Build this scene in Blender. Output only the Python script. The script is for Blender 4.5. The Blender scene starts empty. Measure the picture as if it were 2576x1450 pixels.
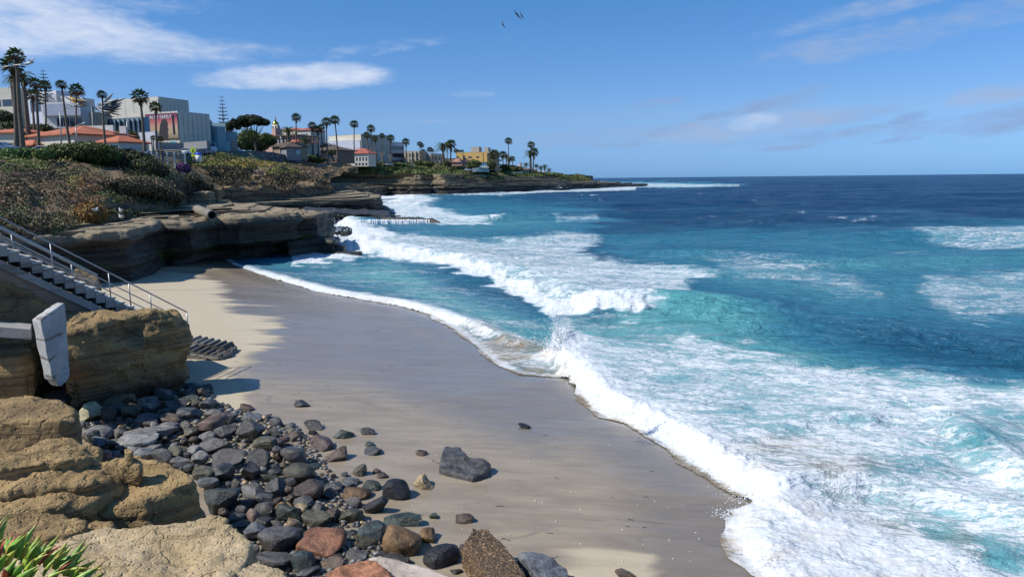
import bpy, bmesh, math, random
import numpy as np
from mathutils import Vector, Matrix

# ------------------------------------------------------------------ camera, world, sun, exposure
S = bpy.context.scene
COL = S.collection
CAMZ = 8.0; FQ = 1839.0; PITCH = math.radians(8.53); ROLL = math.radians(0.575)
_F = np.array([0, math.cos(PITCH), -math.sin(PITCH)])
_R0 = np.array([1.0, 0, 0]); _U0 = np.array([0, math.sin(PITCH), math.cos(PITCH)])
_R = _R0*math.cos(ROLL) - _U0*math.sin(ROLL)
_U = _R0*math.sin(ROLL) + _U0*math.cos(ROLL)
cam_d = bpy.data.cameras.new('camera'); cam = bpy.data.objects.new('camera', cam_d); COL.objects.link(cam)
cam_d.sensor_width = 36.0; cam_d.lens = 36.0*FQ/2576.0
cam_d.clip_start = 0.1; cam_d.clip_end = 60000.0
cam.matrix_world = Matrix(((_R[0], _U[0], -_F[0], 0), (_R[1], _U[1], -_F[1], 0), (_R[2], _U[2], -_F[2], CAMZ), (0, 0, 0, 1)))
S.camera = cam
S.render.engine = 'CYCLES'
S.view_settings.view_transform = 'Standard'; S.view_settings.look = 'None'
S.view_settings.exposure = 0.15; S.view_settings.gamma = 1.0; S.view_settings.use_curve_mapping = False
S.cycles.use_denoising = True
S.cycles.max_bounces = 5; S.cycles.diffuse_bounces = 2; S.cycles.glossy_bounces = 2
S.cycles.transmission_bounces = 2; S.cycles.transparent_max_bounces = 4
S.cycles.caustics_reflective = False; S.cycles.caustics_refractive = False
S.cycles.sample_clamp_indirect = 4.0

SUN_AZ = math.radians(-108.0)   # from +Y towards -X
SUN_EL = math.radians(47.0)
sd = np.array([math.sin(SUN_AZ)*math.cos(SUN_EL), math.cos(SUN_AZ)*math.cos(SUN_EL), math.sin(SUN_EL)])
sun_d = bpy.data.lights.new('sun', 'SUN'); sun_d.energy = 4.4; sun_d.angle = math.radians(0.53); sun_d.color = (1.0, 0.955, 0.89)
sun = bpy.data.objects.new('sun', sun_d); COL.objects.link(sun)
sun.rotation_euler = Vector(sd).to_track_quat('Z', 'Y').to_euler()


class NT:
    """short helper for building node trees"""
    def __init__(s, nt): s.nt = nt
    def n(s, typ, **kw):
        nd = s.nt.nodes.new(typ)
        for k, v in kw.items():
            setattr(nd, k, v)
        return nd
    def link(s, a, b): s.nt.links.new(a, b)
    def val(s, sock, v):
        if hasattr(v, 'bl_rna') or isinstance(v, bpy.types.NodeSocket): s.nt.links.new(v, sock)
        elif isinstance(v, (tuple, list)) and len(v) == 3 and sock.type == 'RGBA': sock.default_value = (*v, 1)
        else: sock.default_value = v
    def m(s, op, a, b=0.5, c=0.0, clamp=False):
        nd = s.n('ShaderNodeMath', operation=op, use_clamp=clamp)
        s.val(nd.inputs[0], a); s.val(nd.inputs[1], b)
        if op in ('MULTIPLY_ADD', 'SMOOTH_MIN', 'SMOOTH_MAX', 'COMPARE', 'WRAP'): s.val(nd.inputs[2], c)
        return nd.outputs[0]
    def mix(s, f, a, b, mode='MIX'):
        nd = s.n('ShaderNodeMix', data_type='RGBA', blend_type=mode)
        s.val(nd.inputs[0], f); s.val(nd.inputs[6], a); s.val(nd.inputs[7], b)
        return nd.outputs[2]
    def mapr(s, v, a, b, c=0.0, d=1.0, smooth=True):
        nd = s.n('ShaderNodeMapRange', interpolation_type='SMOOTHSTEP' if smooth else 'LINEAR')
        s.val(nd.inputs[0], v); s.val(nd.inputs[1], a); s.val(nd.inputs[2], b); s.val(nd.inputs[3], c); s.val(nd.inputs[4], d)
        return nd.outputs[0]
    def noise(s, vec, scale, detail=4, rough=0.55, dist=0.0, out=0):
        nd = s.n('ShaderNodeTexNoise')
        if vec is not None: s.link(vec, nd.inputs['Vector'])
        nd.inputs['Scale'].default_value = scale; nd.inputs['Detail'].default_value = detail
        nd.inputs['Roughness'].default_value = rough; nd.inputs['Distortion'].default_value = dist
        return nd.outputs[out]
    def coord(s, scale=(1, 1, 1), loc=(0, 0, 0), rot=(0, 0, 0), kind='pos'):
        if kind == 'pos': src = s.n('ShaderNodeNewGeometry').outputs['Position']
        elif kind == 'obj': src = s.n('ShaderNodeTexCoord').outputs['Object']
        mp = s.n('ShaderNodeMapping'); s.link(src, mp.inputs[0])
        mp.inputs['Scale'].default_value = scale; mp.inputs['Location'].default_value = loc; mp.inputs['Rotation'].default_value = rot
        return mp.outputs[0]
    def attr(s, name, out='Fac'):
        nd = s.n('ShaderNodeAttribute', attribute_name=name); return nd.outputs[out]
    def bump(s, h, strength=0.5, dist=0.05, normal=None):
        nd = s.n('ShaderNodeBump'); s.val(nd.inputs['Height'], h)
        nd.inputs['Strength'].default_value = strength; nd.inputs['Distance'].default_value = dist
        if normal is not None: s.link(normal, nd.inputs['Normal'])
        return nd.outputs[0]


def new_mat(name):
    m = bpy.data.materials.new(name); m.use_nodes = True
    nt = m.node_tree; nt.nodes.clear()
    T = NT(nt)
    out = T.n('ShaderNodeOutputMaterial'); b = T.n('ShaderNodeBsdfPrincipled')
    T.link(b.outputs[0], out.inputs[0])
    return m, T, b


def setb(T, b, **kw):
    names = dict(color='Base Color', rough='Roughness', normal='Normal', spec='Specular IOR Level', metal='Metallic', ior='IOR', coat='Coat Weight', coatr='Coat Roughness', sub='Subsurface Weight', trans='Transmission Weight')
    for k, v in kw.items(): T.val(b.inputs[names[k]], v)


# world: Nishita sky with thin clouds placed by azimuth / elevation
W = bpy.data.worlds.new('World'); S.world = W; W.use_nodes = True
W.node_tree.nodes.clear(); T = NT(W.node_tree)
wout = T.n('ShaderNodeOutputWorld'); bg = T.n('ShaderNodeBackground'); T.link(bg.outputs[0], wout.inputs[0])
SKY_STR = 0.1
bg.inputs[1].default_value = SKY_STR
sky = T.n('ShaderNodeTexSky', sky_type='NISHITA'); sky.sun_disc = False
sky.sun_elevation = SUN_EL; sky.sun_rotation = SUN_AZ; sky.altitude = 0; sky.air_density = 1.0; sky.dust_density = 0.25; sky.ozone_density = 4.0
tc = T.n('ShaderNodeTexCoord'); sep = T.n('ShaderNodeSeparateXYZ'); T.link(tc.outputs['Generated'], sep.inputs[0])
az = T.m('ARCTAN2', sep.outputs[0], sep.outputs[1]); el = T.m('ARCSINE', sep.outputs[2])


def q_dir(xq, yq):
    u = (xq-1288.0)/FQ; v = -(yq-725.0)/FQ
    d = _F + u*_R + v*_U
    return d/np.linalg.norm(d)


def q_azel(xq, yq):
    d = q_dir(xq, yq); return math.atan2(d[0], d[1]), math.asin(d[2])


comb = T.n('ShaderNodeCombineXYZ'); T.val(comb.inputs[0], az); T.val(comb.inputs[1], T.m('MULTIPLY', el, 3.2)); comb.inputs[2].default_value = 0
cn1 = T.noise(comb.outputs[0], 9.0, 5, 0.55, 0.35)
cn2 = T.noise(comb.outputs[0], 30.0, 4, 0.6, 0.4)
cn = T.m('ADD', T.m('MULTIPLY', cn1, 0.55), T.m('MULTIPLY', cn2, 0.45))
ramp = T.n('ShaderNodeValToRGB'); T.link(el, ramp.inputs[0])
for i, (p_, c_) in enumerate([(0.0, (.29, .62, 1.42)), (.03, (.39, .66, 1.28)), (.08, (.55, .74, 1.12)), (.23, (.44, .80, 1.13)), (.8, (.5, .85, 1.1))]):
    e_ = ramp.color_ramp.elements[i] if i < 2 else ramp.color_ramp.elements.new(p_)
    e_.position = p_; e_.color = (*c_, 1)
base = ramp.outputs[0]
skyc = T.mix(1.0, sky.outputs[0], base, 'MULTIPLY')
CL = [  # q centre x, y, rx, ry, tilt, density, whiteness
    (60, 40, 420, 85, -0.12, 1.15, .95), (330, 105, 300, 45, -0.1, 0.95, .85), (20, 70, 200, 80, 0, 1.1, 1), (560, 122, 200, 26, 0, .6, .7), (330, 20, 220, 30, .1, .6, .7),
    (760, 192, 235, 34, 0.05, 1.15, 1.05), (650, 212, 150, 14, 0.03, .9, 1), (940, 122, 180, 20, 0.12, .5, .85), (1190, 236, 70, 10, 0, .5, .8),
    (700, 165, 170, 12, 0.0, .35, .8), (1100, 307, 110, 8, 0, .35, .55),
    (1310, 82, 90, 16, 0.2, .3, .75), (1890, 318, 290, 34, 0.1, .95, .30), (1895, 308, 75, 22, 0.1, .95, .72), (2070, 300, 250, 26, 0.12, .85, .15), (1500, 345, 230, 28, 0.04, .8, .18),
    (1960, 255, 130, 26, 0.2, .75, .12), (2380, 235, 60, 0.1, 0.1, .0, .5), (2500, 238, 150, 28, 0.12, .95, .30), (2530, 300, 170, 40, 0.2, .9, .08), (2310, 320, 110, 24, .1, .75, .08),
    (2250, 90, 460, 46, 0.12, .7, .30), (2200, 20, 320, 30, 0.15, .65, .40), (2000, 345, 380, 22, 0.03, .65, .08), (1650, 260, 80, 14, 0.1, .6, .15), (1700, 330, 110, 20, .12, .95, .12), (1800, 292, 60, 12, .1, .9, .05), (2160, 330, 90, 16, .1, .95, .1), (2290, 296, 60, 16, .2, .95, .05), (2430, 318, 90, 18, .15, .95, .1), (1560, 362, 120, 12, .02, .9, .1), (1970, 372, 90, 9, .05, .85, .1), (2260, 352, 70, 9, .1, .85, .05), (1930, 262, 80, 16, .3, .95, .1)]
mask = None; white = None
for (x, y, rx, ry, tilt, dn, wh) in CL:
    if dn <= 0: continue
    a0, e0 = q_azel(x, y); a1, e1 = q_azel(x+rx, y); a2, e2 = q_azel(x, y-ry)
    ra = abs(a1-a0); re = max(abs(e2-e0), 1e-3)
    da = T.m('SUBTRACT', az, a0); de = T.m('SUBTRACT', el, e0)
    de2 = T.m('SUBTRACT', de, T.m('MULTIPLY', da, tilt))
    r2 = T.m('ADD', T.m('POWER', T.m('ABSOLUTE', T.m('DIVIDE', da, ra)), 2.0), T.m('POWER', T.m('ABSOLUTE', T.m('DIVIDE', de2, re)), 2.0))
    f = T.m('MULTIPLY', T.mapr(r2, 1.9, 0.0), dn)
    w = T.m('MULTIPLY', f, wh)
    mask = f if mask is None else T.m('MAXIMUM', mask, f)
    white = w if white is None else T.m('MAXIMUM', white, w)
thr = T.mapr(T.m('ADD', T.m('MULTIPLY', mask, 0.42), cn), 0.56, 1.16, 0.0, 0.95)
thr = T.m('MULTIPLY', thr, T.mapr(mask, 0.02, 0.35))
far = T.m('MULTIPLY', T.mapr(T.noise(comb.outputs[0], 5.0, 5, 0.6, 0.3), 0.55, 0.85, 0, 0.35), T.mapr(el, 0.02, 0.6))
thr = T.m('MAXIMUM', thr, far)
whn = T.m('DIVIDE', white, T.m('MAXIMUM', mask, 0.05))
CW = (6.4, 7.1, 8.5); CD = (2.0, 3.05, 5.25)
skyf = T.mix(thr, skyc, T.mix(whn, CD, CW))
T.link(skyf, bg.inputs[0])

# ------------------------------------------------------------------ geometry helpers


def PZ(xq, yq, z):
    """world point where the sight line of photograph point (xq, yq) meets height z"""
    d = _F + (xq-1288.0)/FQ*_R - (yq-725.0)/FQ*_U
    t = (z-CAMZ)/d[2]
    return np.array([d[0]*t, d[1]*t, z])


def PD(xq, yq, dep):
    """world point at forward distance dep (along +Y) on the sight line"""
    d = _F + (xq-1288.0)/FQ*_R - (yq-725.0)/FQ*_U
    t = dep/d[1]
    return np.array([d[0]*t, dep, CAMZ+d[2]*t])


def proj(x, y, z):
    p0 = np.asarray(x, float); p1 = np.asarray(y, float); p2 = np.asarray(z, float)-CAMZ
    c = np.maximum(p0*_F[0]+p1*_F[1]+p2*_F[2], 0.05)
    u = (p0*_R[0]+p1*_R[1]+p2*_R[2])/c; v = (p0*_U[0]+p1*_U[1]+p2*_U[2])/c
    return 1288+u*FQ, 725-v*FQ


def _hash(ix, iy, iz, seed):
    h = (ix.astype(np.uint32)*np.uint32(374761393) + iy.astype(np.uint32)*np.uint32(668265263) + iz.astype(np.uint32)*np.uint32(2147483647) + np.uint32((seed*974634777) & 0xffffffff))
    h = (h ^ (h >> np.uint32(13)))*np.uint32(1274126177)
    h = h ^ (h >> np.uint32(16)); h = h*np.uint32(2246822519); h = h ^ (h >> np.uint32(15))
    return (h & np.uint32(0xffffff)).astype(np.float32)/np.float32(0xffffff)


def vnoise(x, y, z, seed=0):
    """value noise in -1..1"""
    x = np.asarray(x, np.float32); y = np.asarray(y, np.float32)+0*x; z = np.asarray(z, np.float32)+0*x
    fx = np.floor(x); fy = np.floor(y); fz = np.floor(z)
    ix = fx.astype(np.int64); iy = fy.astype(np.int64); iz = fz.astype(np.int64)
    tx = x-fx; ty = y-fy; tz = z-fz
    tx = tx*tx*tx*(tx*(tx*6-15)+10); ty = ty*ty*ty*(ty*(ty*6-15)+10); tz = tz*tz*tz*(tz*(tz*6-15)+10)
    def h(a, b, c): return _hash(ix+a, iy+b, iz+c, seed)
    v = 0
    for a, wa in ((0, 1-tx), (1, tx)):
        for b, wb in ((0, 1-ty), (1, ty)):
            v = v + wa*wb*((1-tz)*h(a, b, 0)+tz*h(a, b, 1))
    return v*2-1


def fbm(x, y, z, seed=0, octv=4, gain=0.5, lac=2.03, ridged=False):
    a = 1.0; s = 0; tot = 0
    x = np.asarray(x, float); y = np.asarray(y, float)+0*x; z = np.asarray(z, float)+0*x
    for o in range(octv):
        n = vnoise(x, y, z, seed+o*17)
        if ridged: n = 1-2*np.abs(n)
        s = s+a*n; tot += a; a *= gain
        x = x*lac+3.1; y = y*lac+1.7; z = z*lac+5.3
    return s/tot


def sstep(a, b, x):
    t = np.clip((x-a)/(b-a), 0, 1); return t*t*(3-2*t)


def mesh_from(name, verts, faces, mat=None, smooth=True, attrs=None, parent=None):
    """faces: (n,3) or (n,4) int array, or a list of tuples"""
    me = bpy.data.meshes.new(name)
    verts = np.asarray(verts, np.float32)
    if isinstance(faces, np.ndarray):
        n, k = faces.shape
        me.vertices.add(len(verts)); me.vertices.foreach_set('co', verts.ravel())
        me.loops.add(n*k); me.loops.foreach_set('vertex_index', faces.astype(np.int32).ravel())
        me.polygons.add(n); me.polygons.foreach_set('loop_start', np.arange(0, n*k, k, dtype=np.int32))
        me.update(calc_edges=True)
    else:
        me.from_pydata([tuple(map(float, v)) for v in verts], [], faces)
    if attrs:
        for an, av in attrs.items():
            av = np.asarray(av, np.float32)
            if av.ndim == 1:
                at = me.attributes.new(an, 'FLOAT', 'POINT'); at.data.foreach_set('value', av)
            else:
                if av.shape[1] == 3: av = np.hstack([av, np.ones((len(av), 1), np.float32)])
                at = me.attributes.new(an, 'FLOAT_COLOR', 'POINT'); at.data.foreach_set('color', av.ravel())
    if smooth: me.polygons.foreach_set('use_smooth', np.ones(len(me.polygons), bool))
    if mat is not None: me.materials.append(mat)
    me.update()
    o = bpy.data.objects.new(name, me); COL.objects.link(o)
    if parent is not None: o.parent = parent
    return o


def tag(o, label=None, cat=None, group=None, kind=None):
    if label: o['label'] = label
    if cat: o['category'] = cat
    if group: o['group'] = group
    if kind: o['kind'] = kind
    return o


def empty(name, loc=(0, 0, 0), rz=0.0, label=None, cat=None, group=None):
    o = bpy.data.objects.new(name, None); COL.objects.link(o); o.location = tuple(map(float, loc)); o.rotation_euler = (0, 0, rz)
    o.empty_display_size = 0.3
    return tag(o, label, cat, group)


def grid_faces(nr, nc):
    i = np.arange(nr-1)[:, None]*nc+np.arange(nc-1)[None, :]
    return np.stack([i, i+1, i+nc+1, i+nc], -1).reshape(-1, 4)


def seg_dist(px, py, poly, closed=False):
    """unsigned distance to a polyline plus side sign, parameter of the nearest point along it"""
    P = np.asarray(poly, float)
    if closed: P = np.vstack([P, P[:1]])
    best = np.full(px.shape, 1e18); side = np.zeros(px.shape); par = np.zeros(px.shape); cb = np.zeros(px.shape)
    L = 0.0
    for k in range(len(P)-1):
        ax, ay = P[k][:2]; bx, by = P[k+1][:2]; dx = bx-ax; dy = by-ay; l2 = dx*dx+dy*dy+1e-12
        t = np.clip(((px-ax)*dx+(py-ay)*dy)/l2, 0, 1)
        ex = px-(ax+t*dx); ey = py-(ay+t*dy); d2 = ex*ex+ey*ey
        c = dx*(py-ay)-dy*(px-ax)
        cn = np.abs(c)/math.sqrt(l2)
        m = (d2 < best-1e-7) | ((d2 < best+1e-7) & (cn > cb))
        cb = np.where(m, cn, cb)
        best = np.where(m, d2, best); side = np.where(m, np.sign(c), side); par = np.where(m, k+t, par)
    return np.sqrt(best), side, par


def inpoly(px, py, poly):
    P = np.asarray(poly, float); n = len(P); ins = np.zeros(px.shape, bool); j = n-1
    for i in range(n):
        xi, yi = P[i][:2]; xj, yj = P[j][:2]
        c = ((yi > py) != (yj > py)) & (px < (xj-xi)*(py-yi)/(yj-yi+1e-12)+xi)
        ins ^= c; j = i
    return ins


def sdpoly(px, py, poly):
    d, _, _ = seg_dist(px, py, poly, True)
    return np.where(inpoly(px, py, poly), d, -d)

# ------------------------------------------------------------------ shoreline, sand height
SHQ = [(600, 672), (650, 690), (700, 706), (800, 735), (900, 752), (1000, 770), (1080, 792), (1140, 830), (1200, 876), (1250, 922), (1310, 942), (1420, 952),
       (1500, 1045), (1570, 1067), (1640, 1111), (1700, 1151), (1760, 1190), (1830, 1240), (1880, 1262), (1830, 1285), (1815, 1330), (1850, 1400), (1890, 1450), (1930, 1560)]
SHW = [PZ(x, y, 0.25)[:2] for x, y in SHQ]
SHW = [(-60.0, 105.0), (-38, 84), (-30.5, 75.5)] + [tuple(p) for p in SHW] + [(4.0, 6.0), (6.0, -30.0)]
SEAPOLY = SHW + [(400, -30), (400, 400), (-60, 400)]


def shore_s(x, y):
    """signed distance to the water's edge, positive to seaward"""
    d, side, _ = seg_dist(x, y, SHW)
    return np.where(side > 0, d, -d)   # the sea lies to the left of the travel direction


def sand_z(x, y):
    x = np.asarray(x, float); y = np.asarray(y, float)
    s = -shore_s(x, y)
    z = 0.25+np.where(s > 0, 0.05*s*np.exp(-s/45.0)+0.02*np.minimum(s, 20), 0.16*s)
    z = z+0.02*vnoise(x*0.35, y*0.35, 0, 5)*sstep(0, 3, s)
    return np.maximum(z, -1.5)


def sz(x, y): return float(sand_z(np.array([x]), np.array([y]))[0])


def PGV(xq, yq):
    xq = np.asarray(xq, float); yq = np.asarray(yq, float)
    d = _F[:, None]+(xq-1288.0)/FQ*_R[:, None]-(yq-725.0)/FQ*_U[:, None]
    z = np.full(xq.shape, .9)
    for _ in range(8):
        t = (z-CAMZ)/d[2]; z = .4*z+.6*sand_z(d[0]*t, d[1]*t)
    t = (z-CAMZ)/d[2]
    return np.stack([d[0]*t, d[1]*t, z], -1)


def PG(xq, yq, dz=0.0):
    """point of the beach seen at (xq, yq), dz above the sand"""
    z = 0.9
    for _ in range(5):
        p = PZ(xq, yq, z+dz); z = 0.3*z+0.7*sz(p[0], p[1])
    return PZ(xq, yq, z+dz)

# ------------------------------------------------------------------ materials: sand, sea
m_sand, T, b = new_mat('beach_sand')
wet = T.attr('wet'); film = T.attr('film')
c = T.coord((0.55, 2.2, 1)); n1 = T.noise(c, 1.0, 5, 0.6, 0.4)
c2 = T.coord((1, 1, 1)); n2 = T.noise(c2, 60, 3, 0.7)
c3 = T.coord((0.10, 0.55, 1), rot=(0, 0, 0.12)); n3 = T.noise(c3, 1.0, 6, 0.6, 0.8)
wf = T.mapr(T.m('ADD', wet, T.m('MULTIPLY', T.m('SUBTRACT', n3, 0.5), 1.15)), 0.36, 0.64)
dry = T.mix(n1, (0.50, 0.42, 0.285), (0.60, 0.515, 0.37))
wetc = T.mix(T.mapr(n1, 0.3, 0.7), (0.29, 0.235, 0.165), (0.40, 0.33, 0.235))
wetc = T.mix(T.mapr(n3, 0.5, 0.72, 0, 0.6), wetc, (0.40, 0.325, 0.22))
wetc = T.mix(T.mapr(film, 0, 1, 0, 0.55), wetc, (0.19, 0.158, 0.12))
sl = T.noise(T.coord((0.09, 0.42, 1), rot=(0, 0, -0.18)), 1.0, 3, 0.5, 1.4)
ln = T.mapr(T.m('ABSOLUTE', T.m('SUBTRACT', sl, 0.5)), 0.0, 0.012, 1.0, 0.0)
ln = T.m('MULTIPLY', ln, T.mapr(n1, .4, .6))
wetc = T.mix(T.m('MULTIPLY', ln, 0.45), wetc, (0.11, 0.088, 0.065))
rip = T.n('ShaderNodeTexWave', wave_type='BANDS', bands_direction='X'); T.link(T.coord((1, .5, 1), rot=(0, 0, .5)), rip.inputs[0]); rip.inputs['Scale'].default_value = 2.6; rip.inputs['Distortion'].default_value = 5; rip.inputs['Detail'].default_value = 2
ripm = T.m('MULTIPLY', T.mapr(n3, .42, .6), wf)
col = T.mix(wf, dry, wetc)
col = T.mix(T.mapr(n2, 0.3, 0.75, 0, 0.28), col, (0.1, 0.085, 0.07))
rgh = T.mapr(wf, 0, 1, 0.85, 0.34); rgh = T.m('SUBTRACT', rgh, T.m('MULTIPLY', T.m('MULTIPLY', film, wf), T.mapr(n3, 0.35, 0.65, 0.08, 0.20)))
bmp = T.bump(T.m('ADD', T.m('ADD', T.m('MULTIPLY', n1, 0.6), T.m('MULTIPLY', n2, 0.16)), T.m('SUBTRACT', T.m('MULTIPLY', T.m('MULTIPLY', rip.outputs[1], ripm), .09), T.m('MULTIPLY', ln, .35))), 0.36, 0.035)
setb(T, b, color=col, rough=rgh, normal=bmp, spec=T.mapr(film, 0, 1, 0.38, 0.95))

m_sea, T, b = new_mat('sea_water')
foamd = T.attr('foam'); turq = T.attr('turq'); sandy = T.attr('sandy'); hgt = T.attr('crest')
P = T.coord((1, 1, 1)); PS = T.coord((0.6, 1.25, 1.0), rot=(0, 0, 0.1))
warp = T.noise(PS, 0.7, 3, 0.5, out=1)
vw = T.n('ShaderNodeVectorMath', operation='MULTIPLY_ADD'); T.link(warp, vw.inputs[0]); vw.inputs[1].default_value = (1.1, 0.8, 1.1); T.link(PS, vw.inputs[2])
r1 = T.noise(vw.outputs[0], 1.5, 6, 0.62, 0.6)
r2 = T.noise(vw.outputs[0], 5.5, 4, 0.6, 0.5)
r0 = T.noise(T.coord((0.10, 0.32, 1), rot=(0, 0, 0.15)), 1.0, 5, 0.6, 0.6)
rid1 = T.m('SUBTRACT', 1.0, T.m('MULTIPLY', T.m('ABSOLUTE', T.m('SUBTRACT', r1, 0.5)), 11.0), clamp=True)
rid2 = T.m('SUBTRACT', 1.0, T.m('MULTIPLY', T.m('ABSOLUTE', T.m('SUBTRACT', r2, 0.5)), 8.0), clamp=True)
r3 = T.noise(vw.outputs[0], 0.55, 5, 0.6, 1.0); rid3 = T.m('SUBTRACT', 1.0, T.m('MULTIPLY', T.m('ABSOLUTE', T.m('SUBTRACT', r3, 0.5)), 12.0), clamp=True)
lace = T.m('ADD', T.m('MULTIPLY', rid3, 0.22), T.m('ADD', T.m('MULTIPLY', rid1, 0.42), T.m('MULTIPLY', rid2, 0.34)))
lace = T.m('ADD', lace, T.m('MULTIPLY', T.m('SUBTRACT', r0, 0.5), 1.1))
lace = T.m('ADD', lace, T.m('MULTIPLY', T.m('SUBTRACT', r3, 0.5), 1.0))
fm = T.mapr(T.m('ADD', T.m('MULTIPLY', foamd, 1.34), lace), 0.74, 1.48)
fm = T.m('MULTIPLY', fm, T.mapr(foamd, 0.01, 0.10))
dens = T.mapr(foamd, 0.12, 0.80, 0, 0.85)                      # milky, aerated water under dense foam
deepn = T.noise(T.coord((0.012, 0.05, 1)), 1.0, 4, 0.6)
deep = T.mix(deepn, (0.004, 0.028, 0.080), (0.010, 0.062, 0.140))
mid = T.mix(T.mapr(turq, 0.0, 0.5), deep, (0.034, 0.172, 0.262))
tq = T.mix(T.mapr(turq, 0.45, 0.85), mid, (0.095, 0.315, 0.350))
tq = T.mix(T.m('MULTIPLY', hgt, 0.8), tq, (0.085, 0.335, 0.355))
wcol = T.mix(dens, tq, (0.34, 0.545, 0.57))
browny = T.mix(r2, (0.20, 0.155, 0.10), (0.34, 0.275, 0.19))
wcol = T.mix(sandy, wcol, browny)
fcol = T.mix(T.mapr(r2, 0.3, 0.7, 0, 1), (0.60, 0.66, 0.70), (0.79, 0.81, 0.82))
fcol = T.mix(T.m('MULTIPLY', sandy, T.mapr(r1, 0.35, 0.6, 0.75, 0.1)), fcol, (0.55, 0.46, 0.34))
col = T.mix(fm, wcol, fcol)
w1 = T.noise(T.coord((0.55, 1.3, 1)), 1.0, 5, 0.62, 0.5)
w2 = T.noise(T.coord((0.10, 0.27, 1), rot=(0, 0, 0.1)), 1.0, 4, 0.55, 0.3)
w3 = T.noise(T.coord((3.0, 5.0, 1)), 1.0, 3, 0.6, 0.4)
w4 = T.noise(T.coord((0.022, 0.06, 1), rot=(0, 0, -.1)), 1.0, 5, .6, .4)
hh = T.m('ADD', T.m('ADD', T.m('MULTIPLY', w4, 5.0), T.m('MULTIPLY', w1, 1.0)), T.m('ADD', T.m('MULTIPLY', w2, 1.8), T.m('MULTIPLY', w3, 0.16)))
bw = T.bump(hh, 0.95, 0.95)
bwd = T.bump(T.m('ADD', T.m('MULTIPLY', w1, 1.0), T.m('ADD', T.m('MULTIPLY', w2, 1.5), T.m('MULTIPLY', w4, 2.2))), 0.5, 0.7)
bwd.node.inputs['Strength'].default_value = 1.0; T.link(T.mapr(foamd, .05, .5, .95, .42), bwd.node.inputs['Strength'])
bf = T.bump(T.m('ADD', T.m('MULTIPLY', fm, 0.8), T.m('ADD', T.m('MULTIPLY', r2, .8), r1)), 0.6, 0.075, bwd)
setb(T, b, color=col, rough=0.8, normal=bf, spec=0.0)
# sky reflection, limited at grazing angles because wave slopes turn towards the viewer
fr = T.n('ShaderNodeFresnel'); fr.inputs['IOR'].default_value = 1.333; T.link(bw, fr.inputs['Normal'])
gl = T.n('ShaderNodeBsdfGlossy'); gl.inputs['Roughness'].default_value = 0.16; T.link(bw, gl.inputs['Normal']); gl.inputs['Color'].default_value = (1, 1, 1, 1)
mxs = T.n('ShaderNodeMixShader'); chop = T.m('ADD', T.m('MULTIPLY', T.noise(T.coord((0.22, 0.9, 1), rot=(0, 0, .08)), 1.0, 5, .65, .4), .6), T.m('MULTIPLY', T.noise(T.coord((0.03, 0.15, 1), rot=(0, 0, -.05)), 1.0, 5, .65, .3), .4))
grp = T.m('ADD', T.m('MULTIPLY', T.noise(T.coord((0.012, 0.035, 1), rot=(0, 0, .05)), 1.0, 6, .72, .2), .55), T.m('MULTIPLY', T.noise(T.coord((0.004, 0.010, 1), rot=(0, 0, -.04)), 1.0, 6, .75, .2), .45))
chop = T.m('ADD', T.m('MULTIPLY', chop, .5), T.m('MULTIPLY', grp, .5))
cap = T.mapr(chop, .43, .57, .03, .62)
fac = T.m('MULTIPLY', T.m('MINIMUM', fr.outputs[0], cap), T.mapr(fm, 0, 1, 1.0, 0.12)); T.link(fac, mxs.inputs[0])
T.link(b.outputs[0], mxs.inputs[1]); T.link(gl.outputs[0], mxs.inputs[2])
T.link(mxs.outputs[0], [n for n in T.nt.nodes if n.type == 'OUTPUT_MATERIAL'][0].inputs[0])

# ------------------------------------------------------------------ sand
def build_sand():
    t = np.concatenate([np.linspace(-2.6, -0.80, 26)[:-1], np.linspace(-0.80, 0.62, 560), np.linspace(0.62, 1.5, 14)[1:]])
    k = np.concatenate([np.arange(4000, 1700, -120), np.arange(1700, 150, -3.2)])
    Y = FQ*7.2/k
    X, YY = np.meshgrid(t, Y); X = X*YY
    z = sand_z(X.ravel(), YY.ravel()).reshape(X.shape)
    s = -shore_s(X.ravel(), YY.ravel()).reshape(X.shape)
    z = z+0.012*fbm(X*1.2, YY*4.0, 0, 3, 3)*sstep(0.3, 2, s)
    xq, yq = proj(X, YY, z)
    # dry sand: a lens under the stairs and along the foot of the cliff, and pale drifts between the cobbles
    dryp = [(240, 668), (330, 672), (440, 682), (510, 715), (555, 760), (600, 800), (680, 830), (650, 865), (580, 900), (540, 960), (535, 1000), (430, 985), (300, 900), (150, 760)]
    d = sdpoly(xq, yq, dryp)
    wet = 1-sstep(-130, 90, d+30*fbm(X*.25, YY*.25, 0, 81, 3))
    d2 = sdpoly(xq, yq, [(540, 960), (620, 1010), (700, 1080), (800, 1150), (840, 1230), (880, 1290), (1000, 1360), (1180, 1400), (1500, 1392), (1700, 1400), (1700, 1600), (500, 1600), (500, 1000)])
    wet = wet-0.40*sstep(-150, 90, d2)
    d3 = sdpoly(xq, yq, [(1300, 1440), (1480, 1385), (1640, 1405), (1760, 1460), (1800, 1600), (1300, 1600)])
    wet = wet-0.40*sstep(-60, 60, d3)
    wet = np.clip(np.maximum(wet, 1.15*(1-sstep(0.5, 3.0, s))), 0, 1.2)
    film = sstep(-60, 60, sdpoly(xq, yq, [(520, 690), (900, 760), (1130, 850), (1400, 1000), (1560, 1090), (1350, 1130), (1100, 1030), (900, 960), (640, 940), (600, 840)]))
    film = np.maximum(film, 1-sstep(0.5, 3.5, s))
    sh = X.shape
    V = np.stack([X, YY, z], -1).reshape(-1, 3)
    o = mesh_from('beach_sand', V, grid_faces(*sh), m_sand, True, {'wet': wet.ravel(), 'film': film.ravel()})
    tag(o, kind='structure')
build_sand()

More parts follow.
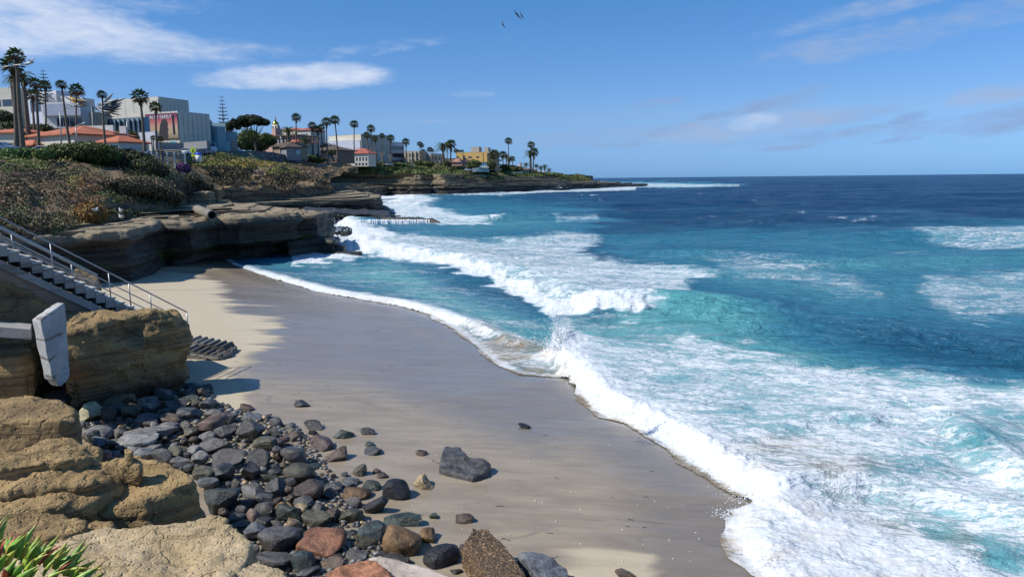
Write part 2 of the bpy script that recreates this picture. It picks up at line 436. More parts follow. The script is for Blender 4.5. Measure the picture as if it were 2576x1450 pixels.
# ------------------------------------------------------------------ sea
WAVES = [  # toe polyline in q with (x, y, height); rise width m, decay length m, toe level z
    ([(1385, 870, .8), (1372, 895, .85), (1400, 950, .75), (1450, 1005, .6), (1500, 1042, .5), (1570, 1065, .5), (1640, 1110, .5), (1700, 1150, .5), (1760, 1190, .45), (1830, 1240, .4), (1880, 1262, .3)], 0.9, 5.5, 0.25),
    ([(1825, 1290, .25), (1815, 1330, .35), (1850, 1400, .35), (1890, 1450, .35), (1930, 1560, .3)], 0.6, 3.0, 0.25),
    ([(600, 672, .18), (700, 706, .3), (800, 735, .32), (900, 752, .3), (1000, 770, .38), (1080, 792, .38), (1160, 822, .35), (1260, 858, .25), (1360, 880, .1)], 0.5, 1.6, 0.25),
    ([(830, 560, 1.1), (845, 612, .9), (900, 632, .8), (1000, 645, .8), (1080, 655, .8), (1150, 672, .75), (1230, 702, .8), (1300, 732, .82), (1345, 757, .86), (1375, 784, .9), (1460, 792, .95), (1560, 794, 1.0), (1640, 792, 1.0), (1700, 800, 1.05), (1800, 822, .7), (1900, 845, .35), (2000, 860, .05)], 3.6, 9.0, 0.1),
    ([(1900, 815, .1), (2050, 835, .25), (2200, 862, .5), (2350, 888, .6), (2576, 925, .6), (2800, 960, .6)], 3.4, 6.0, 0.1),
    ([(2300, 1030, .1), (2340, 1080, .45), (2400, 1150, .5), (2480, 1205, .5), (2620, 1265, .45), (2900, 1330, .3)], 1.2, 1.6, 0.2),
    ([(1980, 1120, .05), (2080, 1095, .25), (2200, 1085, .3), (2330, 1060, .1)], 1.0, 1.6, 0.2),
    ([(1900, 1290, .1), (2060, 1275, .32), (2200, 1262, .35), (2380, 1290, .3), (2560, 1330, .3)], 0.8, 1.6, 0.2),
    ([(940, 512, .6), (1020, 520, .9), (1110, 520, .8), (1200, 515, .4)], 6, 14, 0.1),
    ([(1250, 555, .4), (1380, 548, .8), (1500, 545, .4)], 3, 8, 0.1),
    ([(1150, 610, .3), (1300, 618, .6), (1420, 612, .6), (1550, 600, .3)], 3, 8, 0.1),
    ([(1550, 640, .3), (1750, 650, .5), (1950, 660, .5), (2150, 670, .3)], 3, 6, 0.1),
    ([(2000, 590, .2), (2250, 600, .6), (2576, 615, .6)], 4, 9, 0.1),
    ([(1750, 560, .4), (1900, 566, .8), (2080, 564, .4)], 4, 9, 0.1),
]
FOAM = [  # polygon, density, soft edge (q)
    ([(1365, 870), (1395, 800), (1430, 800), (1475, 860), (1620, 872), (1760, 885), (1880, 860), (2020, 898), (2200, 925), (2400, 945), (3700, 975), (3700, 1560), (1890, 1560), (1815, 1330), (1880, 1262), (1760, 1190), (1570, 1065), (1490, 1030), (1420, 975)], .58, 32),
    ([(1365, 870), (1430, 890), (1530, 960), (1700, 1040), (1850, 1130), (2000, 1250), (2300, 1300), (2500, 1400), (3700, 1560), (1890, 1560), (1815, 1330), (1880, 1262), (1760, 1190), (1570, 1065), (1490, 1030), (1420, 975)], .78, 40),
    ([(860, 585), (1000, 592), (1150, 606), (1300, 605), (1420, 585), (1500, 592), (1520, 604), (1460, 630), (1560, 655), (1720, 668), (1830, 685), (1730, 702), (1740, 742), (1680, 765), (1600, 785), (1400, 785), (1350, 750), (1250, 705), (1150, 672), (1000, 642), (850, 622)], .50, 14),
    ([(845, 605), (1000, 622), (1100, 638), (1230, 672), (1330, 716), (1400, 752), (1550, 766), (1650, 768), (1600, 790), (1400, 790), (1345, 758), (1230, 703), (1080, 655), (900, 632)], .95, 9),
    ([(795, 535), (850, 560), (960, 580), (1010, 600), (900, 640), (735, 662), (735, 628), (845, 622)], .95, 8),
    ([(930, 484), (1040, 483), (1110, 500), (1060, 515), (1130, 530), (1210, 545), (1240, 558), (1150, 566), (1100, 560), (960, 545)], .56, 7),
    ([(1040, 482), (1250, 484), (1420, 476), (1600, 466), (1600, 478), (1420, 483), (1250, 491), (1060, 490)], .50, 3),
    ([(1470, 461), (1560, 459), (1860, 463), (1860, 468), (1700, 472), (1600, 472), (1500, 469)], .45, 2.5),
    ([(2260, 572), (2420, 566), (3700, 570), (3700, 625), (2450, 622), (2330, 600)], .36, 12), ([(2330, 690), (2576, 670), (3700, 680), (3700, 800), (2400, 790), (2300, 740)], .34, 22),
    ([(1760, 640), (2000, 650), (2150, 690), (2250, 760), (2050, 720), (1850, 690)], .30, 20), ([(1850, 660), (2020, 662), (2030, 672), (1900, 674)], .45, 5),
    ([(1640, 880), (1730, 840), (1850, 850), (1900, 880), (1700, 905)], .5, 20),
    ([(700, 690), (800, 650), (1000, 660), (1150, 700), (1330, 780), (1380, 860), (1250, 850), (1000, 765), (800, 730)], .22, 25),
    ([(1420, 800), (1700, 810), (1900, 850), (1700, 880), (1450, 870)], .25, 20),
    ([(700, 700), (1000, 762), (1160, 812), (1290, 850), (1380, 880), (1300, 872), (1140, 828), (990, 776), (800, 738)], .75, 6),
    ([(1225, 540), (1255, 536), (1275, 548), (1230, 552)], .8, 4), ([(1990, 536), (2020, 532), (2035, 540)], .6, 3), ([(1390, 545), (1500, 540), (1510, 552), (1400, 556)], .35, 6),
    ([(960, 480), (1040, 484), (1045, 500), (1000, 512), (940, 500)], 1.0, 8), ([(975, 548), (1100, 552), (1210, 566), (1100, 572), (960, 566)], .7, 5),
    ([(2440, 800), (2480, 808), (2500, 820), (2450, 808)], .5, 4),
]
NEG = [((2470, 1130, 95, 42, .35)), ((2300, 1190, 120, 30, .22)), ((2330, 1340, 180, 30, .35)), ((2520, 1400, 120, 35, .4)), ((1890, 925, 70, 18, .18)), ((2080, 905, 60, 14, .2)), ((2250, 1005, 90, 14, .15)), ((1720, 975, 60, 14, .2)), ((2430, 1010, 100, 18, .12)), ((2130, 1040, 60, 12, .2)), ((2560, 1050, 80, 30, .25)), ((1870, 1060, 50, 14, .25))]
TURQ = [
    ([(735, 640), (1000, 650), (1400, 790), (1700, 770), (1900, 790), (2050, 850), (2400, 940), (3700, 980), (3700, 1560), (1800, 1560), (1350, 870), (1000, 750), (600, 670)], 0.95, 60),
    ([(930, 490), (1250, 500), (1500, 540), (1550, 600), (1250, 640), (900, 600)], .62, 40), ([(1500, 600), (2000, 580), (3700, 560), (3700, 960), (2200, 860), (1800, 760), (1500, 680)], .58, 50),
    ([(2300, 570), (3700, 570), (3700, 640), (2350, 620)], .7, 30), ([(2200, 690), (3700, 650), (3700, 820), (2300, 790)], .68, 50),
    ([(1480, 458), (1700, 458), (1870, 463), (1700, 472), (1500, 470)], .75, 4), ([(1600, 755), (1760, 750), (1900, 790), (1800, 850), (1600, 840)], 1.0, 20)]
SANDY = [([(1800, 1150), (1930, 1120), (2080, 1135), (2230, 1190), (2150, 1240), (1980, 1245), (1880, 1230)], .75, 45), ([(1850, 1300), (2000, 1280), (2250, 1290), (2420, 1380), (2480, 1470), (2000, 1560), (1900, 1480)], .55, 60),
         ([(1120, 830), (1250, 850), (1380, 880), (1430, 960), (1500, 1040), (1300, 950), (1200, 900)], 1.0, 16), ([(2330, 1340), (2440, 1330), (2480, 1400), (2380, 1420)], .6, 30),
         ([(600, 668), (700, 700), (900, 748), (1090, 785), (1290, 850), (1380, 885), (1370, 900), (1140, 840), (1000, 782), (700, 712)], .6, 7), ([(690, 690), (800, 720), (1000, 760), (1100, 790), (950, 765), (750, 725)], .6, 8)]


def build_sea():
    t = np.concatenate([[-3.0, -1.8], np.linspace(-1.1, -0.48, 25), np.linspace(-0.47, 0.80, 1080), np.linspace(0.82, 1.5, 30), [2.2, 4.0]])
    k = np.concatenate([np.arange(3000, 1600, -60), np.arange(1600, 110, -2.3), np.arange(110, 12, -1.4), [10, 8, 6, 4.5, 3.2, 2.2, 1.4, .9, .6, .4]])
    Y = FQ*8.0/k
    TT, YY = np.meshgrid(t, Y); X = TT*YY
    sh = X.shape
    x = X.ravel(); y = YY.ravel()
    s = shore_s(x, y)
    xq, yq = proj(x, y, np.full_like(x, 0.2))
    infr = (xq > -300) & (xq < 2850) & (yq < 1700)
    foam = np.zeros_like(x); turq = np.zeros_like(x); sandy = np.zeros_like(x)
    jx = xq+14*fbm(x*.5, y*.5, 0, 71, 3)*np.clip((yq-450)/300, .1, 2.0); jy = yq+22*fbm(x*.6, y*.6, 3, 72, 4)*np.clip((yq-450)/300, .06, 1.6)
    kk = np.clip((yq-450)/150, .12, 1.3); jx2 = xq+70*fbm(x*.07, y*.10, 0, 73, 4)*np.clip(kk*2, 0, 1.5); jy2 = yq+36*fbm(x*.07, y*.10, 5, 74, 4)*kk
    for poly, dn, soft in FOAM:
        foam = np.maximum(foam, dn*sstep(-soft, soft, sdpoly(jx, jy, poly)))
    for (cx, cy, rx, ry, a) in NEG:
        foam -= a*np.exp(-(((jx-cx)/rx)**2+((jy-cy)/ry)**2))
    for poly, dn, soft in TURQ:
        turq = np.maximum(turq, dn*sstep(-soft*1.7, soft*1.7, sdpoly(jx2, jy2, poly)))
    turq = np.maximum(turq, 0.32*sstep(490, 720, jy2))
    turq = np.clip(turq+0.16*fbm(x*.06, y*.12, 0, 33, 3), 0, 1)
    for poly, dn, soft in SANDY:
        sandy = np.maximum(sandy, dn*sstep(-soft, soft, sdpoly(jx, jy, poly)))
    sandy = sandy*np.clip(0.75+0.9*fbm(x*1.3, y*1.3, 0, 8, 4), 0, 1.2)
    # heights
    z = np.full_like(x, 0.0)
    base = 0.25*np.exp(-np.maximum(s, 0)/6.0); z += base
    wgt = sstep(3, 14, s)
    dist = np.hypot(x, y)
    z += wgt*(0.26*fbm(x*.10, y*.16, 0, 11, 2)+0.14*fbm(x*.33, y*.45, 0, 12, 2))+0.05*sstep(.5, 4, s)*fbm(x*1.1, y*1.5, 0, 14, 3)
    far = sstep(45, 90, dist)*(1-sstep(500, 900, dist)); z += far*0.34*fbm(x*.12, y*.3, 0, 15, 3)+sstep(60, 130, dist)*(1-sstep(700, 1500, dist))*.75*fbm(x*.028, y*.052, 0, 16, 3, ridged=True)
    crest = np.zeros_like(x)
    for poly, rise, decay, zt in WAVES:
        w = [PZ(a, b_, zt)[:2] for a, b_, _ in poly]; hs = np.array([h for _, _, h in poly])
        d, side, par = seg_dist(x, y, w)
        end = (par <= 1e-6) | (par >= len(w)-1-1e-6)
        sd_ = np.where(side > 0, d, -d)
        wob = (0.35 if rise < 3.5 else .30)*rise*fbm(x*.8, y*.8, 0, 44, 4)
        ws = [1/((x-a[0])**2+(y-a[1])**2+2.0)**2 for a in w]
        h = sum(a*b_ for a, b_ in zip(ws, hs))/sum(ws)
        prof = sstep(0, rise, sd_+wob)*np.exp(-np.maximum(sd_-rise, 0)/decay)
        # fade beyond the ends of the line
        e0 = np.hypot(x-w[0][0], y-w[0][1]); e1 = np.hypot(x-w[-1][0], y-w[-1][1])
        a0 = np.array(w[1])-np.array(w[0]); a1 = np.array(w[-2])-np.array(w[-1])
        b0 = ((x-w[0][0])*a0[0]+(y-w[0][1])*a0[1])/np.linalg.norm(a0); b1 = ((x-w[-1][0])*a1[0]+(y-w[-1][1])*a1[1])/np.linalg.norm(a1)
        fade = sstep(-1.5*rise-1, 0.0, b0)*sstep(-1.5*rise-1, 0.0, b1)
        z += h*prof*fade
        crest = np.maximum(crest, sstep(0, rise*.5, sd_)*(1-sstep(rise*.9, rise*1.6+.6, sd_))*fade*np.clip(h-.3, 0, 1)*(rise == 3.6))
        if rise < 1.0 and zt > .2: foam = np.maximum(foam, 1.05*sstep(-.1, .35, sd_+wob)*np.exp(-np.maximum(sd_-rise, 0)/(rise*1.9))*fade*np.clip(h*3, 0, 1))
    # thin lace over the backwash between the two fronts
    lacep = sstep(-14, 10, sdpoly(jx, jy, [(1120, 825), (1250, 852), (1370, 880), (1420, 960), (1500, 1045), (1420, 955), (1310, 945), (1250, 925), (1190, 880)]))
    foam = np.where(lacep > .05, np.maximum(foam*(1-.6*lacep), .36*lacep), foam)
    edge = sstep(-.1, .25, s)*(1-sstep(.3, 1.2, s)); foam = np.maximum(foam, edge*.62); sandy = np.maximum(sandy, 1-sstep(.12, .45, s))
    capn = fbm(x*.05, y*.075, 0, 95, 4, .6)+.35*fbm(x*.4, y*.7, 0, 96, 3); foam = np.maximum(foam, .40*sstep(.58, .85, capn)*sstep(45, 80, dist)*(1-sstep(500, 900, dist)))
    foam = np.clip(foam, 0, 1.1)
    # lumps of churned foam
    near = 1-sstep(40, 130, dist)
    lum = fbm(x*1.6, y*1.6, z, 21, 4, .55); lum2 = fbm(x*4.5, y*4.5, z, 22, 3, .6)
    z += sstep(.7, 1.05, foam)*(0.13*lum*near+0.035*lum2*near)+ sstep(.3, .7, foam)*(.02*lum2+.05*lum)*near
    z += sstep(.7, 1.0, foam)*(1-near)*0.35*fbm(x*.5, y*.25, 0, 23, 3)
    # the throw of spray where the two fronts meet, and where the wave strikes the ledge
    for (a, b_, zt, hh, rad) in ((1398, 866, .6, .34, .5), (1416, 858, .6, .22, .4), (1380, 882, .5, .22, .7), (812, 588, .8, 1.9, 1.5), (835, 596, .8, 1.3, 2.2), (865, 606, .8, .8, 2.5)):
        p = PZ(a, b_, zt); r = np.hypot(x-p[0], y-p[1]); g = np.exp(-(r/rad)**2)
        z += hh*g*(1+.35*fbm(x*3, y*3, 0, 77, 3)); foam = np.maximum(foam, 1.1*sstep(.15, .5, g))
    zs = sand_z(x, y)
    zedge = sstep(-.2, 1.0, s)
    z = np.where(s < 1.0, zs+0.02+(np.maximum(z, zs+.02)-zs-0.02)*zedge, np.maximum(z, zs+.03))
    z = np.where(lacep > .3, zs+0.03+.02*lum2, z) if False else z
    keep = (s > -0.25)+0.0
    sn = s+0.35*fbm(x*.9, y*.9, 0, 91, 4)*(1-sstep(60, 100, dist))
    F = grid_faces(*sh)
    ok = (sn > -0.05)
    F = F[ok[F].all(1)]
    used = np.zeros(len(x), bool); used[F.ravel()] = True
    idx = np.cumsum(used)-1
    V = np.stack([x, y, z], -1)[used]
    o = mesh_from('sea_water', V, idx[F], m_sea, True, {'foam': foam[used], 'turq': turq[used], 'sandy': np.clip(sandy[used], 0, 1), 'crest': np.clip(crest[used], 0, 1)})
    tag(o, kind='structure')
build_sea()

# ------------------------------------------------------------------ rock
def rock_mat(name, light, mid, dark, zw=None, sc=1.0, rough=0.9, strata=3.0, moss=None, bumpd=0.08, pits=False, bedamt=.78):
    m, T, b = new_mat(name)
    cs = T.coord((0.35*sc, 0.35*sc, strata*sc)); n = T.noise(cs, 1.0, 6, 0.62, 0.5)
    c = T.coord((1, 1, 1)); n2 = T.noise(c, 1.7*sc, 6, 0.65, 0.3); n3 = T.noise(c, 14*sc, 4, 0.65)
    col = T.mix(T.mapr(n, 0.3, 0.7), mid, light)
    col = T.mix(T.mapr(n2, 0.42, 0.75, 0, 0.8), col, mid)
    col = T.mix(T.mapr(n3, 0.5, 0.8, 0, 0.45), col, dark)
    bed = T.noise(T.coord((0.10*sc, 0.10*sc, strata*sc*2.2), rot=(0, 0, 0) if not pits else (.16, .22, 0)), 1.0, 4, 0.65, 0.3 if not pits else 1.6)
    col = T.mix(T.mapr(bed, 0.53, 0.60, 0, bedamt if not pits else .30), col, tuple(x*1.3 for x in dark))
    rg = rough
    if zw is not None:
        z = T.n('ShaderNodeSeparateXYZ'); T.link(T.n('ShaderNodeNewGeometry').outputs['Position'], z.inputs[0])
        zz = T.m('ADD', z.outputs[2], T.m('MULTIPLY', T.m('SUBTRACT', n2, 0.5), zw[2]))
        wetf = T.mapr(zz, zw[0], zw[1], 1.0, 0.0)
        dk = T.mix(T.mapr(n, 0.35, 0.65), dark, tuple(x*2.1 for x in dark))
        if moss is not None:
            mz = T.m('MULTIPLY', T.mapr(zz, moss[0], moss[1], 0.0, 1.0), T.mapr(zz, moss[1], moss[2], 1.0, 0.0))
            mz = T.m('MULTIPLY', mz, T.mapr(T.noise(T.coord((0.35, 0.35, 0.3)), 1.0, 4, 0.6), 0.5, 0.62))
            dk = T.mix(T.m('MULTIPLY', mz, 0.8), dk, (0.055, 0.095, 0.012))
        col = T.mix(wetf, col, dk); rg = T.mapr(wetf, 0, 1, rough, 0.55)
    h = T.m('ADD', T.m('SUBTRACT', T.m('MULTIPLY', n, 1.0), T.mapr(bed, 0.54, 0.62, 0, 0.5)), T.m('ADD', T.m('MULTIPLY', n2, .8), T.m('MULTIPLY', n3, .25)))
    if pits:
        wv = T.n('ShaderNodeVectorMath', operation='MULTIPLY_ADD'); T.link(T.noise(c, 1.2, 4, .6, out=1), wv.inputs[0]); wv.inputs[1].default_value = (.9, .9, .9); T.link(c, wv.inputs[2])
        ck = T.n('ShaderNodeTexVoronoi', feature='DISTANCE_TO_EDGE'); T.link(wv.outputs[0], ck.inputs['Vector']); ck.inputs['Scale'].default_value = .42*sc
        ckf = T.m('MULTIPLY', T.mapr(ck.outputs['Distance'], 0.0, 0.035, 1.0, 0.0), T.mapr(n2, .42, .58))
        col = T.mix(T.m('MULTIPLY', ckf, .4), col, tuple(x*.6 for x in dark)); h = T.m('SUBTRACT', h, T.m('MULTIPLY', ckf, .7))
        n5 = T.noise(c, 5.5*sc, 5, .7, .8); h = T.m('ADD', h, T.m('MULTIPLY', n5, .9)); col = T.mix(T.mapr(n5, .56, .72, 0, .45), col, dark)
        v = T.n('ShaderNodeTexVoronoi', feature='F1'); T.link(c, v.inputs['Vector']); v.inputs['Scale'].default_value = 5*sc
        h = T.m('ADD', h, T.mapr(v.outputs['Distance'], 0.0, 0.35, -0.8, 0.0))
    nb = T.bump(h, 0.8, bumpd)
    setb(T, b, color=col, rough=rg, normal=nb, spec=0.3)
    return m

m_cliff = rock_mat('cliff_sandstone', (0.38, 0.315, 0.21), (0.22, 0.175, 0.115), (0.028, 0.025, 0.020), (3.75, 4.6, 1.0), 0.8, strata=3.5, moss=(0.9, 1.7, 2.6), bumpd=0.16)
m_shelf = rock_mat('shelf_sandstone', (0.35, 0.295, 0.20), (0.18, 0.15, 0.10), (0.024, 0.022, 0.019), (2.6, 3.9, 1.2), 0.6, strata=3.6, bumpd=0.22)
m_head = rock_mat('headland_sandstone', (0.40, 0.325, 0.21), (0.25, 0.20, 0.13), (0.042, 0.038, 0.034), (3.0, 4.4, 3.0), 0.22, strata=4, bumpd=0.5)
m_wetrock = rock_mat('wet_ledge_rock', (0.075, 0.07, 0.055), (0.05, 0.047, 0.038), (0.018, 0.018, 0.017), None, 1.0, 0.4, bumpd=0.12)
m_block = rock_mat('block_sandstone', (0.46, 0.32, 0.145), (0.20, 0.137, 0.07), (0.06, 0.042, 0.025), (1.2, 2.0, .6), 1.3, strata=1.4, bumpd=0.09, pits=True)
m_ochre = rock_mat('ochre_sandstone', (0.50, 0.345, 0.16), (0.33, 0.225, 0.105), (0.085, 0.06, 0.034), None, 2.2, strata=1.6, bumpd=0.085, pits=True)
m_pale = rock_mat('pale_sandstone', (0.64, 0.50, 0.31), (0.48, 0.36, 0.19), (0.21, 0.15, 0.08), None, 2.4, strata=1.2, bumpd=0.07, pits=True)
m_conc = rock_mat('weathered_concrete', (0.40, 0.385, 0.35), (0.29, 0.28, 0.255), (0.13, 0.115, 0.095), None, 2.0, strata=0.6, bumpd=0.02)
m_soil = rock_mat('bluff_soil', (0.30, 0.215, 0.12), (0.17, 0.12, 0.072), (0.06, 0.045, 0.033), None, 0.7, strata=0.7, bumpd=0.3)


def remesh_obj(name, verts, faces, voxel, mat):
    me = bpy.data.meshes.new(name+'_base'); me.from_pydata([tuple(map(float, v)) for v in verts], [], faces); me.update()
    bm = bmesh.new(); bm.from_mesh(me); bmesh.ops.triangulate(bm, faces=[f for f in bm.faces if len(f.verts) > 4]); bmesh.ops.recalc_face_normals(bm, faces=bm.faces); bm.to_mesh(me); bm.free()
    o = bpy.data.objects.new(name, me); COL.objects.link(o)
    md = o.modifiers.new('r', 'REMESH'); md.mode = 'VOXEL'; md.voxel_size = voxel
    dg = bpy.context.evaluated_depsgraph_get(); dg.update()
    nm = bpy.data.meshes.new_from_object(o.evaluated_get(dg)); nm.name = name
    o.modifiers.clear(); o.data = nm; bpy.data.meshes.remove(me)
    nm.materials.clear(); nm.materials.append(mat)
    nm.polygons.foreach_set('use_smooth', np.ones(len(nm.polygons), bool))
    return o


def get_vn(me):
    n = len(me.vertices); V = np.empty(n*3, np.float32); me.vertices.foreach_get('co', V); N = np.empty(n*3, np.float32); me.vertex_normals.foreach_get('vector', N)
    return V.reshape(-1, 3).astype(float), N.reshape(-1, 3).astype(float)


def prism_rock(name, top, zb, voxel, mat, amp=0.15, sc=1.0, ledge=0.0, lsc=1.0, bulge=0.0, under=0.0, terr=0.0, seed=1, tsc=0.1, ridged=False, flare=0.0, cut=None, holes=None):
    """solid block: top outline [(x,y,z)], straight down to zb, then re-meshed and weathered into beds"""
    top = np.asarray(top, float); n = len(top)
    ar = 0.5*np.sum(top[:, 0]*np.roll(top[:, 1], -1)-np.roll(top[:, 0], -1)*top[:, 1])
    if ar < 0: top = top[::-1]
    c = top[:, :2].mean(0)
    rings = [top]
    for k, f in ((0.35, bulge), (0.75, bulge*.7+flare*.4), (1.0, -under+flare)):
        r = top.copy(); d = r[:, :2]-c; L = np.linalg.norm(d, axis=1)[:, None]+1e-6
        r[:, :2] += d/L*f; r[:, 2] = top[:, 2]*(1-k)+zb*k; rings.append(r)
    V = np.vstack(rings); F = [tuple(range(n))]
    for k in range(3):
        for i in range(n):
            j = (i+1) % n; F.append((k*n+i, (k+1)*n+i, (k+1)*n+j, k*n+j))
    F.append(tuple(3*n+i for i in range(n-1, -1, -1)))
    o = remesh_obj(name, V, F, voxel, mat)
    me = o.data; P, N = get_vn(me)
    x, y, z = P.T
    side = np.clip(1-np.abs(N[:, 2])*1.3, 0, 1)[:, None]; up = np.clip(N[:, 2], 0, 1)
    h = N*np.array([1, 1, 0]); h /= np.linalg.norm(h, axis=1)[:, None]+1e-6
    if ledge:
        zz = z+0.25*fbm(x*.12*sc, y*.12*sc, 0, seed+3, 2)*lsc
        st = vnoise(zz*0+3.3, zz*0+1.1, zz*2.2/lsc, seed)*.6+vnoise(zz*0, zz*0, zz*6.0/lsc, seed+1)*.4
        P = P+h*side*(ledge*st)[:, None]
    nn = fbm(x*.6*sc, y*.6*sc, z*.9*sc, seed+5, 5, .55, ridged=ridged)
    n2_ = fbm(x*3.1*sc, y*3.1*sc, z*4.5*sc, seed+15, 3, .6, ridged=True)
    P = P+N*(amp*nn+amp*.32*n2_)[:, None]
    if terr:
        t = fbm(x*tsc*.5, y*tsc*1.7, 0, seed+9, 4)*4.0
        q = np.floor(t)+sstep(.82, 1.0, t-np.floor(t)); P[:, 2] += up*terr*q
    me.vertices.foreach_set('co', P.astype(np.float32).ravel()); me.update()
    return o


# ---- near cliff, its blocks and the wide shelf behind
def W3(pts, mode='z'):
    return [PZ(x, y, v) if mode == 'z' else PD(x, y, v) for x, y, v in pts]

cliff_top = W3([(-300, 625, 4.6), (-60, 606, 4.6), (110, 592, 4.6), (200, 584, 4.6), (320, 578, 4.6), (400, 557, 4.6), (480, 556, 4.6), (535, 548, 4.6), (600, 548, 4.55), (700, 544, 4.45), (737, 543, 4.4)])
cr = cliff_top[-1]
cliff_top += [cr+np.array([-.5, 5, 0]), cr+np.array([-1.0, 13.5, -.1]), np.array([-26, 88, 4.5]), np.array([-40, 82, 4.9]), np.array([-62, 70, 5.0]), np.array([-62, 52, 5.0])]
o = prism_rock('sea_cliff', cliff_top, -0.5, 0.20, m_cliff, amp=.38, sc=1.0, ledge=.75, lsc=1.0, under=1.6, terr=.12, seed=4, tsc=.30)
P, N = get_vn(o.data)
# the sea has cut a cave into the foot of the face; push the foot back
cx0 = W3([(430, 665, 0.9), (700, 668, 0.4)])
dcl, _, par = seg_dist(P[:, 0], P[:, 1], [c[:2] for c in cliff_top[5:11]])
depth_cut = 4.2*sstep(2.4, .9, P[:, 2])*(1-sstep(2, 7, dcl))*(0.35+.65*sstep(.2, 1.6, par))
P[:, 1] += depth_cut; P[:, 0] -= depth_cut*.35
o.data.vertices.foreach_set('co', P.astype(np.float32).ravel()); o.data.update()
tag(o, kind='structure')

b2 = W3([(704, 541, 4.35), (798, 540, 4.3)]); b2 += [b2[1]+np.array([-.4, 9, 0]), b2[1]+np.array([-12, 11, 0]), b2[0]+np.array([-4, 2, 0])]
o = prism_rock('cliff_buttress', b2, -.5, .28, m_cliff, amp=.3, ledge=.35, lsc=1.2, seed=12); tag(o, kind='structure')
b3 = W3([(722, 606, 1.7), (800, 600, 1.75), (838, 602, 1.7)]); b3 += [b3[2]+np.array([-.3, 4, 0]), b3[0]+np.array([-3, 7, 0])]
o = prism_rock('wet_step_ledge', b3, -.5, .2, m_wetrock, amp=.2, ledge=.2, seed=15); tag(o, kind='structure')
c1 = PZ(856, 628, .2)
def slab_stack(name, layers, mat, jit=.35, freq=.25, seed=1, step=.8, lay=.25):
    """bedded rock: each layer (front polyline, back points, z bottom, z top) is a slab with its own ragged edge"""
    V = []; F = []; rs = np.random.RandomState(seed)
    for k, (front, back, z0, z1) in enumerate(layers):
        f = np.asarray(front, float)[:, :2]; seg = np.linalg.norm(np.diff(f, axis=0), axis=1); L = np.concatenate([[0], np.cumsum(seg)]); n = max(int(L[-1]/step), 8)
        t = np.linspace(0, L[-1], n); p = np.stack([np.interp(t, L, f[:, 0]), np.interp(t, L, f[:, 1])], -1)
        for _ in range(3): p[1:-1] = .25*p[:-2]+.5*p[1:-1]+.25*p[2:]
        d = np.gradient(p, axis=0); nn = np.stack([d[:, 1], -d[:, 0]], -1); nn /= np.linalg.norm(nn, axis=1)[:, None]+1e-9
        off = jit*(fbm(t*freq, 0*t+k*1.7, 0, seed, 4, .6)*1.3+.5*fbm(t*freq*.3, 0*t+k*.35, 0, seed+5, 2))+lay*rs.uniform(-1, 1)
        off += -jit*1.2*np.clip(fbm(t*freq*2.5, 0*t+k*.5, 0, seed+8, 3, ridged=True)-.35, 0, 1)
        p = p+nn*off[:, None]; b = np.asarray(back, float)[:, :2]; P2 = np.vstack([p, b]); m = len(P2); i0 = len(V)
        wz = .25*(z1-z0)*fbm(P2[:, 0]*.2, P2[:, 1]*.2, k*3.0, seed+2, 3)
        for (q, w) in zip(P2, wz): V.append((q[0], q[1], z1+w))
        inn = P2.copy(); inn[:n] -= nn*min(.12, jit*.3)
        for q in P2: V.append((q[0], q[1], z1-.35*(z1-z0)))
        for q in inn: V.append((q[0], q[1], z0-.15))
        F.append(tuple(range(i0, i0+m)))
        for r in range(2):
            for a in range(m-1): F.append((i0+r*m+a, i0+(r+1)*m+a, i0+(r+1)*m+a+1, i0+r*m+a+1))
    me_o = mesh_from(name, V, F, mat, False); bm = bmesh.new(); bm.from_mesh(me_o.data)
    bmesh.ops.triangulate(bm, faces=[f_ for f_ in bm.faces if len(f_.verts) > 4]); bm.to_mesh(me_o.data); bm.free()
    return me_o


def zq(xq, z, d):
    """plan point in photograph column xq at distance d (z only for the roll of the horizon)"""
    p = PZ(xq, 470, 4.0) if False else PD(xq, 500, d); return (p[0], d)


backL = [(-70, 320), (-150, 320), (-170, 150), (-110, 105), (-62, 92), (-40, 88)]
LY = []
zz = -.6
frontA = [(-28, 88.5), (-30, 100), (-41, 118), (-45, 130)]+[zq(x, 0, d) for x, d in ((700, 137), (760, 142), (820, 146), (880, 149), (925, 152), (952, 156), (966, 163), (968, 175), (962, 195), (940, 235), (905, 290))]
th_ = [.55, .42, .35, .5, .28, .40, .22, .34, .26, .38, .22, .30, .24, .30]
for k, t_ in enumerate(th_):
    fl = 3.4*max(0, 1-k/4.5)**1.3-.10*k
    A_ = np.array(frontA); d = np.gradient(A_, axis=0); nn = np.stack([d[:, 1], -d[:, 0]], -1); nn /= np.linalg.norm(nn, axis=1)[:, None]
    w = np.interp(np.arange(len(A_)), [0, 4, 7, len(A_)], [0, .2, 1, 1])
    LY.append((A_+nn*(fl*w)[:, None], backL, zz, zz+t_)); zz += t_
for k, (d, xr, dz) in enumerate(((149, 905, .22), (156, 935, .16), (163, 890, .26), (171, 915, .16), (180, 870, .28), (190, 895, .18), (201, 840, .30), (214, 870, .2), (228, 800, .3))):
    rs_ = np.random.RandomState(900+k)
    fr = [zq(380, 0, d-12+rs_.uniform(-4, 4)), zq(480, 0, d-4+rs_.uniform(-5, 5)), zq(580, 0, d+rs_.uniform(-4, 4)), zq(680, 0, d+rs_.uniform(-3, 3)), zq(xr-90, 0, d+2), zq(xr-30, 0, d+6), zq(xr, 0, d+16), zq(xr-12, 0, d+50), zq(xr-60, 0, 300)]
    LY.append((fr, [(-70, 330), (-150, 330), (-170, 150)], zz-.02, zz+dz)); zz += dz*.62
o = slab_stack('rock_shelf', LY, m_shelf, jit=.9, freq=.13, seed=22, step=.55, lay=.30); tag(o, kind='structure')
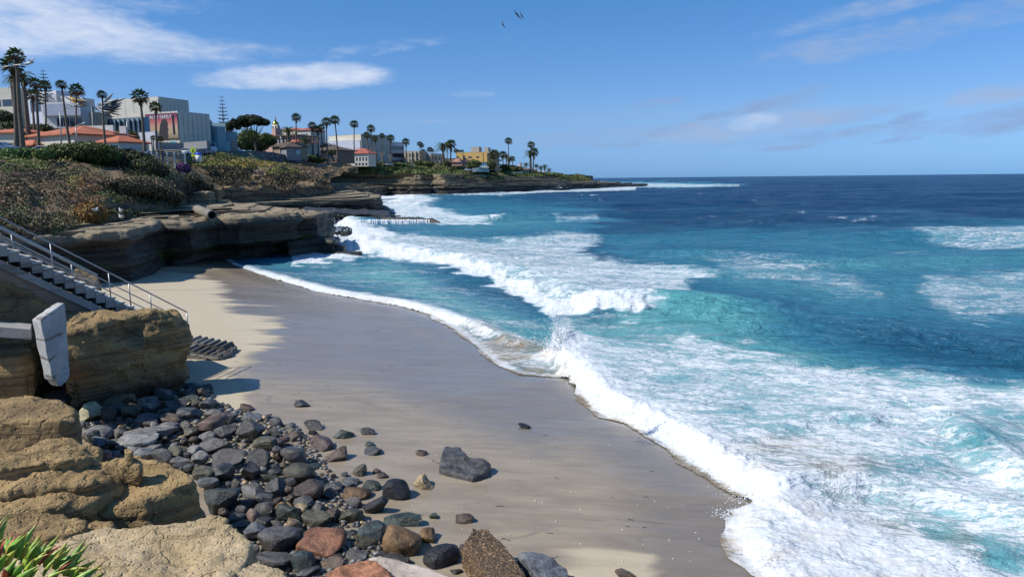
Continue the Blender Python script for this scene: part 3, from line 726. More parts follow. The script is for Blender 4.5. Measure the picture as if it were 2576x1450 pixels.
# thin beds lying back on top of the near cliff
LY = []; zz = 4.45
c0 = np.array([c[:2] for c in cliff_top[:14]])
for k, (inn, dz) in enumerate(((.9, .20), (2.0, .16), (3.4, .22), (5.2, .16), (7.5, .22), (10.5, .2))):
    d = np.gradient(c0[:12], axis=0); nn = np.stack([d[:, 1], -d[:, 0]], -1); nn /= np.linalg.norm(nn, axis=1)[:, None]
    f = c0[:11]-nn[:11]*inn; f = np.vstack([f, f[-1]+np.array([-.6-inn*.2, 4+inn*.2]), f[-1]+np.array([-2-inn*.3, 14])])
    LY.append((f, [(-40, 105), (-75, 100), (-75, 45)], zz, zz+dz)); zz += dz*.8
o = slab_stack('cliff_top_beds', LY, m_cliff, jit=.8, freq=.22, seed=27, step=.4, lay=.25); tag(o, kind='structure')
lw = W3([(742, 536, 2.6), (830, 532, 2.6), (930, 538, 1.9), (975, 543, 1.5), (985, 546, 1.0)]); lw += [lw[-1]+np.array([-3, 16, .6]), lw[0]+np.array([-3, 16, .5])]
o = prism_rock('shelf_foot_ledge', lw, -.5, .4, m_wetrock, amp=.35, ledge=.8, lsc=1.6, seed=25); tag(o, kind='structure')
wf = W3([(885, 551, 1.35), (960, 547, 1.4), (1040, 548, 1.4), (1085, 551, 1.3), (1108, 559, .8)]); wf += [wf[-1]+np.array([-2.0, 6, .4]), wf[0]+np.array([-1, 9, 0])]
wfo = prism_rock('reef_ledge', wf, -.5, .25, m_wetrock, amp=.28, ledge=.25, seed=31); tag(wfo, kind='structure')

# ---- headland cliffs, far side of the cove
def headland():
    base = [(600, 396), (760, 400), (860, 404), (940, 406), (1000, 404), (1042, 400), (1056, 398), (1064, 404), (1090, 406), (1110, 400), (1160, 416), (1240, 446), (1320, 478), (1400, 522), (1480, 580), (1540, 630), (1600, 700), (1590, 760)]
    F0 = np.array([zq(x, 0, d) for x, d in base]); d = np.gradient(F0, axis=0); nn = np.stack([d[:, 1], -d[:, 0]], -1); nn /= np.linalg.norm(nn, axis=1)[:, None]
    B0 = [(40, 900), (-120, 800), (-260, 600), (-260, 420)]; LY = []; zz = -1.0; rs_ = np.random.RandomState(4)
    lim = np.interp([b[0] for b in base], [600, 1100, 1250, 1400, 1480, 1540, 1600], [12, 11, 9.5, 8, 4.5, 2.2, .8])
    for k in range(15):
        t_ = rs_.uniform(.5, 1.1)
        rec = np.where(zz < 3.8, -9.5-1.6*max(0, 1-zz/1.5)+.12*k, -8.6+(zz-3.8)*1.25)
        over = np.clip(zz-lim, 0, 20)*14
        LY.append((F0-nn*(rec+over)[:, None], B0, zz, zz+t_)); zz += t_*.92
        if zz > 10.6: break
    o = slab_stack('headland_cliff', LY, m_head, jit=2.6, freq=.045, seed=41, step=1.6, lay=.7); tag(o, kind='structure')
    F1 = np.array([zq(x, 0, d) for x, d in ((560, 262), (650, 268), (740, 270), (800, 276), (850, 292), (900, 318), (940, 350), (968, 380), (985, 402))]); LY = []; zz = -.8
    d = np.gradient(F1, axis=0); nn = np.stack([d[:, 1], -d[:, 0]], -1); nn /= np.linalg.norm(nn, axis=1)[:, None]
    for k in range(15):
        t_ = rs_.uniform(.35, .75); rec = .15*k if zz < 4.2 else .6+(zz-4.2)*7
        LY.append((F1-nn*rec, [(-60, 420), (-200, 420), (-200, 250)], zz, zz+t_)); zz += t_*.95
    o = slab_stack('rock_terrace', LY, m_head, jit=2.0, freq=.07, seed=44, step=1.0, lay=.6); tag(o, kind='structure')
headland()


# ---- soil slopes drawn as lofted rows (x, y, forward distance)
def loft(name, rows, nu, nv, mat, amp=.5, sc=.1, seed=1, vamp=None, gully=0.0, skirt=3.5, endl=0, endr=0):
    R = []
    for r in rows:
        p = np.array([PD(*q) for q in r]); u = (np.array([q[0] for q in r], float)-r[0][0])/(r[-1][0]-r[0][0])
        t = np.linspace(0, 1, nu); R.append(np.stack([np.interp(t, u, p[:, k]) for k in range(3)], -1))
    last = R[-1].copy(); last[:, 2] -= skirt; last[:, 1] += .5; R.append(last); first = R[0].copy(); first[:, 2] -= skirt*.5; R.insert(0, first)
    rows = [None]*len(R)
    R = np.array(R); v0 = np.linspace(0, 1, len(rows)); tv = np.linspace(0, 1, nv)
    G = np.empty((nv, nu, 3))
    for k in range(3):
        for j in range(nu): G[:, j, k] = np.interp(tv, v0, R[:, j, k])
    x, y, z = G[..., 0], G[..., 1], G[..., 2]
    e = np.minimum(1, np.minimum(tv, 1-tv)*6)[:, None]
    z2 = z+amp*fbm(x*sc, y*sc, z*sc, seed, 5, .55)*(.35+.65*e)
    if gully: z2 += gully*fbm(x*sc*3, y*sc*.7, 0, seed+4, 4, ridged=True)*e
    uu = np.linspace(0, 1, nu)[None, :]; z2 = z2-endr*sstep(.90, 1.0, uu)-endl*sstep(.10, 0, uu)
    G[..., 2] = z2
    o = mesh_from(name, G.reshape(-1, 3), grid_faces(nv, nu)[:, ::-1], mat, True)
    tag(o, kind='structure')
    return o, G

bl_rows = [[(-900, 396, 120), (0, 396, 125), (300, 396, 130), (430, 398, 135), (560, 398, 150)],
           [(-900, 392, 70), (0, 386, 76), (130, 388, 84), (260, 402, 88), (420, 408, 93), (540, 412, 96)],
           [(-900, 450, 58), (0, 418, 64), (150, 420, 72), (280, 436, 77), (400, 440, 84), (560, 424, 98)],
           [(-900, 540, 50), (0, 478, 55), (150, 470, 62), (300, 470, 69), (400, 478, 76), (480, 462, 92), (560, 455, 110)],
           [(-900, 600, 46), (0, 552, 49), (110, 545, 53), (240, 520, 60), (330, 510, 67), (440, 505, 77), (500, 478, 105), (560, 474, 125)],
           [(-900, 680, 43), (0, 612, 45), (110, 596, 49), (200, 575, 54), (270, 550, 60), (400, 528, 70), (470, 510, 84), (560, 490, 118)]]
near_bluff, GN = loft('near_bluff', bl_rows, 240, 130, m_soil, amp=1.0, sc=.16, seed=51, gully=.45, endr=5)
b2_rows = [[(470, 402, 190), (560, 396, 205), (640, 408, 215), (700, 416, 222), (770, 420, 235), (900, 424, 260)],
           [(470, 408, 165), (560, 402, 175), (610, 409, 180), (660, 421, 186), (700, 423, 190), (745, 438, 200), (830, 452, 215)],
           [(470, 436, 150), (560, 432, 160), (620, 438, 166), (665, 446, 172), (700, 440, 176), (750, 450, 188), (830, 462, 200)],
           [(470, 462, 138), (560, 462, 146), (640, 466, 152), (690, 466, 158), (760, 464, 175), (830, 471, 190)],
           [(470, 484, 120), (560, 480, 130), (640, 478, 140), (700, 476, 148), (780, 473, 165), (840, 476, 180)]]
second_bluff, GB = loft('second_bluff', b2_rows, 160, 90, m_soil, amp=1.4, sc=.12, seed=61, gully=1.1)
hs_rows = [[(640, 407, 425), (900, 410, 428), (1100, 418, 475), (1250, 430, 505), (1400, 438, 585), (1480, 446, 665)],
           [(640, 411, 408), (830, 411, 407), (940, 414, 407), (1100, 421, 432), (1250, 433, 467), (1400, 440, 547), (1484, 452, 614)],
           [(640, 428, 402), (830, 422, 403), (940, 424, 403), (1100, 434, 416), (1250, 446, 449), (1400, 450, 527), (1486, 456, 602)],
           [(640, 440, 397), (830, 435, 400), (940, 436, 400), (1060, 440, 399), (1150, 446, 409), (1250, 455, 437), (1400, 459, 519), (1488, 461, 597)]]
head_slope, GH = loft('headland_slope', hs_rows, 260, 60, m_soil, amp=2.4, sc=.05, seed=71, gully=1.2, skirt=1.6)
# town ground behind the bluffs, rising inland
ZT = {90: [12.3, 12.3, 12.0, 11.6, 11, 11, 11], 150: [15.2, 15.0, 14.6, 13.5, 12.5, 12, 11], 215: [19, 18.4, 18.6, 16.8, 13.6, 12.5, 11], 300: [24, 23, 21.5, 18.5, 15.6, 13, 11], 450: [32, 30, 27, 23, 17.3, 13.4, 10.8], 800: [44, 40, 34, 28, 20, 15, 9]}
tx = [-900, 0, 300, 600, 900, 1200, 1500]


def town_z(xq, d):
    ks = sorted(ZT); zz = [np.interp(xq, tx, ZT[k]) for k in ks]
    return float(np.interp(d, ks, zz))


def PT(xq, d, dz=0.0):
    """point on the town ground at photograph column xq (taken at the horizon), distance d"""
    z = town_z(xq, d)+dz
    return np.array([(xq-1288.0)/FQ*d*(1/math.cos(PITCH))*math.cos(PITCH)*1.011, d, z])


def gz(x, d):
    xq = 1288+x/d*FQ/1.011
    return town_z(xq, d)


def on_town(xq, yq, d):
    """x from the photograph, z from the ground"""
    p = PD(xq, yq, d); return np.array([p[0], d, gz(p[0], d)])

m_asph, T, b = new_mat('town_ground'); n = T.noise(T.coord(), .15, 5); setb(T, b, color=T.mix(n, (.10, .10, .065), (.19, .17, .12)), rough=.9)
def town_ground():
    us = np.linspace(-900, 1490, 110); V = []
    for t in np.linspace(0, 1, 26)**1.5:
        for u in us:
            d0 = float(np.interp(u, [-900, 380, 470, 560, 640, 760, 900, 1100, 1250, 1400, 1490], [92, 98, 150, 195, 208, 240, 412, 470, 500, 580, 660]))
            d = d0+t*(900-d0)
            x = (u-1288)/FQ*d*1.011; V.append((x, d, gz(x, d)-.05-4*(t == 0)))
    o = mesh_from('town_ground', V, grid_faces(26, 110)[:, ::-1], m_asph, True); tag(o, kind='structure')
town_ground()

# ------------------------------------------------------------------ big sandstone blocks on the beach
def block(name, label, cat, top, zb, voxel, mat, grp=None, **kw):
    o = prism_rock(name, top, zb, voxel, mat, **kw); return tag(o, label, cat, grp)

def st0(i): return PD(135.6, 686.5, 24.0)+np.array([math.cos(math.radians(47))*.3*i, math.sin(math.radians(47))*.3*i, -.205*i])


G1 = 'sandstone blocks at the foot of the stairs'; G2 = 'ochre sandstone rocks below the viewpoint'
t = [PD(*v) for v in [(168, 836, 21.6), (225, 822, 22.0), (285, 803, 22.6), (345, 790, 23.2), (392, 783, 23.6), (418, 781, 23.9), (432, 788, 24.1), (447, 786, 24.7), (440, 776, 25.2), (385, 776, 25.0), (330, 780, 24.6), (240, 778, 24.2), (160, 780, 23.8)]]
o = block('sandstone_block', 'huge shaded sandstone block with sunlit tan top rising behind the cobbles', 'rock', t, 1.0, .085, m_block, G1, amp=.30, sc=.75, ledge=.05, lsc=.8, bulge=.38, under=.12, seed=102, terr=.05, tsc=.5)
P, N = get_vn(o.data)
p0 = PD(326, 832, 22.9); r = np.linalg.norm(P-p0, axis=1); P -= N*(.32*np.exp(-(r/.42)**2))[:, None]     # the round hollow high on its face
for a, b_, ss in ((210, 940, .9), (300, 960, 1.2), (400, 930, 1.0)):
    p0 = PD(a, b_, 22.8); r = np.hypot(P[:, 0]-p0[0], (P[:, 2]-p0[2])*2.2); P -= N*(.10*np.exp(-(r/ss)**4))[:, None]
low = sstep(1.9, 1.2, P[:, 2]); P -= N*(low*.07*vnoise(P[:, 2]*0, P[:, 0]*.3, P[:, 2]*22-P[:, 0]*2.5, 7))[:, None]
o.data.vertices.foreach_set('co', P.astype(np.float32).ravel())
block('sandstone_block', 'rounded sandstone block tight against the upright concrete slab, sunlit on top', 'rock', W3([(-120, 905, 2.9), (-20, 900, 2.95), (50, 893, 3.0), (76, 886, 3.0), (80, 872, 3.0), (60, 866, 3.0), (-20, 866, 3.0), (-120, 868, 3.0)]), 1.5, .08, m_block, G1, amp=.12, bulge=.10, under=.1, seed=111)
block('sandstone_block', 'lower sandstone ledge with a bright rim behind the upright concrete slab', 'rock', W3([(-120, 862, 3.0), (0, 860, 3.05), (60, 858, 3.1), (92, 842, 3.2), (100, 815, 3.2), (50, 812, 3.2), (-120, 822, 3.2)]), 1.2, .09, m_block, G1, amp=.14, bulge=.08, seed=112)
block('sandstone_block', 'squat dark sandstone boulder with a sunlit rounded rim beside the cobbles', 'rock', W3([(-160, 1075, 2.4), (0, 1060, 2.5), (80, 1052, 2.55), (150, 1056, 2.5), (188, 1058, 2.35), (186, 1030, 2.4), (150, 1008, 2.5), (70, 996, 2.6), (0, 1000, 2.6), (-160, 1005, 2.6)]), .8, .075, m_block, G1, amp=.13, bulge=.12, under=.1, seed=113, sc=1.4)
block('sandstone_block', 'tan sandstone ledge seen through the handrails behind the stairs', 'rock', [PD(165, 700, 27.5), PD(190, 690, 27.5), PD(240, 712, 28), PD(246, 735, 28), PD(248, 700, 30), PD(190, 672, 30)], 1.2, .1, m_block, G1, amp=.12, seed=115)
block('sandstone_block', 'brown weathered rock mass under the concrete stairs', 'rock', [p_+np.array([0, 0, -1.05]) for p_ in (st0(-16), st0(-8), st0(-2), st0(2), st0(5), st0(8), st0(12))]+[p_+np.array([-1.8, 1.7, -1.05]) for p_ in (st0(12), st0(5), st0(-2), st0(-16))], .9, .10, m_block, G1, amp=.24, sc=.9, bulge=.35, ledge=.12, lsc=.7, seed=116)

block('ochre_rock', 'topmost of the three fluted ochre ledges below the dark boulder', 'rock', W3([(-90, 1200, 2.7), (0, 1184, 2.75), (110, 1168, 2.75), (200, 1158, 2.7), (245, 1148, 2.55), (249, 1133, 2.55), (174, 1101, 2.8), (100, 1106, 2.85), (45, 1128, 2.85), (-90, 1160, 2.8)]), .8, .055, m_ochre, G2, amp=.13, sc=2.4, under=.05, ledge=.06, lsc=.3, seed=120, ridged=True)
block('ochre_rock', 'middle fluted ochre ledge with a bulging knobbly end', 'rock', W3([(-90, 1256, 2.5), (0, 1240, 2.55), (110, 1222, 2.55), (220, 1216, 2.5), (296, 1216, 2.3), (304, 1196, 2.3), (274, 1166, 2.4), (214, 1160, 2.5), (187, 1141, 2.65), (100, 1153, 2.65), (0, 1190, 2.6), (-90, 1200, 2.6)]), .8, .055, m_ochre, G2, amp=.14, sc=2.3, ledge=.06, lsc=.3, seed=123, ridged=True)
block('ochre_rock', 'lowest fluted ochre ledge with a ragged lip next to the flat slanting slab', 'rock', W3([(-90, 1310, 2.3), (0, 1292, 2.35), (110, 1280, 2.35), (210, 1276, 2.2), (262, 1252, 2.15), (281, 1233, 2.2), (250, 1211, 2.3), (167, 1230, 2.35), (117, 1221, 2.4), (0, 1240, 2.4), (-90, 1256, 2.4)]), .8, .055, m_ochre, G2, amp=.14, sc=2.3, ledge=.05, lsc=.3, seed=126, ridged=True)
block('ochre_rock', 'knobbly ochre rock directly behind the ice plant', 'rock', W3([(-90, 1380, 2.2), (0, 1370, 2.2), (130, 1352, 2.2), (205, 1338, 2.1), (210, 1322, 2.1), (167, 1300, 2.2), (127, 1295, 2.25), (67, 1280, 2.3), (0, 1287, 2.3), (-90, 1300, 2.3)]), .8, .055, m_ochre, G2, amp=.13, sc=2.4, seed=129, ridged=True)
block('ochre_rock', 'flat slanting ochre slab with a sheer shaded side facing the viewer', 'rock', W3([(225, 1298, 1.95), (300, 1272, 2.05), (360, 1252, 2.15), (435, 1230, 2.2), (482, 1212, 2.2), (486, 1198, 2.2), (470, 1184, 2.3), (410, 1162, 2.4), (342, 1146, 2.5), (266, 1158, 2.5), (250, 1200, 2.3), (235, 1250, 2.1)]), .7, .055, m_ochre, G2, amp=.085, sc=2.0, bulge=.12, flare=.35, ledge=.05, lsc=.3, seed=133, terr=.03, tsc=1.2)
block('ochre_rock', 'knobbed ochre rock like a toadstool perched on the slanting slab', 'rock', W3([(303, 1168, 2.62), (350, 1170, 2.62), (352, 1155, 2.66), (330, 1146, 2.75), (305, 1152, 2.7)]), 2.2, .035, m_ochre, G2, amp=.06, sc=4, bulge=.03, under=.05, seed=136)
kn = W3([(314, 1140, 2.86), (332, 1140, 2.86), (334, 1128, 2.92), (322, 1124, 2.94), (311, 1130, 2.9)])
block('ochre_rock', 'small fist-shaped stone standing on top of the toadstool rock', 'rock', kn, 2.6, .03, m_ochre, G2, amp=.03, sc=5, seed=137)
block('ochre_rock', 'little lump of ochre rock lying loose on the slanting slab', 'rock', W3([(374, 1166, 2.42), (398, 1166, 2.42), (396, 1154, 2.45), (378, 1154, 2.45)]), 2.2, .03, m_ochre, G2, amp=.03, sc=5, seed=138)
block('ochre_rock', 'thin chips of ochre rock wedged between the ledges and the pale slab', 'rock', W3([(212, 1340, 1.9), (280, 1332, 1.9), (285, 1318, 1.9), (240, 1305, 1.95), (210, 1312, 1.95)]), .8, .05, m_ochre, G2, amp=.08, sc=3, seed=139)
block('pale_sandstone_slab', 'broad pale tan sandstone slab beside the ice plant, bumpy along its far edge', 'rock', W3([(-60, 1560, 2.2), (300, 1560, 2.1), (520, 1480, 1.95), (590, 1448, 1.9), (625, 1405, 1.85), (632, 1362, 1.9), (600, 1335, 2.0), (575, 1308, 2.15), (530, 1296, 2.2), (480, 1318, 2.1), (400, 1316, 2.1), (300, 1322, 2.1), (200, 1334, 2.1), (140, 1345, 2.1), (-60, 1400, 2.2)]), .6, .05, m_pale, G2, amp=.13, sc=1.5, bulge=.05, ledge=.06, lsc=.3, seed=142, terr=.025, tsc=1.5)
block('pale_sandstone_slab', 'smaller golden sandstone hump in front of the broad pale slab', 'rock', W3([(440, 1620, 2.1), (720, 1620, 2.0), (735, 1470, 1.85), (710, 1432, 1.8), (650, 1412, 1.8), (590, 1425, 1.85), (520, 1440, 1.9), (470, 1475, 2.0)]), .6, .045, m_pale, G2, amp=.10, sc=1.7, seed=147, bulge=.05)

# ------------------------------------------------------------------ concrete wreckage
def box_mesh(name, c0, c1, mat, parent=None, bev=0.0):
    x0, y0, z0 = c0; x1, y1, z1 = c1
    V = [(x0, y0, z0), (x1, y0, z0), (x1, y1, z0), (x0, y1, z0), (x0, y0, z1), (x1, y0, z1), (x1, y1, z1), (x0, y1, z1)]
    F = [(0, 3, 2, 1), (4, 5, 6, 7), (0, 1, 5, 4), (1, 2, 6, 5), (2, 3, 7, 6), (3, 0, 4, 7)]
    return mesh_from(name, V, F, mat, False, parent=parent)


class MB:
    """collects simple solids into one mesh"""
    def __init__(s): s.v = []; s.f = []
    def add(s, V, F):
        n = len(s.v); s.v += [tuple(map(float, v)) for v in V]; s.f += [tuple(i+n for i in f) for f in F]; return s
    def box(s, x0, x1, y0, y1, z0, z1, M=None):
        V = [(x0, y0, z0), (x1, y0, z0), (x1, y1, z0), (x0, y1, z0), (x0, y0, z1), (x1, y0, z1), (x1, y1, z1), (x0, y1, z1)]
        if M is not None: V = [tuple(M @ Vector(v)) for v in V]
        return s.add(V, [(0, 3, 2, 1), (4, 5, 6, 7), (0, 1, 5, 4), (1, 2, 6, 5), (2, 3, 7, 6), (3, 0, 4, 7)])
    def ngon_prism(s, base, vec):
        n = len(base); vec = np.asarray(vec, float); B = [np.asarray(p, float) for p in base]
        return s.add(B+[p+vec for p in B], [tuple(range(n)), tuple(range(2*n-1, n-1, -1))]+[(i, i+n, (i+1) % n+n, (i+1) % n) for i in range(n)])
    def tube(s, p0, p1, r0, r1=None, n=6, cap=True):
        r1 = r0 if r1 is None else r1
        a = Vector([float(q) for q in p0]); b_ = Vector([float(q) for q in p1]); d = (b_-a)
        if d.length < 1e-6: return s
        qn = d.to_track_quat('Z', 'Y'); V = []
        for P_, r in ((a, r0), (b_, r1)):
            for i in range(n):
                an = 2*math.pi*i/n; V.append(tuple(P_+qn @ Vector((r*math.cos(an), r*math.sin(an), 0))))
        F = [(i, (i+1) % n, n+(i+1) % n, n+i) for i in range(n)]
        if cap: F += [tuple(range(n-1, -1, -1)), tuple(range(n, 2*n))]
        return s.add(V, F)
    def build(s, name, mat, parent=None, smooth=False, fix=True):
        o = mesh_from(name, s.v, s.f, mat, smooth, parent=parent)
        if fix:
            bm = bmesh.new(); bm.from_mesh(o.data); bmesh.ops.recalc_face_normals(bm, faces=bm.faces); bm.to_mesh(o.data); bm.free()
        return o


m_metal, T, b = new_mat('galvanised_rail'); n = T.noise(T.coord(), 9, 4)
setb(T, b, color=T.mix(n, (.36, .36, .35), (.50, .50, .49)), rough=.42, metal=.75)
m_slab = rock_mat('broken_slab', (0.54, 0.54, 0.52), (0.34, 0.335, 0.32), (0.10, 0.075, 0.055), None, 2.6, strata=0.5, bumpd=0.03)
A, B_, C_, D_ = PD(80, 802, 19.7), PD(102.6, 802.5, 19.4), PD(162.5, 760, 21.2), PD(134.6, 760, 21.5)
face = [B_, C_, PD(168, 812, C_[1]-.1), PD(172, 880, C_[1]-.4), PD(176, 945, C_[1]-.6), PD(170, 958, C_[1]-.9), PD(156, 973, (B_[1]+C_[1])/2-.3), PD(146, 966, B_[1]+.6), PD(134, 955, B_[1]+.1), PD(116, 870, B_[1])]
mb = MB(); mb.ngon_prism(face, A-B_)
o = mb.build('slab_base', m_slab); V_ = [tuple(v.co) for v in o.data.vertices]; F_ = [tuple(p.vertices) for p in o.data.polygons]; me_ = o.data; bpy.data.objects.remove(o); bpy.data.meshes.remove(me_)
o = remesh_obj('concrete_slab', V_, F_, .045, m_slab); P, N = get_vn(o.data); P += N*(.016*fbm(P[:, 0]*3, P[:, 1]*3, P[:, 2]*3, 9, 4))[:, None]
pp = PD(160, 905, C_[1]-1); r = np.hypot((P[:, 1]-pp[1])*1.2, (P[:, 2]-pp[2])*.6); P -= N*(.05*np.exp(-(r/.35)**2)*(1+fbm(P[:, 0]*6, P[:, 1]*6, P[:, 2]*3, 3, 3)))[:, None]
o.data.vertices.foreach_set('co', P.astype(np.float32).ravel())
tag(o, 'tall broken concrete slab standing upright and leaning against the sandstone block', 'concrete slab')
mb = MB(); q = [PD(-120, 812, 20.2), PD(76, 828, 20.6), PD(79, 814, 21.6), PD(-120, 796, 21.2)]; mb.ngon_prism(q, (0, 0, -.30))
o = mb.build('concrete_beam', m_conc); tag(o, 'long white concrete beam lying across the rocks toward the upright slab', 'concrete beam')
mb = MB(); q = W3([(-60, 752, 4.2), (0, 785, 3.9), (52, 812, 3.6), (60, 806, 3.6), (4, 776, 3.9), (-60, 742, 4.2)]); mb.ngon_prism(q, (0, 0, -.5))
o = mb.build('concrete_beam', m_slab); tag(o, 'tilted grey concrete fragment behind the long white beam', 'concrete beam')

# ------------------------------------------------------------------ stairs
ST0 = PD(135.6, 686.5, 24.0); TH = math.radians(47); RUN, RISE = .30, .205
du = np.array([math.cos(TH), math.sin(TH), 0]); dn = np.array([-math.sin(TH), math.cos(TH), 0])
stair = empty('beach_stairs', ST0-np.array([0, 0, 3]), label='steep concrete stairs with pale treads running down to the beach', cat='stairs')


def st(i, w=0.0, dz=0.0): return ST0+du*(RUN*i)+dn*w-np.array([0, 0, RISE*i])+np.array([0, 0, dz])


def rel(V, o): return [np.asarray(v, float)-np.array(o.location) for v in V]


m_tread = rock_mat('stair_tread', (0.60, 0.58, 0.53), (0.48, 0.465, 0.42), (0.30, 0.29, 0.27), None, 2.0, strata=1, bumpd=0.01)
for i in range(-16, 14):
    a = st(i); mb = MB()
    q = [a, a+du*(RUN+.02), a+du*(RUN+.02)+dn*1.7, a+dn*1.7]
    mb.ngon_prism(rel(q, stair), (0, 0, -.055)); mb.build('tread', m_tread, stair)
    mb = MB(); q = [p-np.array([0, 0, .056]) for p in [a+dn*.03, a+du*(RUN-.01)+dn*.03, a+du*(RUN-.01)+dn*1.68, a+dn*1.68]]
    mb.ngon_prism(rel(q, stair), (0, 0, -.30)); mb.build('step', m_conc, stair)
mb = MB(); e0, e1 = st(-18), st(14)
q = [e0+np.array([0, 0, -.42]), e1+np.array([0, 0, -.42]), e1+np.array([0, 0, -.70]), e0+np.array([0, 0, -.70])]
mb.ngon_prism(rel([p-dn*.06 for p in q], stair), dn*1.8); mb.build('stringer', m_conc, stair)
q = [e0+np.array([0, 0, -.71]), st(6)+np.array([0, 0, -.71]), st(6)+np.array([0, 0, -1.0]), st(-2)+np.array([0, 0, -1.9]), e0+np.array([0, 0, -2.4])]
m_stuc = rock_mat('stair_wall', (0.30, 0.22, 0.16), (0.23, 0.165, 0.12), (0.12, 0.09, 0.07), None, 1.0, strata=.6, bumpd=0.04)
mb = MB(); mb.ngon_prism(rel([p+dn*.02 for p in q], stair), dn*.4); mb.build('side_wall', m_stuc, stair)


def railing(w, i0, i1, posts, top, lows, label, r=.024, rtop=.026, endpost=None, lift=0.0):
    root = empty('handrail', st(i0, w), label=label, cat='handrail', group='metal handrails of the beach stairs')
    for i in posts:
        MB().tube(*rel([st(i, w, -.05+lift*.2), st(i, w, top)], root), r, n=8).build('post', m_metal, root, True)
    MB().tube(*rel([st(i0, w, top), st(i1, w, top)], root), rtop, n=8).build('top_rail', m_metal, root, True)
    for h in lows: MB().tube(*rel([st(i0, w, h), st(i1, w, h)], root), r*.85, n=8).build('lower_rail', m_metal, root, True)
    return root
railing(0.06, -17, 14.2, [-13, -6.5, 0.0, 5.6, 7.7, 10.0, 14.2], 1.0, [.62, .32], 'outer galvanised handrail of the stairs, reaching lowest onto the sand', .022, .024)
railing(1.25, -17, 5.6, [-8.5, -2.6, 3.0], .80, [.52, .34, .12], 'thicker inner handrail of the stairs with closely spaced bars', .030, .045)

# broken foot of the stairs
base = PG(452, 902)
bs = empty('broken_steps', base, label='broken lower flight of concrete steps lying tilted on the wet sand', cat='steps')
m_bs = rock_mat('broken_steps_mat', (0.30, 0.28, 0.25), (0.19, 0.17, 0.145), (0.05, 0.045, 0.04), None, 2.2, strata=.8, bumpd=0.05)
d1 = np.array([.285, -.05, -.045])
for row, (ox, oy, oz, n) in enumerate(((-.25, 1.2, .36, 6), (.0, .25, .20, 6))):
    for i in range(n):
        a = np.array([ox, oy, oz])+d1*i; dd = np.array([.05, .95, 0])
        q = [a+(0, 0, -.25), a+(0, 0, .10), a+(.20, -.02, .16), a+(.31, -.03, -.02), a+(.31, -.03, -.30)]
        mb = MB(); mb.ngon_prism(q, dd); o = mb.build('broken_step', m_bs, bs)
lump = prism_rock('rubble_base', [tuple(np.array(bs.location)+p) for p in [(-.4, .1, .2), (.7, -.02, .16), (1.6, -.1, .06), (1.85, .5, .05), (1.6, 1.9, .05), (0, 2.2, .2), (-.5, 1.4, .3)]], float(base[2])-.3, .06, m_bs, amp=.13, sc=2.5, seed=160, under=.1)
me = lump.data; P, _ = get_vn(me); me.vertices.foreach_set('co', (P-np.array(bs.location)).astype(np.float32).ravel()); lump.parent = bs

# ------------------------------------------------------------------ cobbles and boulders
CC = dict(dg=(.074, .070, .067), g=(.138, .130, .120), bg=(.100, .108, .114), br=(.125, .088, .060), rb=(.095, .062, .050), tan=(.36, .27, .15), bk=(.014, .015, .020), gn=(.065, .090, .070), og=(.27, .115, .055),
          pk=(.30, .20, .165), ol=(.105, .098, .062), mv=(.100, .093, .088), cr=(.50, .42, .26), pg=(.215, .215, .205), gb=(.20, .115, .045), tl=(.050, .068, .068))
CN = dict(dg='dark grey', g='grey', bg='blue-grey', br='brown', rb='red-brown', tan='tan', bk='black', gn='green', og='orange', pk='pink-brown', ol='olive grey', mv='mauve-grey', cr='cream', pg='pale grey', gb='golden brown', tl='dark teal')
stone_mats = {}


def stone_mat(c, wet):
    k = (c, wet)
    if k in stone_mats: return stone_mats[k]
    m, T, b = new_mat('stone_%s%s' % (CN[c].replace(' ', '_').replace('-', '_'), '_wet' if wet else ''))
    co = T.coord((1, 1, 1)); n1 = T.noise(co, 3.5, 6, .65, .6); n2 = T.noise(co, 26, 4, .7); n3 = T.noise(T.coord((1, 1, 4), rot=(.5, .7, 0)), 5, 5, .6, 1.2)
    oi = T.n('ShaderNodeObjectInfo')
    base = np.array(CC[c])*(0.70 if wet else 1.05)
    dk = tuple(base*.45); lt = tuple(np.minimum(base*1.65+.012, .8))
    col = T.mix(T.mapr(n1, .32, .7), dk, lt)
    col = T.mix(T.mapr(n2, .45, .75, 0, .5), col, tuple(base*.35))
    rust = {'gb': (.30, .14, .04), 'ol': (.17, .115, .045), 'og': (.16, .10, .05), 'br': (.2, .11, .05), 'tl': (.05, .16, .20)}.get(c, tuple(base*1.9))
    col = T.mix(T.mapr(n3, .56, .68, 0, .55), col, rust)
    hs = T.n('ShaderNodeHueSaturation'); T.link(col, hs.inputs['Color']); T.link(T.m('MULTIPLY_ADD', oi.outputs['Random'], .7, .68), hs.inputs['Value'])
    nb = T.bump(T.m('ADD', T.m('MULTIPLY', n1, .9), T.m('ADD', T.m('MULTIPLY', n3, .6), T.m('MULTIPLY', n2, .7))), .95, .035)
    setb(T, b, color=hs.outputs[0], rough=T.mapr(n2, .3, .7, .24 if wet else .50, .50 if wet else .80), normal=nb, spec=.5)
    stone_mats[k] = m; return m


_ico = {}


def ico(sub):
    if sub not in _ico:
        bm = bmesh.new(); bmesh.ops.create_icosphere(bm, subdivisions=sub, radius=1); bm.verts.ensure_lookup_table()
        _ico[sub] = (np.array([v.co[:] for v in bm.verts]), np.array([[v.index for v in f.verts] for f in bm.faces])); bm.free()
    return _ico[sub]


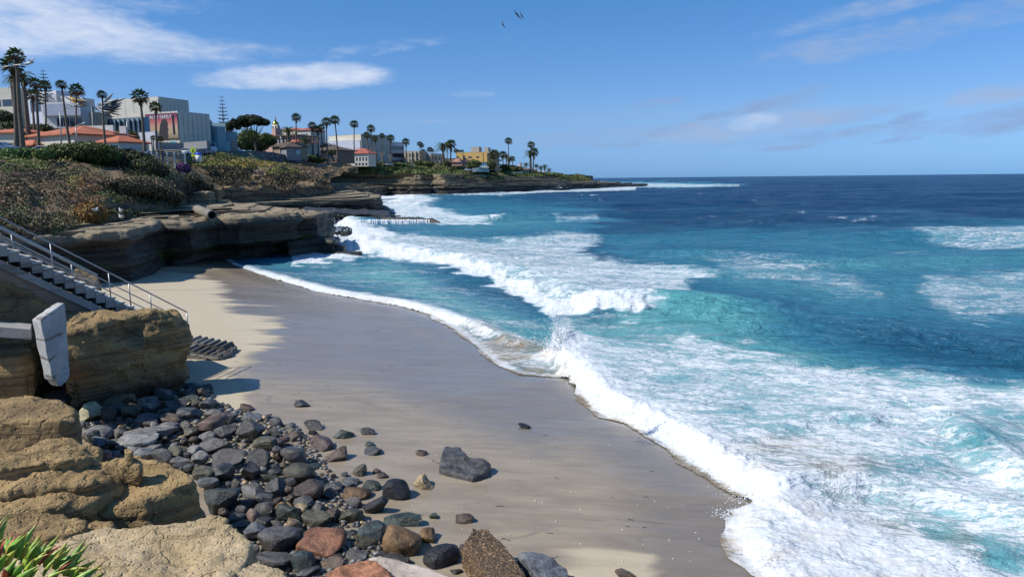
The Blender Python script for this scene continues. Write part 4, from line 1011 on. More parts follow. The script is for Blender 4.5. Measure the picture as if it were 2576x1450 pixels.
def stone_shape(shape, seed, sub=3):
    rs = np.random.RandomState(seed); V, F = ico(sub); V = V.copy()
    if shape in ('ang', 'flat', 'box', 'wedge'):
        npl = {'ang': 14, 'flat': 10, 'box': 5, 'wedge': 11}[shape]
        if shape in ('box', 'flat'):
            e = 4.5 if shape == 'box' else 3.2; L = (np.abs(V)**e).sum(1)**(1/e); V = V/L[:, None]
        for k in range(npl):
            nrm = rs.normal(size=3); nrm /= np.linalg.norm(nrm); lim = rs.uniform(.42, .70)*(1.22 if shape in ('box', 'flat') else 1)
            d = V@nrm; ov = np.maximum(d-lim, 0); V = V-nrm*ov[:, None]
        if shape == 'wedge': V[:, 2] *= .55+.45*(V[:, 0]+1)/2
        s = np.abs(V).max(0); V = V/s
    else:
        e = 2.35; L = (np.abs(V)**e).sum(1)**(1/e); V = V/L[:, None]
        for k in range(6):
            nrm = rs.normal(size=3); nrm /= np.linalg.norm(nrm); d = V@nrm; V = V-nrm*(np.maximum(d-rs.uniform(.55, .8), 0)*.8)[:, None]
    nx = fbm(V[:, 0]*1.3+seed, V[:, 1]*1.3, V[:, 2]*1.3, seed, 4, .5)
    V = V*(1+(.09 if shape == 'round' else .08)*nx)[:, None]+.035*np.stack([vnoise(V[:, 0]*4+seed, V[:, 1]*4, V[:, 2]*4, k_) for k_ in (1, 2, 3)], -1)
    return V, F


STONES = []   # (crop, x0, y0, x1, y1, shape, colour, wet, special label)
B = 'B'; AA = 'A'
def S_(crop, txt):
    for ln in txt.strip().split('\n'):
        f = ln.strip().split(' ', 7); f += [''] * (8-len(f))
        STONES.append((crop, *[float(v) for v in f[:4]], f[4], f[5], f[6] == 'w', f[7]))
S_(B, '''65 215 325 315 flat dg d long dark flat stone in the shade at the foot of the huge sandstone block
1055 72 1230 165 ang dg d dark wedge-topped stone against the corner of the huge sandstone block
1130 95 1480 190 flat dg w long sloping charcoal stone at the sand edge, farthest of the cobbles
1390 122 1525 225 ang gn w faceted green-grey stone on the seaward tip of the farthest cobbles
1360 155 1475 245 ang br w
1240 168 1400 245 ang dg w
1175 168 1255 245 ang dg w
980 158 1145 245 round g d
945 205 1105 255 flat dg w
850 225 1025 365 ang g w crinkled wet grey stone with layered ridges near the huge block
460 208 845 322 flat ol d long flat olive-brown slab lying in front of the huge block
1015 250 1320 370 box dg d rectangular charcoal block like a fallen lintel among the far cobbles
1280 225 1430 275 flat gn w
1285 268 1425 350 round ol w
1415 262 1580 360 ang g w
1485 285 1645 380 ang dg w
345 280 430 340 ang bg d
370 300 675 430 round dg d humped dark stone lying behind the cream sandstone wedge
680 295 820 365 round br w
630 325 840 460 wedge ol d
820 285 1015 420 ang g w
235 308 470 495 wedge cr d cream sandstone wedge beside the squat dark boulder
420 340 605 470 ang br d
1030 345 1140 415 round dg d
1135 352 1225 410 round dg d
1200 335 1440 440 flat bg w broad blue-grey stone with a flat shiny top
1435 345 1600 430 ang g d
1550 378 1750 500 ang dg d
805 405 1045 510 round bg d smooth blue-grey torpedo-shaped stone among the far cobbles
1010 405 1245 495 flat br d
1315 425 1650 580 box rb d big red-brown block with a flat dark side
1010 475 1225 575 round mv d purple-brown stone with fine curved banding
1225 465 1340 550 round g d
1540 490 1750 650 ang dg d
235 460 330 540 round g d
460 455 560 520 ang bk w
640 450 770 510 ang dg d
730 505 1150 640 flat g d longest grey-brown stone, lying like a plank across the cobbles
630 495 735 555 wedge tan d small pale tan sandstone chip among grey cobbles
282 520 575 640 round g d
335 550 465 680 round bg d
460 560 550 645 round pg d
575 538 745 645 round g d
646 578 1045 740 round pg d long smooth pale grey stone shaped like a loaf
365 620 580 720 ang bg d
520 640 680 710 round g d
690 655 885 750 round pg d
415 710 580 850 ang pk d mottled pink and tan conglomerate stone beside the ochre ledges
570 740 650 820 round bg d
765 715 1005 840 round pg d
885 690 1045 750 round g d
940 740 1145 865 round dg d
1105 705 1290 805 flat ol d
1110 670 1215 720 round g w
1230 700 1420 790 flat g d
1375 650 1690 755 round g w long grey-brown stone with a hollow in its end
1215 640 1300 705 round rb w
1280 605 1420 680 ang br w
1225 525 1385 620 ang ol w
1375 570 1550 640 flat g d
1490 745 1830 895 ang mv d large mauve-grey stone with a broad flat top
1325 765 1490 895 ang g d
1130 800 1330 880 flat dg d
1250 755 1335 815 round dg w
1115 855 1290 915 flat dg d
1240 865 1365 935 round bg d
1455 850 1780 1040 flat dg w large dark grey slab tilted toward the viewer
1300 905 1590 1050 round ol w
1370 1005 1600 1080 round bg d
1420 1040 1800 1350 ang tl w biggest dark teal stone with a turquoise stain, beside the ochre slab
1705 1020 1790 1130 wedge ol d thin upright splinter with yellow-green crust
1765 1195 1925 1290 round dg w
1740 1260 1860 1350 round dg w
1660 1330 1845 1425 round dg w
1605 1300 1690 1380 ang br w
1755 308 1915 390 round br d brown-grey oval stone alone on the sand beside the cobbles
1640 303 1690 332 round ol d tiny pebble on the sand just past the cobbles
1700 365 1810 420 flat g w
930 480 1010 530 round g d
1050 610 1130 670 ang br w
1420 620 1540 670 ang dg w
1560 640 1700 700 ang ol w
1700 560 1760 620 ang ol w
1150 620 1240 670 ang dg w
1330 870 1400 930 round br d
1205 895 1250 930 round g d
590 825 640 865 round dg d
1640 1035 1710 1090 round g w
860 470 1000 520 ang dg d''')
S_(AA, '''265 225 425 298 box bg d
425 228 508 268 ang dg w
485 255 605 350 round dg w
228 290 470 440 ang dg w large dark block-like stone with a damp cracked face
440 290 485 350 round br w
480 335 580 400 ang dg w
585 290 680 340 flat g w
550 322 700 372 flat ol w
692 330 730 355 round dg w
730 278 912 350 ang dg w dark ridged stone at the sand edge, apart from the pile
770 342 855 395 ang bk w
605 345 778 448 ang br w
370 398 550 478 round ol w lumpy olive-green stone like a tortoise shell
554 398 625 445 ang og w small orange chip wedged between dark stones
500 410 600 470 round dg w
508 462 590 525 round dg w
295 475 515 650 ang dg w large dark grey stone with one shiny slanting face
570 442 800 615 ang dg w massive dark grey stone with a pale crusted top
775 392 1002 515 ang rb w large dark red-brown stone with slanting facets
890 487 1100 595 ang br w dark brown wedge pointing seaward from the pile
780 600 892 643 round gn w
865 580 918 604 round dg w
260 598 415 720 ang dg w
400 620 470 690 round g d
500 592 585 668 ang tl w
512 515 600 590 ang br w
560 585 635 640 round br w
582 602 825 750 round ol w large smooth brown and green stone shaped like an egg
410 660 550 745 ang ol w
605 705 690 780 round dg w
280 758 475 865 flat g w
435 715 610 850 ang dg w
600 760 660 830 round br w
675 732 888 860 box rb w wet maroon block with a bright streak
832 730 1060 820 flat dg w
862 785 980 885 wedge bg w blue-grey triangular stone at the edge of a sand pocket
370 820 525 905 flat dg w
315 945 440 1055 ang pk w
380 990 520 1060 wedge dg w
415 898 525 1000 ang mv w
360 888 520 950 flat dg w
510 850 605 915 round br w
595 815 690 890 wedge br w
635 840 830 935 ang g w
655 900 780 965 round tan w
525 905 730 1030 ang gn w bright green serpentine stone
520 890 640 960 flat gb w
775 905 910 1030 ang mv w
895 935 1020 1070 ang br w
990 920 1195 1065 round ol w rounded black-olive stone glistening with water
1058 840 1195 950 wedge mv d
1170 855 1390 1005 ang bk w large blue-black angular stone
1045 765 1255 882 round gb w rounded golden-brown stone on the sand
1185 728 1325 810 round gn w
1335 728 1553 900 round bk w glossy black boulder standing alone on the sand
1030 690 1185 768 flat bg w
1025 655 1080 705 round bg w
1095 605 1240 712 ang ol w dark mottled stone with yellow flecks apart on the sand
1262 630 1330 678 round rb w
1295 660 1385 712 round rb w
1030 738 1140 780 flat bg w
935 665 1000 715 ang br w
860 665 897 695 round br w
1555 688 1725 805 wedge tan d tan shard crusted with orange barnacles lying on the sand
930 348 1120 420 ang gn w greenish rough stone half sunk in wet sand
1180 323 1297 393 ang dg w faceted grey stone alone on smooth wet sand
1200 432 1280 478 round gn w
1180 470 1360 535 flat dg w thin dark slab flush with the sand
1580 497 1688 545 round br w small brown stone near the big low boulder
645 120 798 183 ang dg w rough dark stone alone on the bright wet sand, farthest out
1340 990 1682 1075 flat gn w long flat grey-green stone sunk in the sand
1688 965 1765 1018 ang gn w
1150 1050 1400 1225 ang tl w large dark green stone with parallel cracks
1090 1135 1295 1255 ang ol w
1340 1058 1632 1325 round gb w big glistening golden-brown boulder
1581 1068 1765 1215 ang gb w orange-brown stone leaning on the big golden-brown boulder
1645 1218 1928 1390 round bk w dome-shaped purple-black boulder on the sand
490 1015 610 1090 ang g w
600 1005 712 1088 round tan w
700 962 950 1135 ang ol w big wet olive stone with a ridge down the middle
715 1120 1048 1308 box og w flat-topped orange terracotta-coloured block
398 1080 715 1265 round mv w big purple-grey boulder beside the orange block
660 1110 735 1205 ang bk w
618 1080 740 1115 round dg w
305 1055 470 1160 flat bg w
170 1028 340 1090 flat ol w
340 1160 410 1320 round g w
400 1258 645 1360 flat mv w purple-grey banded flat stone in front of the purple-grey boulder
635 1250 720 1312 round g w
630 1268 830 1450 round tl w dark teal rounded stone at the bottom edge
800 1290 900 1340 round br w
855 1298 1110 1395 ang br w knobbly purple-brown stone behind the orange granite slab
659 1375 870 1470 flat bg w
990 1105 1065 1165 round dg w
1040 1100 1165 1165 round bk w
930 1070 1050 1130 ang ol w
1065 1240 1255 1325 flat g w
1270 1270 1560 1350 flat dg w
1840 1385 1950 1430 flat dg w
1915 1195 1985 1262 round dg w small dark stone between the black dome and the pitted granite boulder
200 720 275 812 wedge ol w
335 715 415 760 ang bk w
470 640 580 700 round dg w
100 930 170 1000 round br w
1900 965 1990 1010 ang br w
760 855 830 915 ang g w''')


def add_stone(xq0, yq0, xq1, yq1, shape, c, wet, seed, zg=None, sub=3, name='stone', dz=0.0):
    rs = np.random.RandomState(seed)
    cx = (xq0+xq1)/2; cy = (yq0+yq1)/2
    p = PG(cx, cy) if zg is None else PZ(cx, cy, zg)
    d = np.linalg.norm(p-np.array([0, 0, CAMZ])); ph = math.asin((CAMZ-p[2])/d)
    sc = d*1.0/FQ*math.cos(math.atan(math.hypot((cx-1288)/FQ, (cy-725)/FQ)))
    W_ = (xq1-xq0)*sc; h = (yq1-yq0)*sc*1.12
    Dp = min(W_*rs.uniform(.7, .95), h/math.sin(ph)*.80); Hh = math.sqrt(max(h*h-(Dp*math.sin(ph))**2, 0))/math.cos(ph)
    Hh = min(max(Hh, .30*W_ if shape == 'flat' else .45*W_), 1.05*max(W_, Dp)) if shape != 'wedge' else max(Hh, .3*W_)
    zc = p[2] if zg is not None else None
    for _ in range(3):
        if zg is None: p = PG(cx, cy, Hh*.14+dz)
        else: p = PZ(cx, cy, zg+Hh*.22)
    V, F = stone_shape(shape, seed, 4 if (xq1-xq0) > 46 else sub)
    a = rs.uniform(-.18, .18); ca, sa = math.cos(a), math.sin(a)
    ti = rs.uniform(-.22, .22)
    V = V*np.array([W_/2, Dp/2, Hh/2])
    x, z = V[:, 0]*math.cos(ti)-V[:, 2]*math.sin(ti), V[:, 0]*math.sin(ti)+V[:, 2]*math.cos(ti)
    x, y = x*ca-V[:, 1]*sa, x*sa+V[:, 1]*ca
    o = mesh_from(name, np.stack([x, y, z], -1), F, stone_mat(c, wet), True)
    o.location = tuple(map(float, p)); return o


placed = []
for i, (crop, x0, y0, x1, y1, shp, c, wet, lab) in enumerate(STONES):
    if crop == B: q = (128.8+x0*.2666, 933.8+y0*.2665, 128.8+x1*.2666, 933.8+y1*.2665)
    else: q = (515.2+x0*.33402, 966+y0*.33402, 515.2+x1*.33402, 966+y1*.33402)
    if q[3]-q[1] < 6: continue
    onpile = inpoly(np.array([(q[0]+q[2])/2]), np.array([(q[1]+q[3])/2]), [(180, 1000), (500, 975), (560, 1040), (700, 1085), (760, 1130), (800, 1250), (700, 1480), (480, 1250), (200, 1120)])[0]
    o = add_stone(*q, shp, c, wet, 300+i, dz=.14 if onpile else 0.0)
    placed.append((o, q, shp, c, lab, wet))
# labels: a look of its own for the striking ones, the others by what lies next to them
used = set(); lands = [(p, ) for p in placed if p[4]]
def qc(q): return ((q[0]+q[2])/2, (q[1]+q[3])/2)
SHN = dict(ang='angular', round='rounded', flat='flat', box='blocky', wedge='wedge-shaped')
def short(l):
    w = l.replace('-', ' ').split(' ')
    for stop in (' with ', ' lying ', ' beside ', ' alone ', ' at the ', ' on the ', ' in the ', ' against ', ' near ', ' like ', ' among ', ' behind ', ' standing ', ' half ', ' shaped ', ' leaning ', ' pointing ', ' apart ', ' wedged ', ' glistening ', ' tilted ', ' flush ', ' sunk ', ' crusted ', ' between ', ' in front ', ', ', ' just '):
        l = l.split(stop)[0]
    return l
G_ST = 'cobbles and boulders strewn along the foot of the bluff'
for (o, q, shp, c, lab, wet) in placed:
    if lab: used.add(lab); tag(o, lab, 'stone', G_ST)
for (o, q, shp, c, lab, wet) in placed:
    if lab: continue
    cx, cy = qc(q); sz_ = q[2]-q[0]; size = 'small' if sz_ < 26 else ('mid-sized' if sz_ < 52 else 'large')
    L = sorted(lands, key=lambda t: math.hypot(qc(t[0][1])[0]-cx, (qc(t[0][1])[1]-cy)*1.4))[:4]
    base = f"{size} {'wet ' if wet else ''}{CN[c]} {SHN[shp]} stone"
    cand = []
    for (l,) in L:
        lx, ly = qc(l[1]); dx, dy = cx-lx, (cy-ly)*1.4
        relw = ('seaward of' if dx > 0 else 'landward of') if abs(dx) > abs(dy) else ('in front of' if dy > 0 else 'behind')
        cand.append(f"{base} {relw} the {short(l[4])}")
    for k in range(3):
        cand.append(f"{base} between the {short(L[0][0][4])} and the {short(L[k+1][0][4])}")
    pick = next((s for s in cand if s not in used and len(s.split()) <= 16), None)
    if pick is None:
        pick = next((s.replace(base, 'second '+base) for s in cand if s.replace(base, 'second '+base) not in used and len(s.split()) <= 15), cand[0])
    used.add(pick); tag(o, pick, 'stone', G_ST)

# pebbles between the cobbles: too many and too small to pick apart
def pebbles():
    rs = np.random.RandomState(5); V0, F0 = ico(1); Vs = []; Fs = []; Cs = []; n = 0
    poly = [(180, 1010), (330, 985), (450, 960), (530, 965), (545, 1010), (640, 1040), (720, 1075), (790, 1110), (830, 1190), (860, 1260), (930, 1310), (960, 1380), (900, 1480), (640, 1480), (620, 1330), (560, 1290), (500, 1200), (380, 1150), (240, 1130), (190, 1080)]
    cols = np.array([CC[k] for k in ('dg', 'g', 'bg', 'br', 'mv', 'ol', 'pg', 'tan')])
    xs = rs.uniform(170, 1000, 9000); ys = rs.uniform(950, 1480, 9000); k = inpoly(xs, ys, poly); xs = xs[k][:3600]; ys = ys[k][:3600]
    for p, y in zip(PGV(xs, ys), ys):
        r = rs.uniform(.03, .11)*(1.3 if y < 1120 else .85); s = np.array([1, rs.uniform(.6, 1), rs.uniform(.4, .8)])*r
        a = rs.uniform(0, 3.14); V = V0*s; V = np.stack([V[:, 0]*math.cos(a)-V[:, 1]*math.sin(a), V[:, 0]*math.sin(a)+V[:, 1]*math.cos(a), V[:, 2]], -1)
        Vs.append(V+p+[0, 0, r*.3]); Fs.append(F0+n*len(V0)); Cs.append(np.repeat(cols[rs.randint(8)][None]*rs.uniform(.7, 1.3), len(V0), 0)); n += 1
    m, T, b = new_mat('pebble_mix'); setb(T, b, color=T.attr('tint', 'Color'), rough=.4)
    o = mesh_from('pebbles', np.vstack(Vs), np.vstack(Fs), m, True, {'tint': np.vstack(Cs)}); tag(o, kind='stuff')
pebbles()

# the large rocks of the foreground
t = W3([(1106, 1178, .95), (1150, 1192, .92), (1190, 1200, .92), (1222, 1186, .95), (1234, 1164, 1.0), (1216, 1150, 1.08), (1180, 1148, 1.1), (1158, 1124, 1.12), (1120, 1120, 1.1), (1110, 1142, 1.12)])
zs_ = sz(t[0][0], t[0][1]); t = [p+np.array([0, 0, 0]) for p in t]; off = zs_+.12-.95
def lift(T_, dz):
    out = []
    for p in T_:
        x_, y_ = proj(*p); out.append(PZ(float(x_), float(y_), p[2]+dz))
    return out
o = prism_rock('stone', lift(t, off), zs_-.3, .035, stone_mat('dg', True), amp=.05, sc=3, bulge=.02, seed=170); tag(o, 'big low dark boulder with an uneven flat top far out on the wet sand', 'stone', G_ST)
o = add_stone(1302, 1064, 1336, 1079, 'wedge', 'bk', True, 901, dz=0); tag(o, 'small black stone in a puddle of foam near the water', 'stone', G_ST)
o = add_stone(1148, 1291, 1198, 1320, 'ang', 'br', True, 902); tag(o, 'brown and black stone sunk behind the pitted granite boulder', 'stone', G_ST)
o = add_stone(1545, 1432, 1605, 1452, 'flat', 'br', True, 903); tag(o, 'half-buried brown stone beyond the grey wedge rock, last toward the surf', 'stone', G_ST)
m_gran, T, b = new_mat('pitted_granite'); co = T.coord(); v = T.n('ShaderNodeTexVoronoi', feature='SMOOTH_F1'); T.link(co, v.inputs['Vector']); v.inputs['Scale'].default_value = 34
n1 = T.noise(co, 28, 4, .7, 1.2); n2 = T.noise(co, 2.5, 4)
pit = T.mapr(n1, .40, .56)
col = T.mix(n2, (.40, .235, .085), (.30, .205, .14)); col = T.mix(pit, (.045, .035, .028), col)
setb(T, b, color=col, rough=.7, normal=T.bump(T.m('ADD', pit, v.outputs[0]), 1.0, .03))
def fgrock(name, top, dz0, zb, mat, label, **kw):
    o = prism_rock(name, W3(top), zb, .03, mat, **kw); tag(o, label, 'stone', G_ST); return o
fgrock('stone', [(1160, 1382, .95), (1190, 1400, 1.05), (1225, 1440, 1.15), (1250, 1500, 1.25), (1330, 1500, 1.2), (1325, 1448, 1.1), (1295, 1400, 1.15), (1262, 1360, 1.2), (1225, 1328, 1.25), (1188, 1326, 1.3), (1178, 1352, 1.15)], 0, .3, m_gran, 'rust-coloured granite boulder pitted all over like a sponge', amp=.05, sc=3, flare=.08, seed=181)
fgrock('stone', [(1302, 1392, 1.0), (1318, 1382, 1.05), (1360, 1386, 1.0), (1392, 1398, .95), (1402, 1412, .9), (1425, 1430, .85), (1445, 1480, .8), (1420, 1540, .8), (1370, 1470, .95), (1330, 1425, 1.0)], 0, .2, stone_mat('bg', False), 'tilted slate-grey rock with a rough black side facing the granite boulder', amp=.04, sc=3, seed=183)
fgrock('stone', [(780, 1480, 1.6), (800, 1455, 1.6), (850, 1425, 1.6), (900, 1410, 1.6), (945, 1410, 1.6), (975, 1432, 1.55), (1010, 1500, 1.55), (900, 1560, 1.6)], 0, .4, stone_mat('og', False), 'orange-pink granite boulder at the very bottom edge, sunlit and dry', amp=.05, sc=2.4, seed=185)
m_white = rock_mat('pinkish_concrete', (.66, .56, .47), (.56, .46, .38), (.30, .25, .20), None, 4.0, strata=1, bumpd=.03)
fgrock('concrete_block', [(925, 1402, 1.35), (960, 1396, 1.35), (1060, 1422, 1.3), (1150, 1455, 1.3), (1180, 1520, 1.25), (960, 1540, 1.35), (965, 1450, 1.35)], 0, .4, m_white, 'pinkish-white speckled concrete block beneath the black dome boulder', amp=.02, sc=3, seed=187)['category'] = 'concrete block'

# ------------------------------------------------------------------ ice plant on the edge of the viewpoint
m_leaf, T, b = new_mat('ice_plant_leaf'); hb = T.n('ShaderNodeHueSaturation'); T.link(T.attr('tint', 'Color'), hb.inputs['Color']); hb.inputs['Value'].default_value = 1.45; setb(T, b, color=hb.outputs[0], rough=.42, spec=.4)
def leaf_mesh(k):
    rs = np.random.RandomState(700+k); L = rs.uniform(.085, .135); w = rs.uniform(.010, .014); bend = rs.uniform(.01, .05)
    g = np.array([(.15, .27, .04), (.11, .24, .04), (.25, .33, .045), (.18, .30, .05), (.33, .31, .05)][k % 5])
    tip = np.array([(.42, .10, .03), (.35, .28, .05), (.50, .20, .05), (.22, .30, .06), (.45, .05, .05)][(k*3+1) % 5])
    if k % 14 == 6: g = np.array((.40, .07, .045))
    V = []; Cc = []; ns = 7
    for i in range(ns):
        t = i/(ns-1); r = w*(1-t**3)*(.75+.5*math.sin(math.pi*min(t*1.3, 1)))*1.0+.0006
        cx = bend*t*t
        for j in range(4):
            a = 2*math.pi*j/4+.4; V.append((cx+r*math.cos(a), r*1.1*math.sin(a), t*L)); Cc.append(g*(1-sstep(.74, 1.0, t))+tip*sstep(.74, 1.0, t))
    F = [(i*4+j, i*4+(j+1) % 4, (i+1)*4+(j+1) % 4, (i+1)*4+j) for i in range(ns-1) for j in range(4)]
    me_o = mesh_from('leaf', V, F, m_leaf, True, {'tint': np.array(Cc)}); me = me_o.data; bpy.data.objects.remove(me_o); return me
leaves = [leaf_mesh(k) for k in range(14)]
ip_c = np.array([-3.36, 4.20, 5.40])
ip = empty('ice_plant', ip_c, label='clump of fleshy green ice plant with red tips in the bottom corner', cat='ice plant')
rs = np.random.RandomState(77)
for k in range(300):
    # tufts over a rounded cushion
    a = rs.uniform(0, 2*math.pi); r = math.sqrt(rs.uniform(0, 1)); px_, py_ = .66*r*math.cos(a), .46*r*math.sin(a)
    top_ = .34*(1-r**2)
    o = bpy.data.objects.new('leaf', leaves[rs.randint(14)]); COL.objects.link(o); o.parent = ip
    lean = .08+.60*r+rs.uniform(-.15, .3); dirz = math.atan2(py_, px_)+rs.uniform(-.7, .7)
    o.location = (px_, py_, top_-.02); o.rotation_euler = (0, lean, dirz); s_ = rs.uniform(1.15, 1.9); o.scale = (s_, s_, s_)
edge = prism_rock('viewpoint_edge', [(-6, 1.0, 5.35), (-2.0, 1.0, 5.1), (-2.45, 3.2, 5.15), (-2.9, 4.25, 5.28), (-3.4, 4.62, 5.30), (-4.4, 4.9, 5.35), (-6, 5, 5.4)], 1.0, .07, m_soil, amp=.06, sc=2, under=.9, seed=191)
tag(edge, kind='structure')

# ------------------------------------------------------------------ vegetation
m_fol, T, b = new_mat('foliage'); setb(T, b, color=T.attr('tint', 'Color'), rough=.6, spec=.25)
m_bark = rock_mat('palm_bark', (.20, .165, .13), (.14, .115, .09), (.06, .05, .04), None, 2, strata=6, bumpd=.03)


def leaf_cards(P, N, size, tint, seed=0, spread=.75, aspect=.55):
    """one small two-triangle leaf clump per point"""
    rs = np.random.RandomState(seed); n = len(P)
    size = np.broadcast_to(np.asarray(size, float), (n,))
    A_ = N+spread*rs.normal(size=(n, 3)); A_ /= np.linalg.norm(A_, axis=1)[:, None]+1e-9
    R_ = rs.normal(size=(n, 3)); Bv = np.cross(A_, R_); Bv /= np.linalg.norm(Bv, axis=1)[:, None]+1e-9; Cv = np.cross(A_, Bv)
    s = size[:, None]
    V = np.stack([P-Bv*s*aspect*.5, P+Cv*s*.45+A_*s*.15, P+Bv*s*aspect*.5, P-Cv*s*.55+A_*s*.1], 1).reshape(-1, 3)
    F = np.arange(n*4).reshape(-1, 4)
    return V, F, np.repeat(tint, 4, 0)


def tint_mix(rs, n, cols, var=.25):
    cols = np.array(cols); t = cols[rs.randint(len(cols), size=n)]*(1+var*rs.uniform(-1, 1, (n, 1)))
    return np.clip(t, .003, .9)


def blob_pts(rs, n, blobs):
    """points in the outer shells of several ellipsoids: [(c, r)]"""
    vols = np.array([np.prod(r)**(2/3) for _, r in blobs]); pick = rs.choice(len(blobs), n, p=vols/vols.sum())
    D = rs.normal(size=(n, 3)); D /= np.linalg.norm(D, axis=1)[:, None]; rad = .72+.33*rs.uniform(size=n)
    C = np.array([c for c, _ in blobs])[pick]; R = np.array([r for _, r in blobs])[pick]
    lump = 1+.18*fbm(D[:, 0]*3+C[:, 0], D[:, 1]*3+C[:, 1], D[:, 2]*3, 3, 3)
    return C+D*R*(rad*lump)[:, None], D


def shrub(label, blobs, n, size, cols, seed=1, cat='shrub', name='shrub', group=None, stems=0, trunk=None):
    c0 = np.mean([c for c, _ in blobs], 0); zmin = min(c[2]-r[2] for c, r in blobs); loc = np.array([c0[0], c0[1], zmin])
    rs = np.random.RandomState(seed)
    P, D = blob_pts(rs, n, [(np.array(c)-loc, np.array(r)) for c, r in blobs])
    V, F, Tn = leaf_cards(P, D, size*rs.uniform(.6, 1.3, n), tint_mix(rs, n, cols)*1.35, seed)
    root = empty(name, loc, label=label, cat=cat, group=group)
    mesh_from('foliage' if trunk is None else 'crown', V, F, m_fol, False, {'tint': Tn}, root)
    # near-black ellipsoid core so that the plant is not hollow
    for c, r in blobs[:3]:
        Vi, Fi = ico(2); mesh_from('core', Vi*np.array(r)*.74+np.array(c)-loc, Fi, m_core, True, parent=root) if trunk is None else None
    return root, loc


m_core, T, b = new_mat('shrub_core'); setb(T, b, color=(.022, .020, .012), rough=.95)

# carpets of succulents and dry scrub over the bluffs
def carpet(name, G, n, size, zones, default, seed, hgt=.12, lab=None, spread=.8):
    rs = np.random.RandomState(seed); nv, nu = G.shape[:2]
    i = rs.uniform(0, nv-1.001, n); j = rs.uniform(0, nu-1.001, n); a = i.astype(int); c = j.astype(int); fa = (i-a)[:, None]; fc = (j-c)[:, None]
    P = G[a, c]*(1-fa)*(1-fc)+G[a+1, c]*fa*(1-fc)+G[a, c+1]*(1-fa)*fc+G[a+1, c+1]*fa*fc
    Nn = np.cross(G[a, c+1]-G[a, c], G[a+1, c]-G[a, c]); Nn /= np.linalg.norm(Nn, axis=1)[:, None]+1e-9; Nn *= np.sign(Nn[:, 2:3])
    xq, yq = proj(*P.T); nz = fbm(P[:, 0]*.35/size, P[:, 1]*.35/size, 0, seed, 4); nz2 = fbm(P[:, 0]*.1/size, P[:, 1]*.1/size, 0, seed+3, 3)
    dens = np.full(n, default[0]); tint = tint_mix(rs, n, default[1], .3); hh = np.full(n, default[2])
    for (cx, cy, rx, ry, dn, cols, h) in zones:
        r2 = ((xq-cx)/rx)**2+((yq-cy)/ry)**2; w = sstep(1.5, .5, r2+.8*nz)
        m = rs.uniform(size=n) < w
        dens = np.where(m, dn, dens); hh = np.where(m, h, hh)
        if cols is not None: tint = np.where(m[:, None], tint_mix(rs, n, cols, .3), tint)
    keep = (rs.uniform(size=n) < dens*sstep(-.35, .25, nz+.4*nz2+dens-.5))
    P = P[keep]; Nn = Nn[keep]; tint = tint[keep]*1.4; hh = hh[keep]; nzk = nz[keep]
    P = P+Nn*(hh*(.3+np.clip(nzk+.4, 0, 1.4))*rs.uniform(0, 1, len(P)))[:, None]
    V, F, Tn = leaf_cards(P, Nn, size*rs.uniform(.5, 1.4, len(P)), tint, seed, spread)
    o = mesh_from(name, V, F, m_fol, False, {'tint': Tn}); tag(o, kind='stuff'); return o

GRN = [(.09, .145, .035), (.12, .165, .045), (.06, .105, .03)]; YEL = [(.20, .19, .045), (.16, .16, .04), (.23, .17, .045)]; DRK = [(.030, .035, .018), (.045, .045, .022), (.022, .026, .014)]
BRN = [(.12, .085, .05), (.09, .065, .042), (.16, .12, .07)]; RST = [(.16, .085, .04), (.11, .06, .035), (.20, .11, .04)]; OLV = [(.09, .095, .04), (.12, .115, .05), (.06, .065, .03)]; ORG = [(.30, .17, .03), (.24, .15, .04)]; PUR = [(.20, .06, .19), (.14, .05, .13), (.26, .10, .24)]
carpet('bluff_ground_cover', GN, 190000, .20, [
    (50, 392, 95, 20, 1, GRN, .5), (30, 422, 85, 24, 1.0, GRN+YEL[:1], .6), (110, 393, 35, 12, 1, GRN, .5), (95, 440, 45, 10, .8, DRK+OLV, .5), (70, 455, 90, 22, .9, DRK+BRN, .5), (160, 420, 35, 14, .9, DRK+OLV, .5), (165, 402, 22, 8, .9, YEL+GRN, .4), (130, 395, 22, 8, .9, YEL, .3), (182, 425, 22, 8, .9, YEL+GRN, .4),
    (240, 408, 50, 9, .05, None, 0), (300, 432, 60, 15, .12, BRN, .1), (360, 425, 60, 22, 1, DRK, .8), (280, 462, 50, 16, .55, OLV+BRN, .3), (215, 468, 45, 26, 1, RST, .4), (190, 505, 55, 18, .9, RST+BRN, .4), (245, 460, 40, 12, .9, DRK+BRN, .4), (185, 458, 22, 14, .95, ORG+YEL+GRN, .4), (235, 535, 34, 30, 1, ORG+RST, .5),
    (370, 480, 85, 26, 1, DRK+BRN, .8), (420, 498, 60, 18, 1, DRK+BRN, .6), (330, 520, 70, 10, .1, None, 0), (120, 530, 60, 14, .4, BRN, .2), (80, 560, 90, 24, .9, OLV+BRN+DRK, .5), (170, 560, 60, 16, .9, OLV+BRN, .5), (30, 500, 60, 24, .9, DRK+BRN, .5), (120, 490, 60, 20, .8, BRN+DRK, .4), (30, 590, 50, 14, .9, BRN+DRK, .4),
    (505, 465, 45, 40, .9, BRN+OLV+DRK, .5), (545, 450, 30, 40, .9, OLV+DRK, .5), (450, 420, 50, 8, .9, OLV+GRN, .4), (462, 428, 12, 18, 1, PUR, .5), (400, 414, 40, 8, .9, OLV+DRK, .4)], (.85, BRN[:2]+OLV+GRN+OLV, .30), 201)
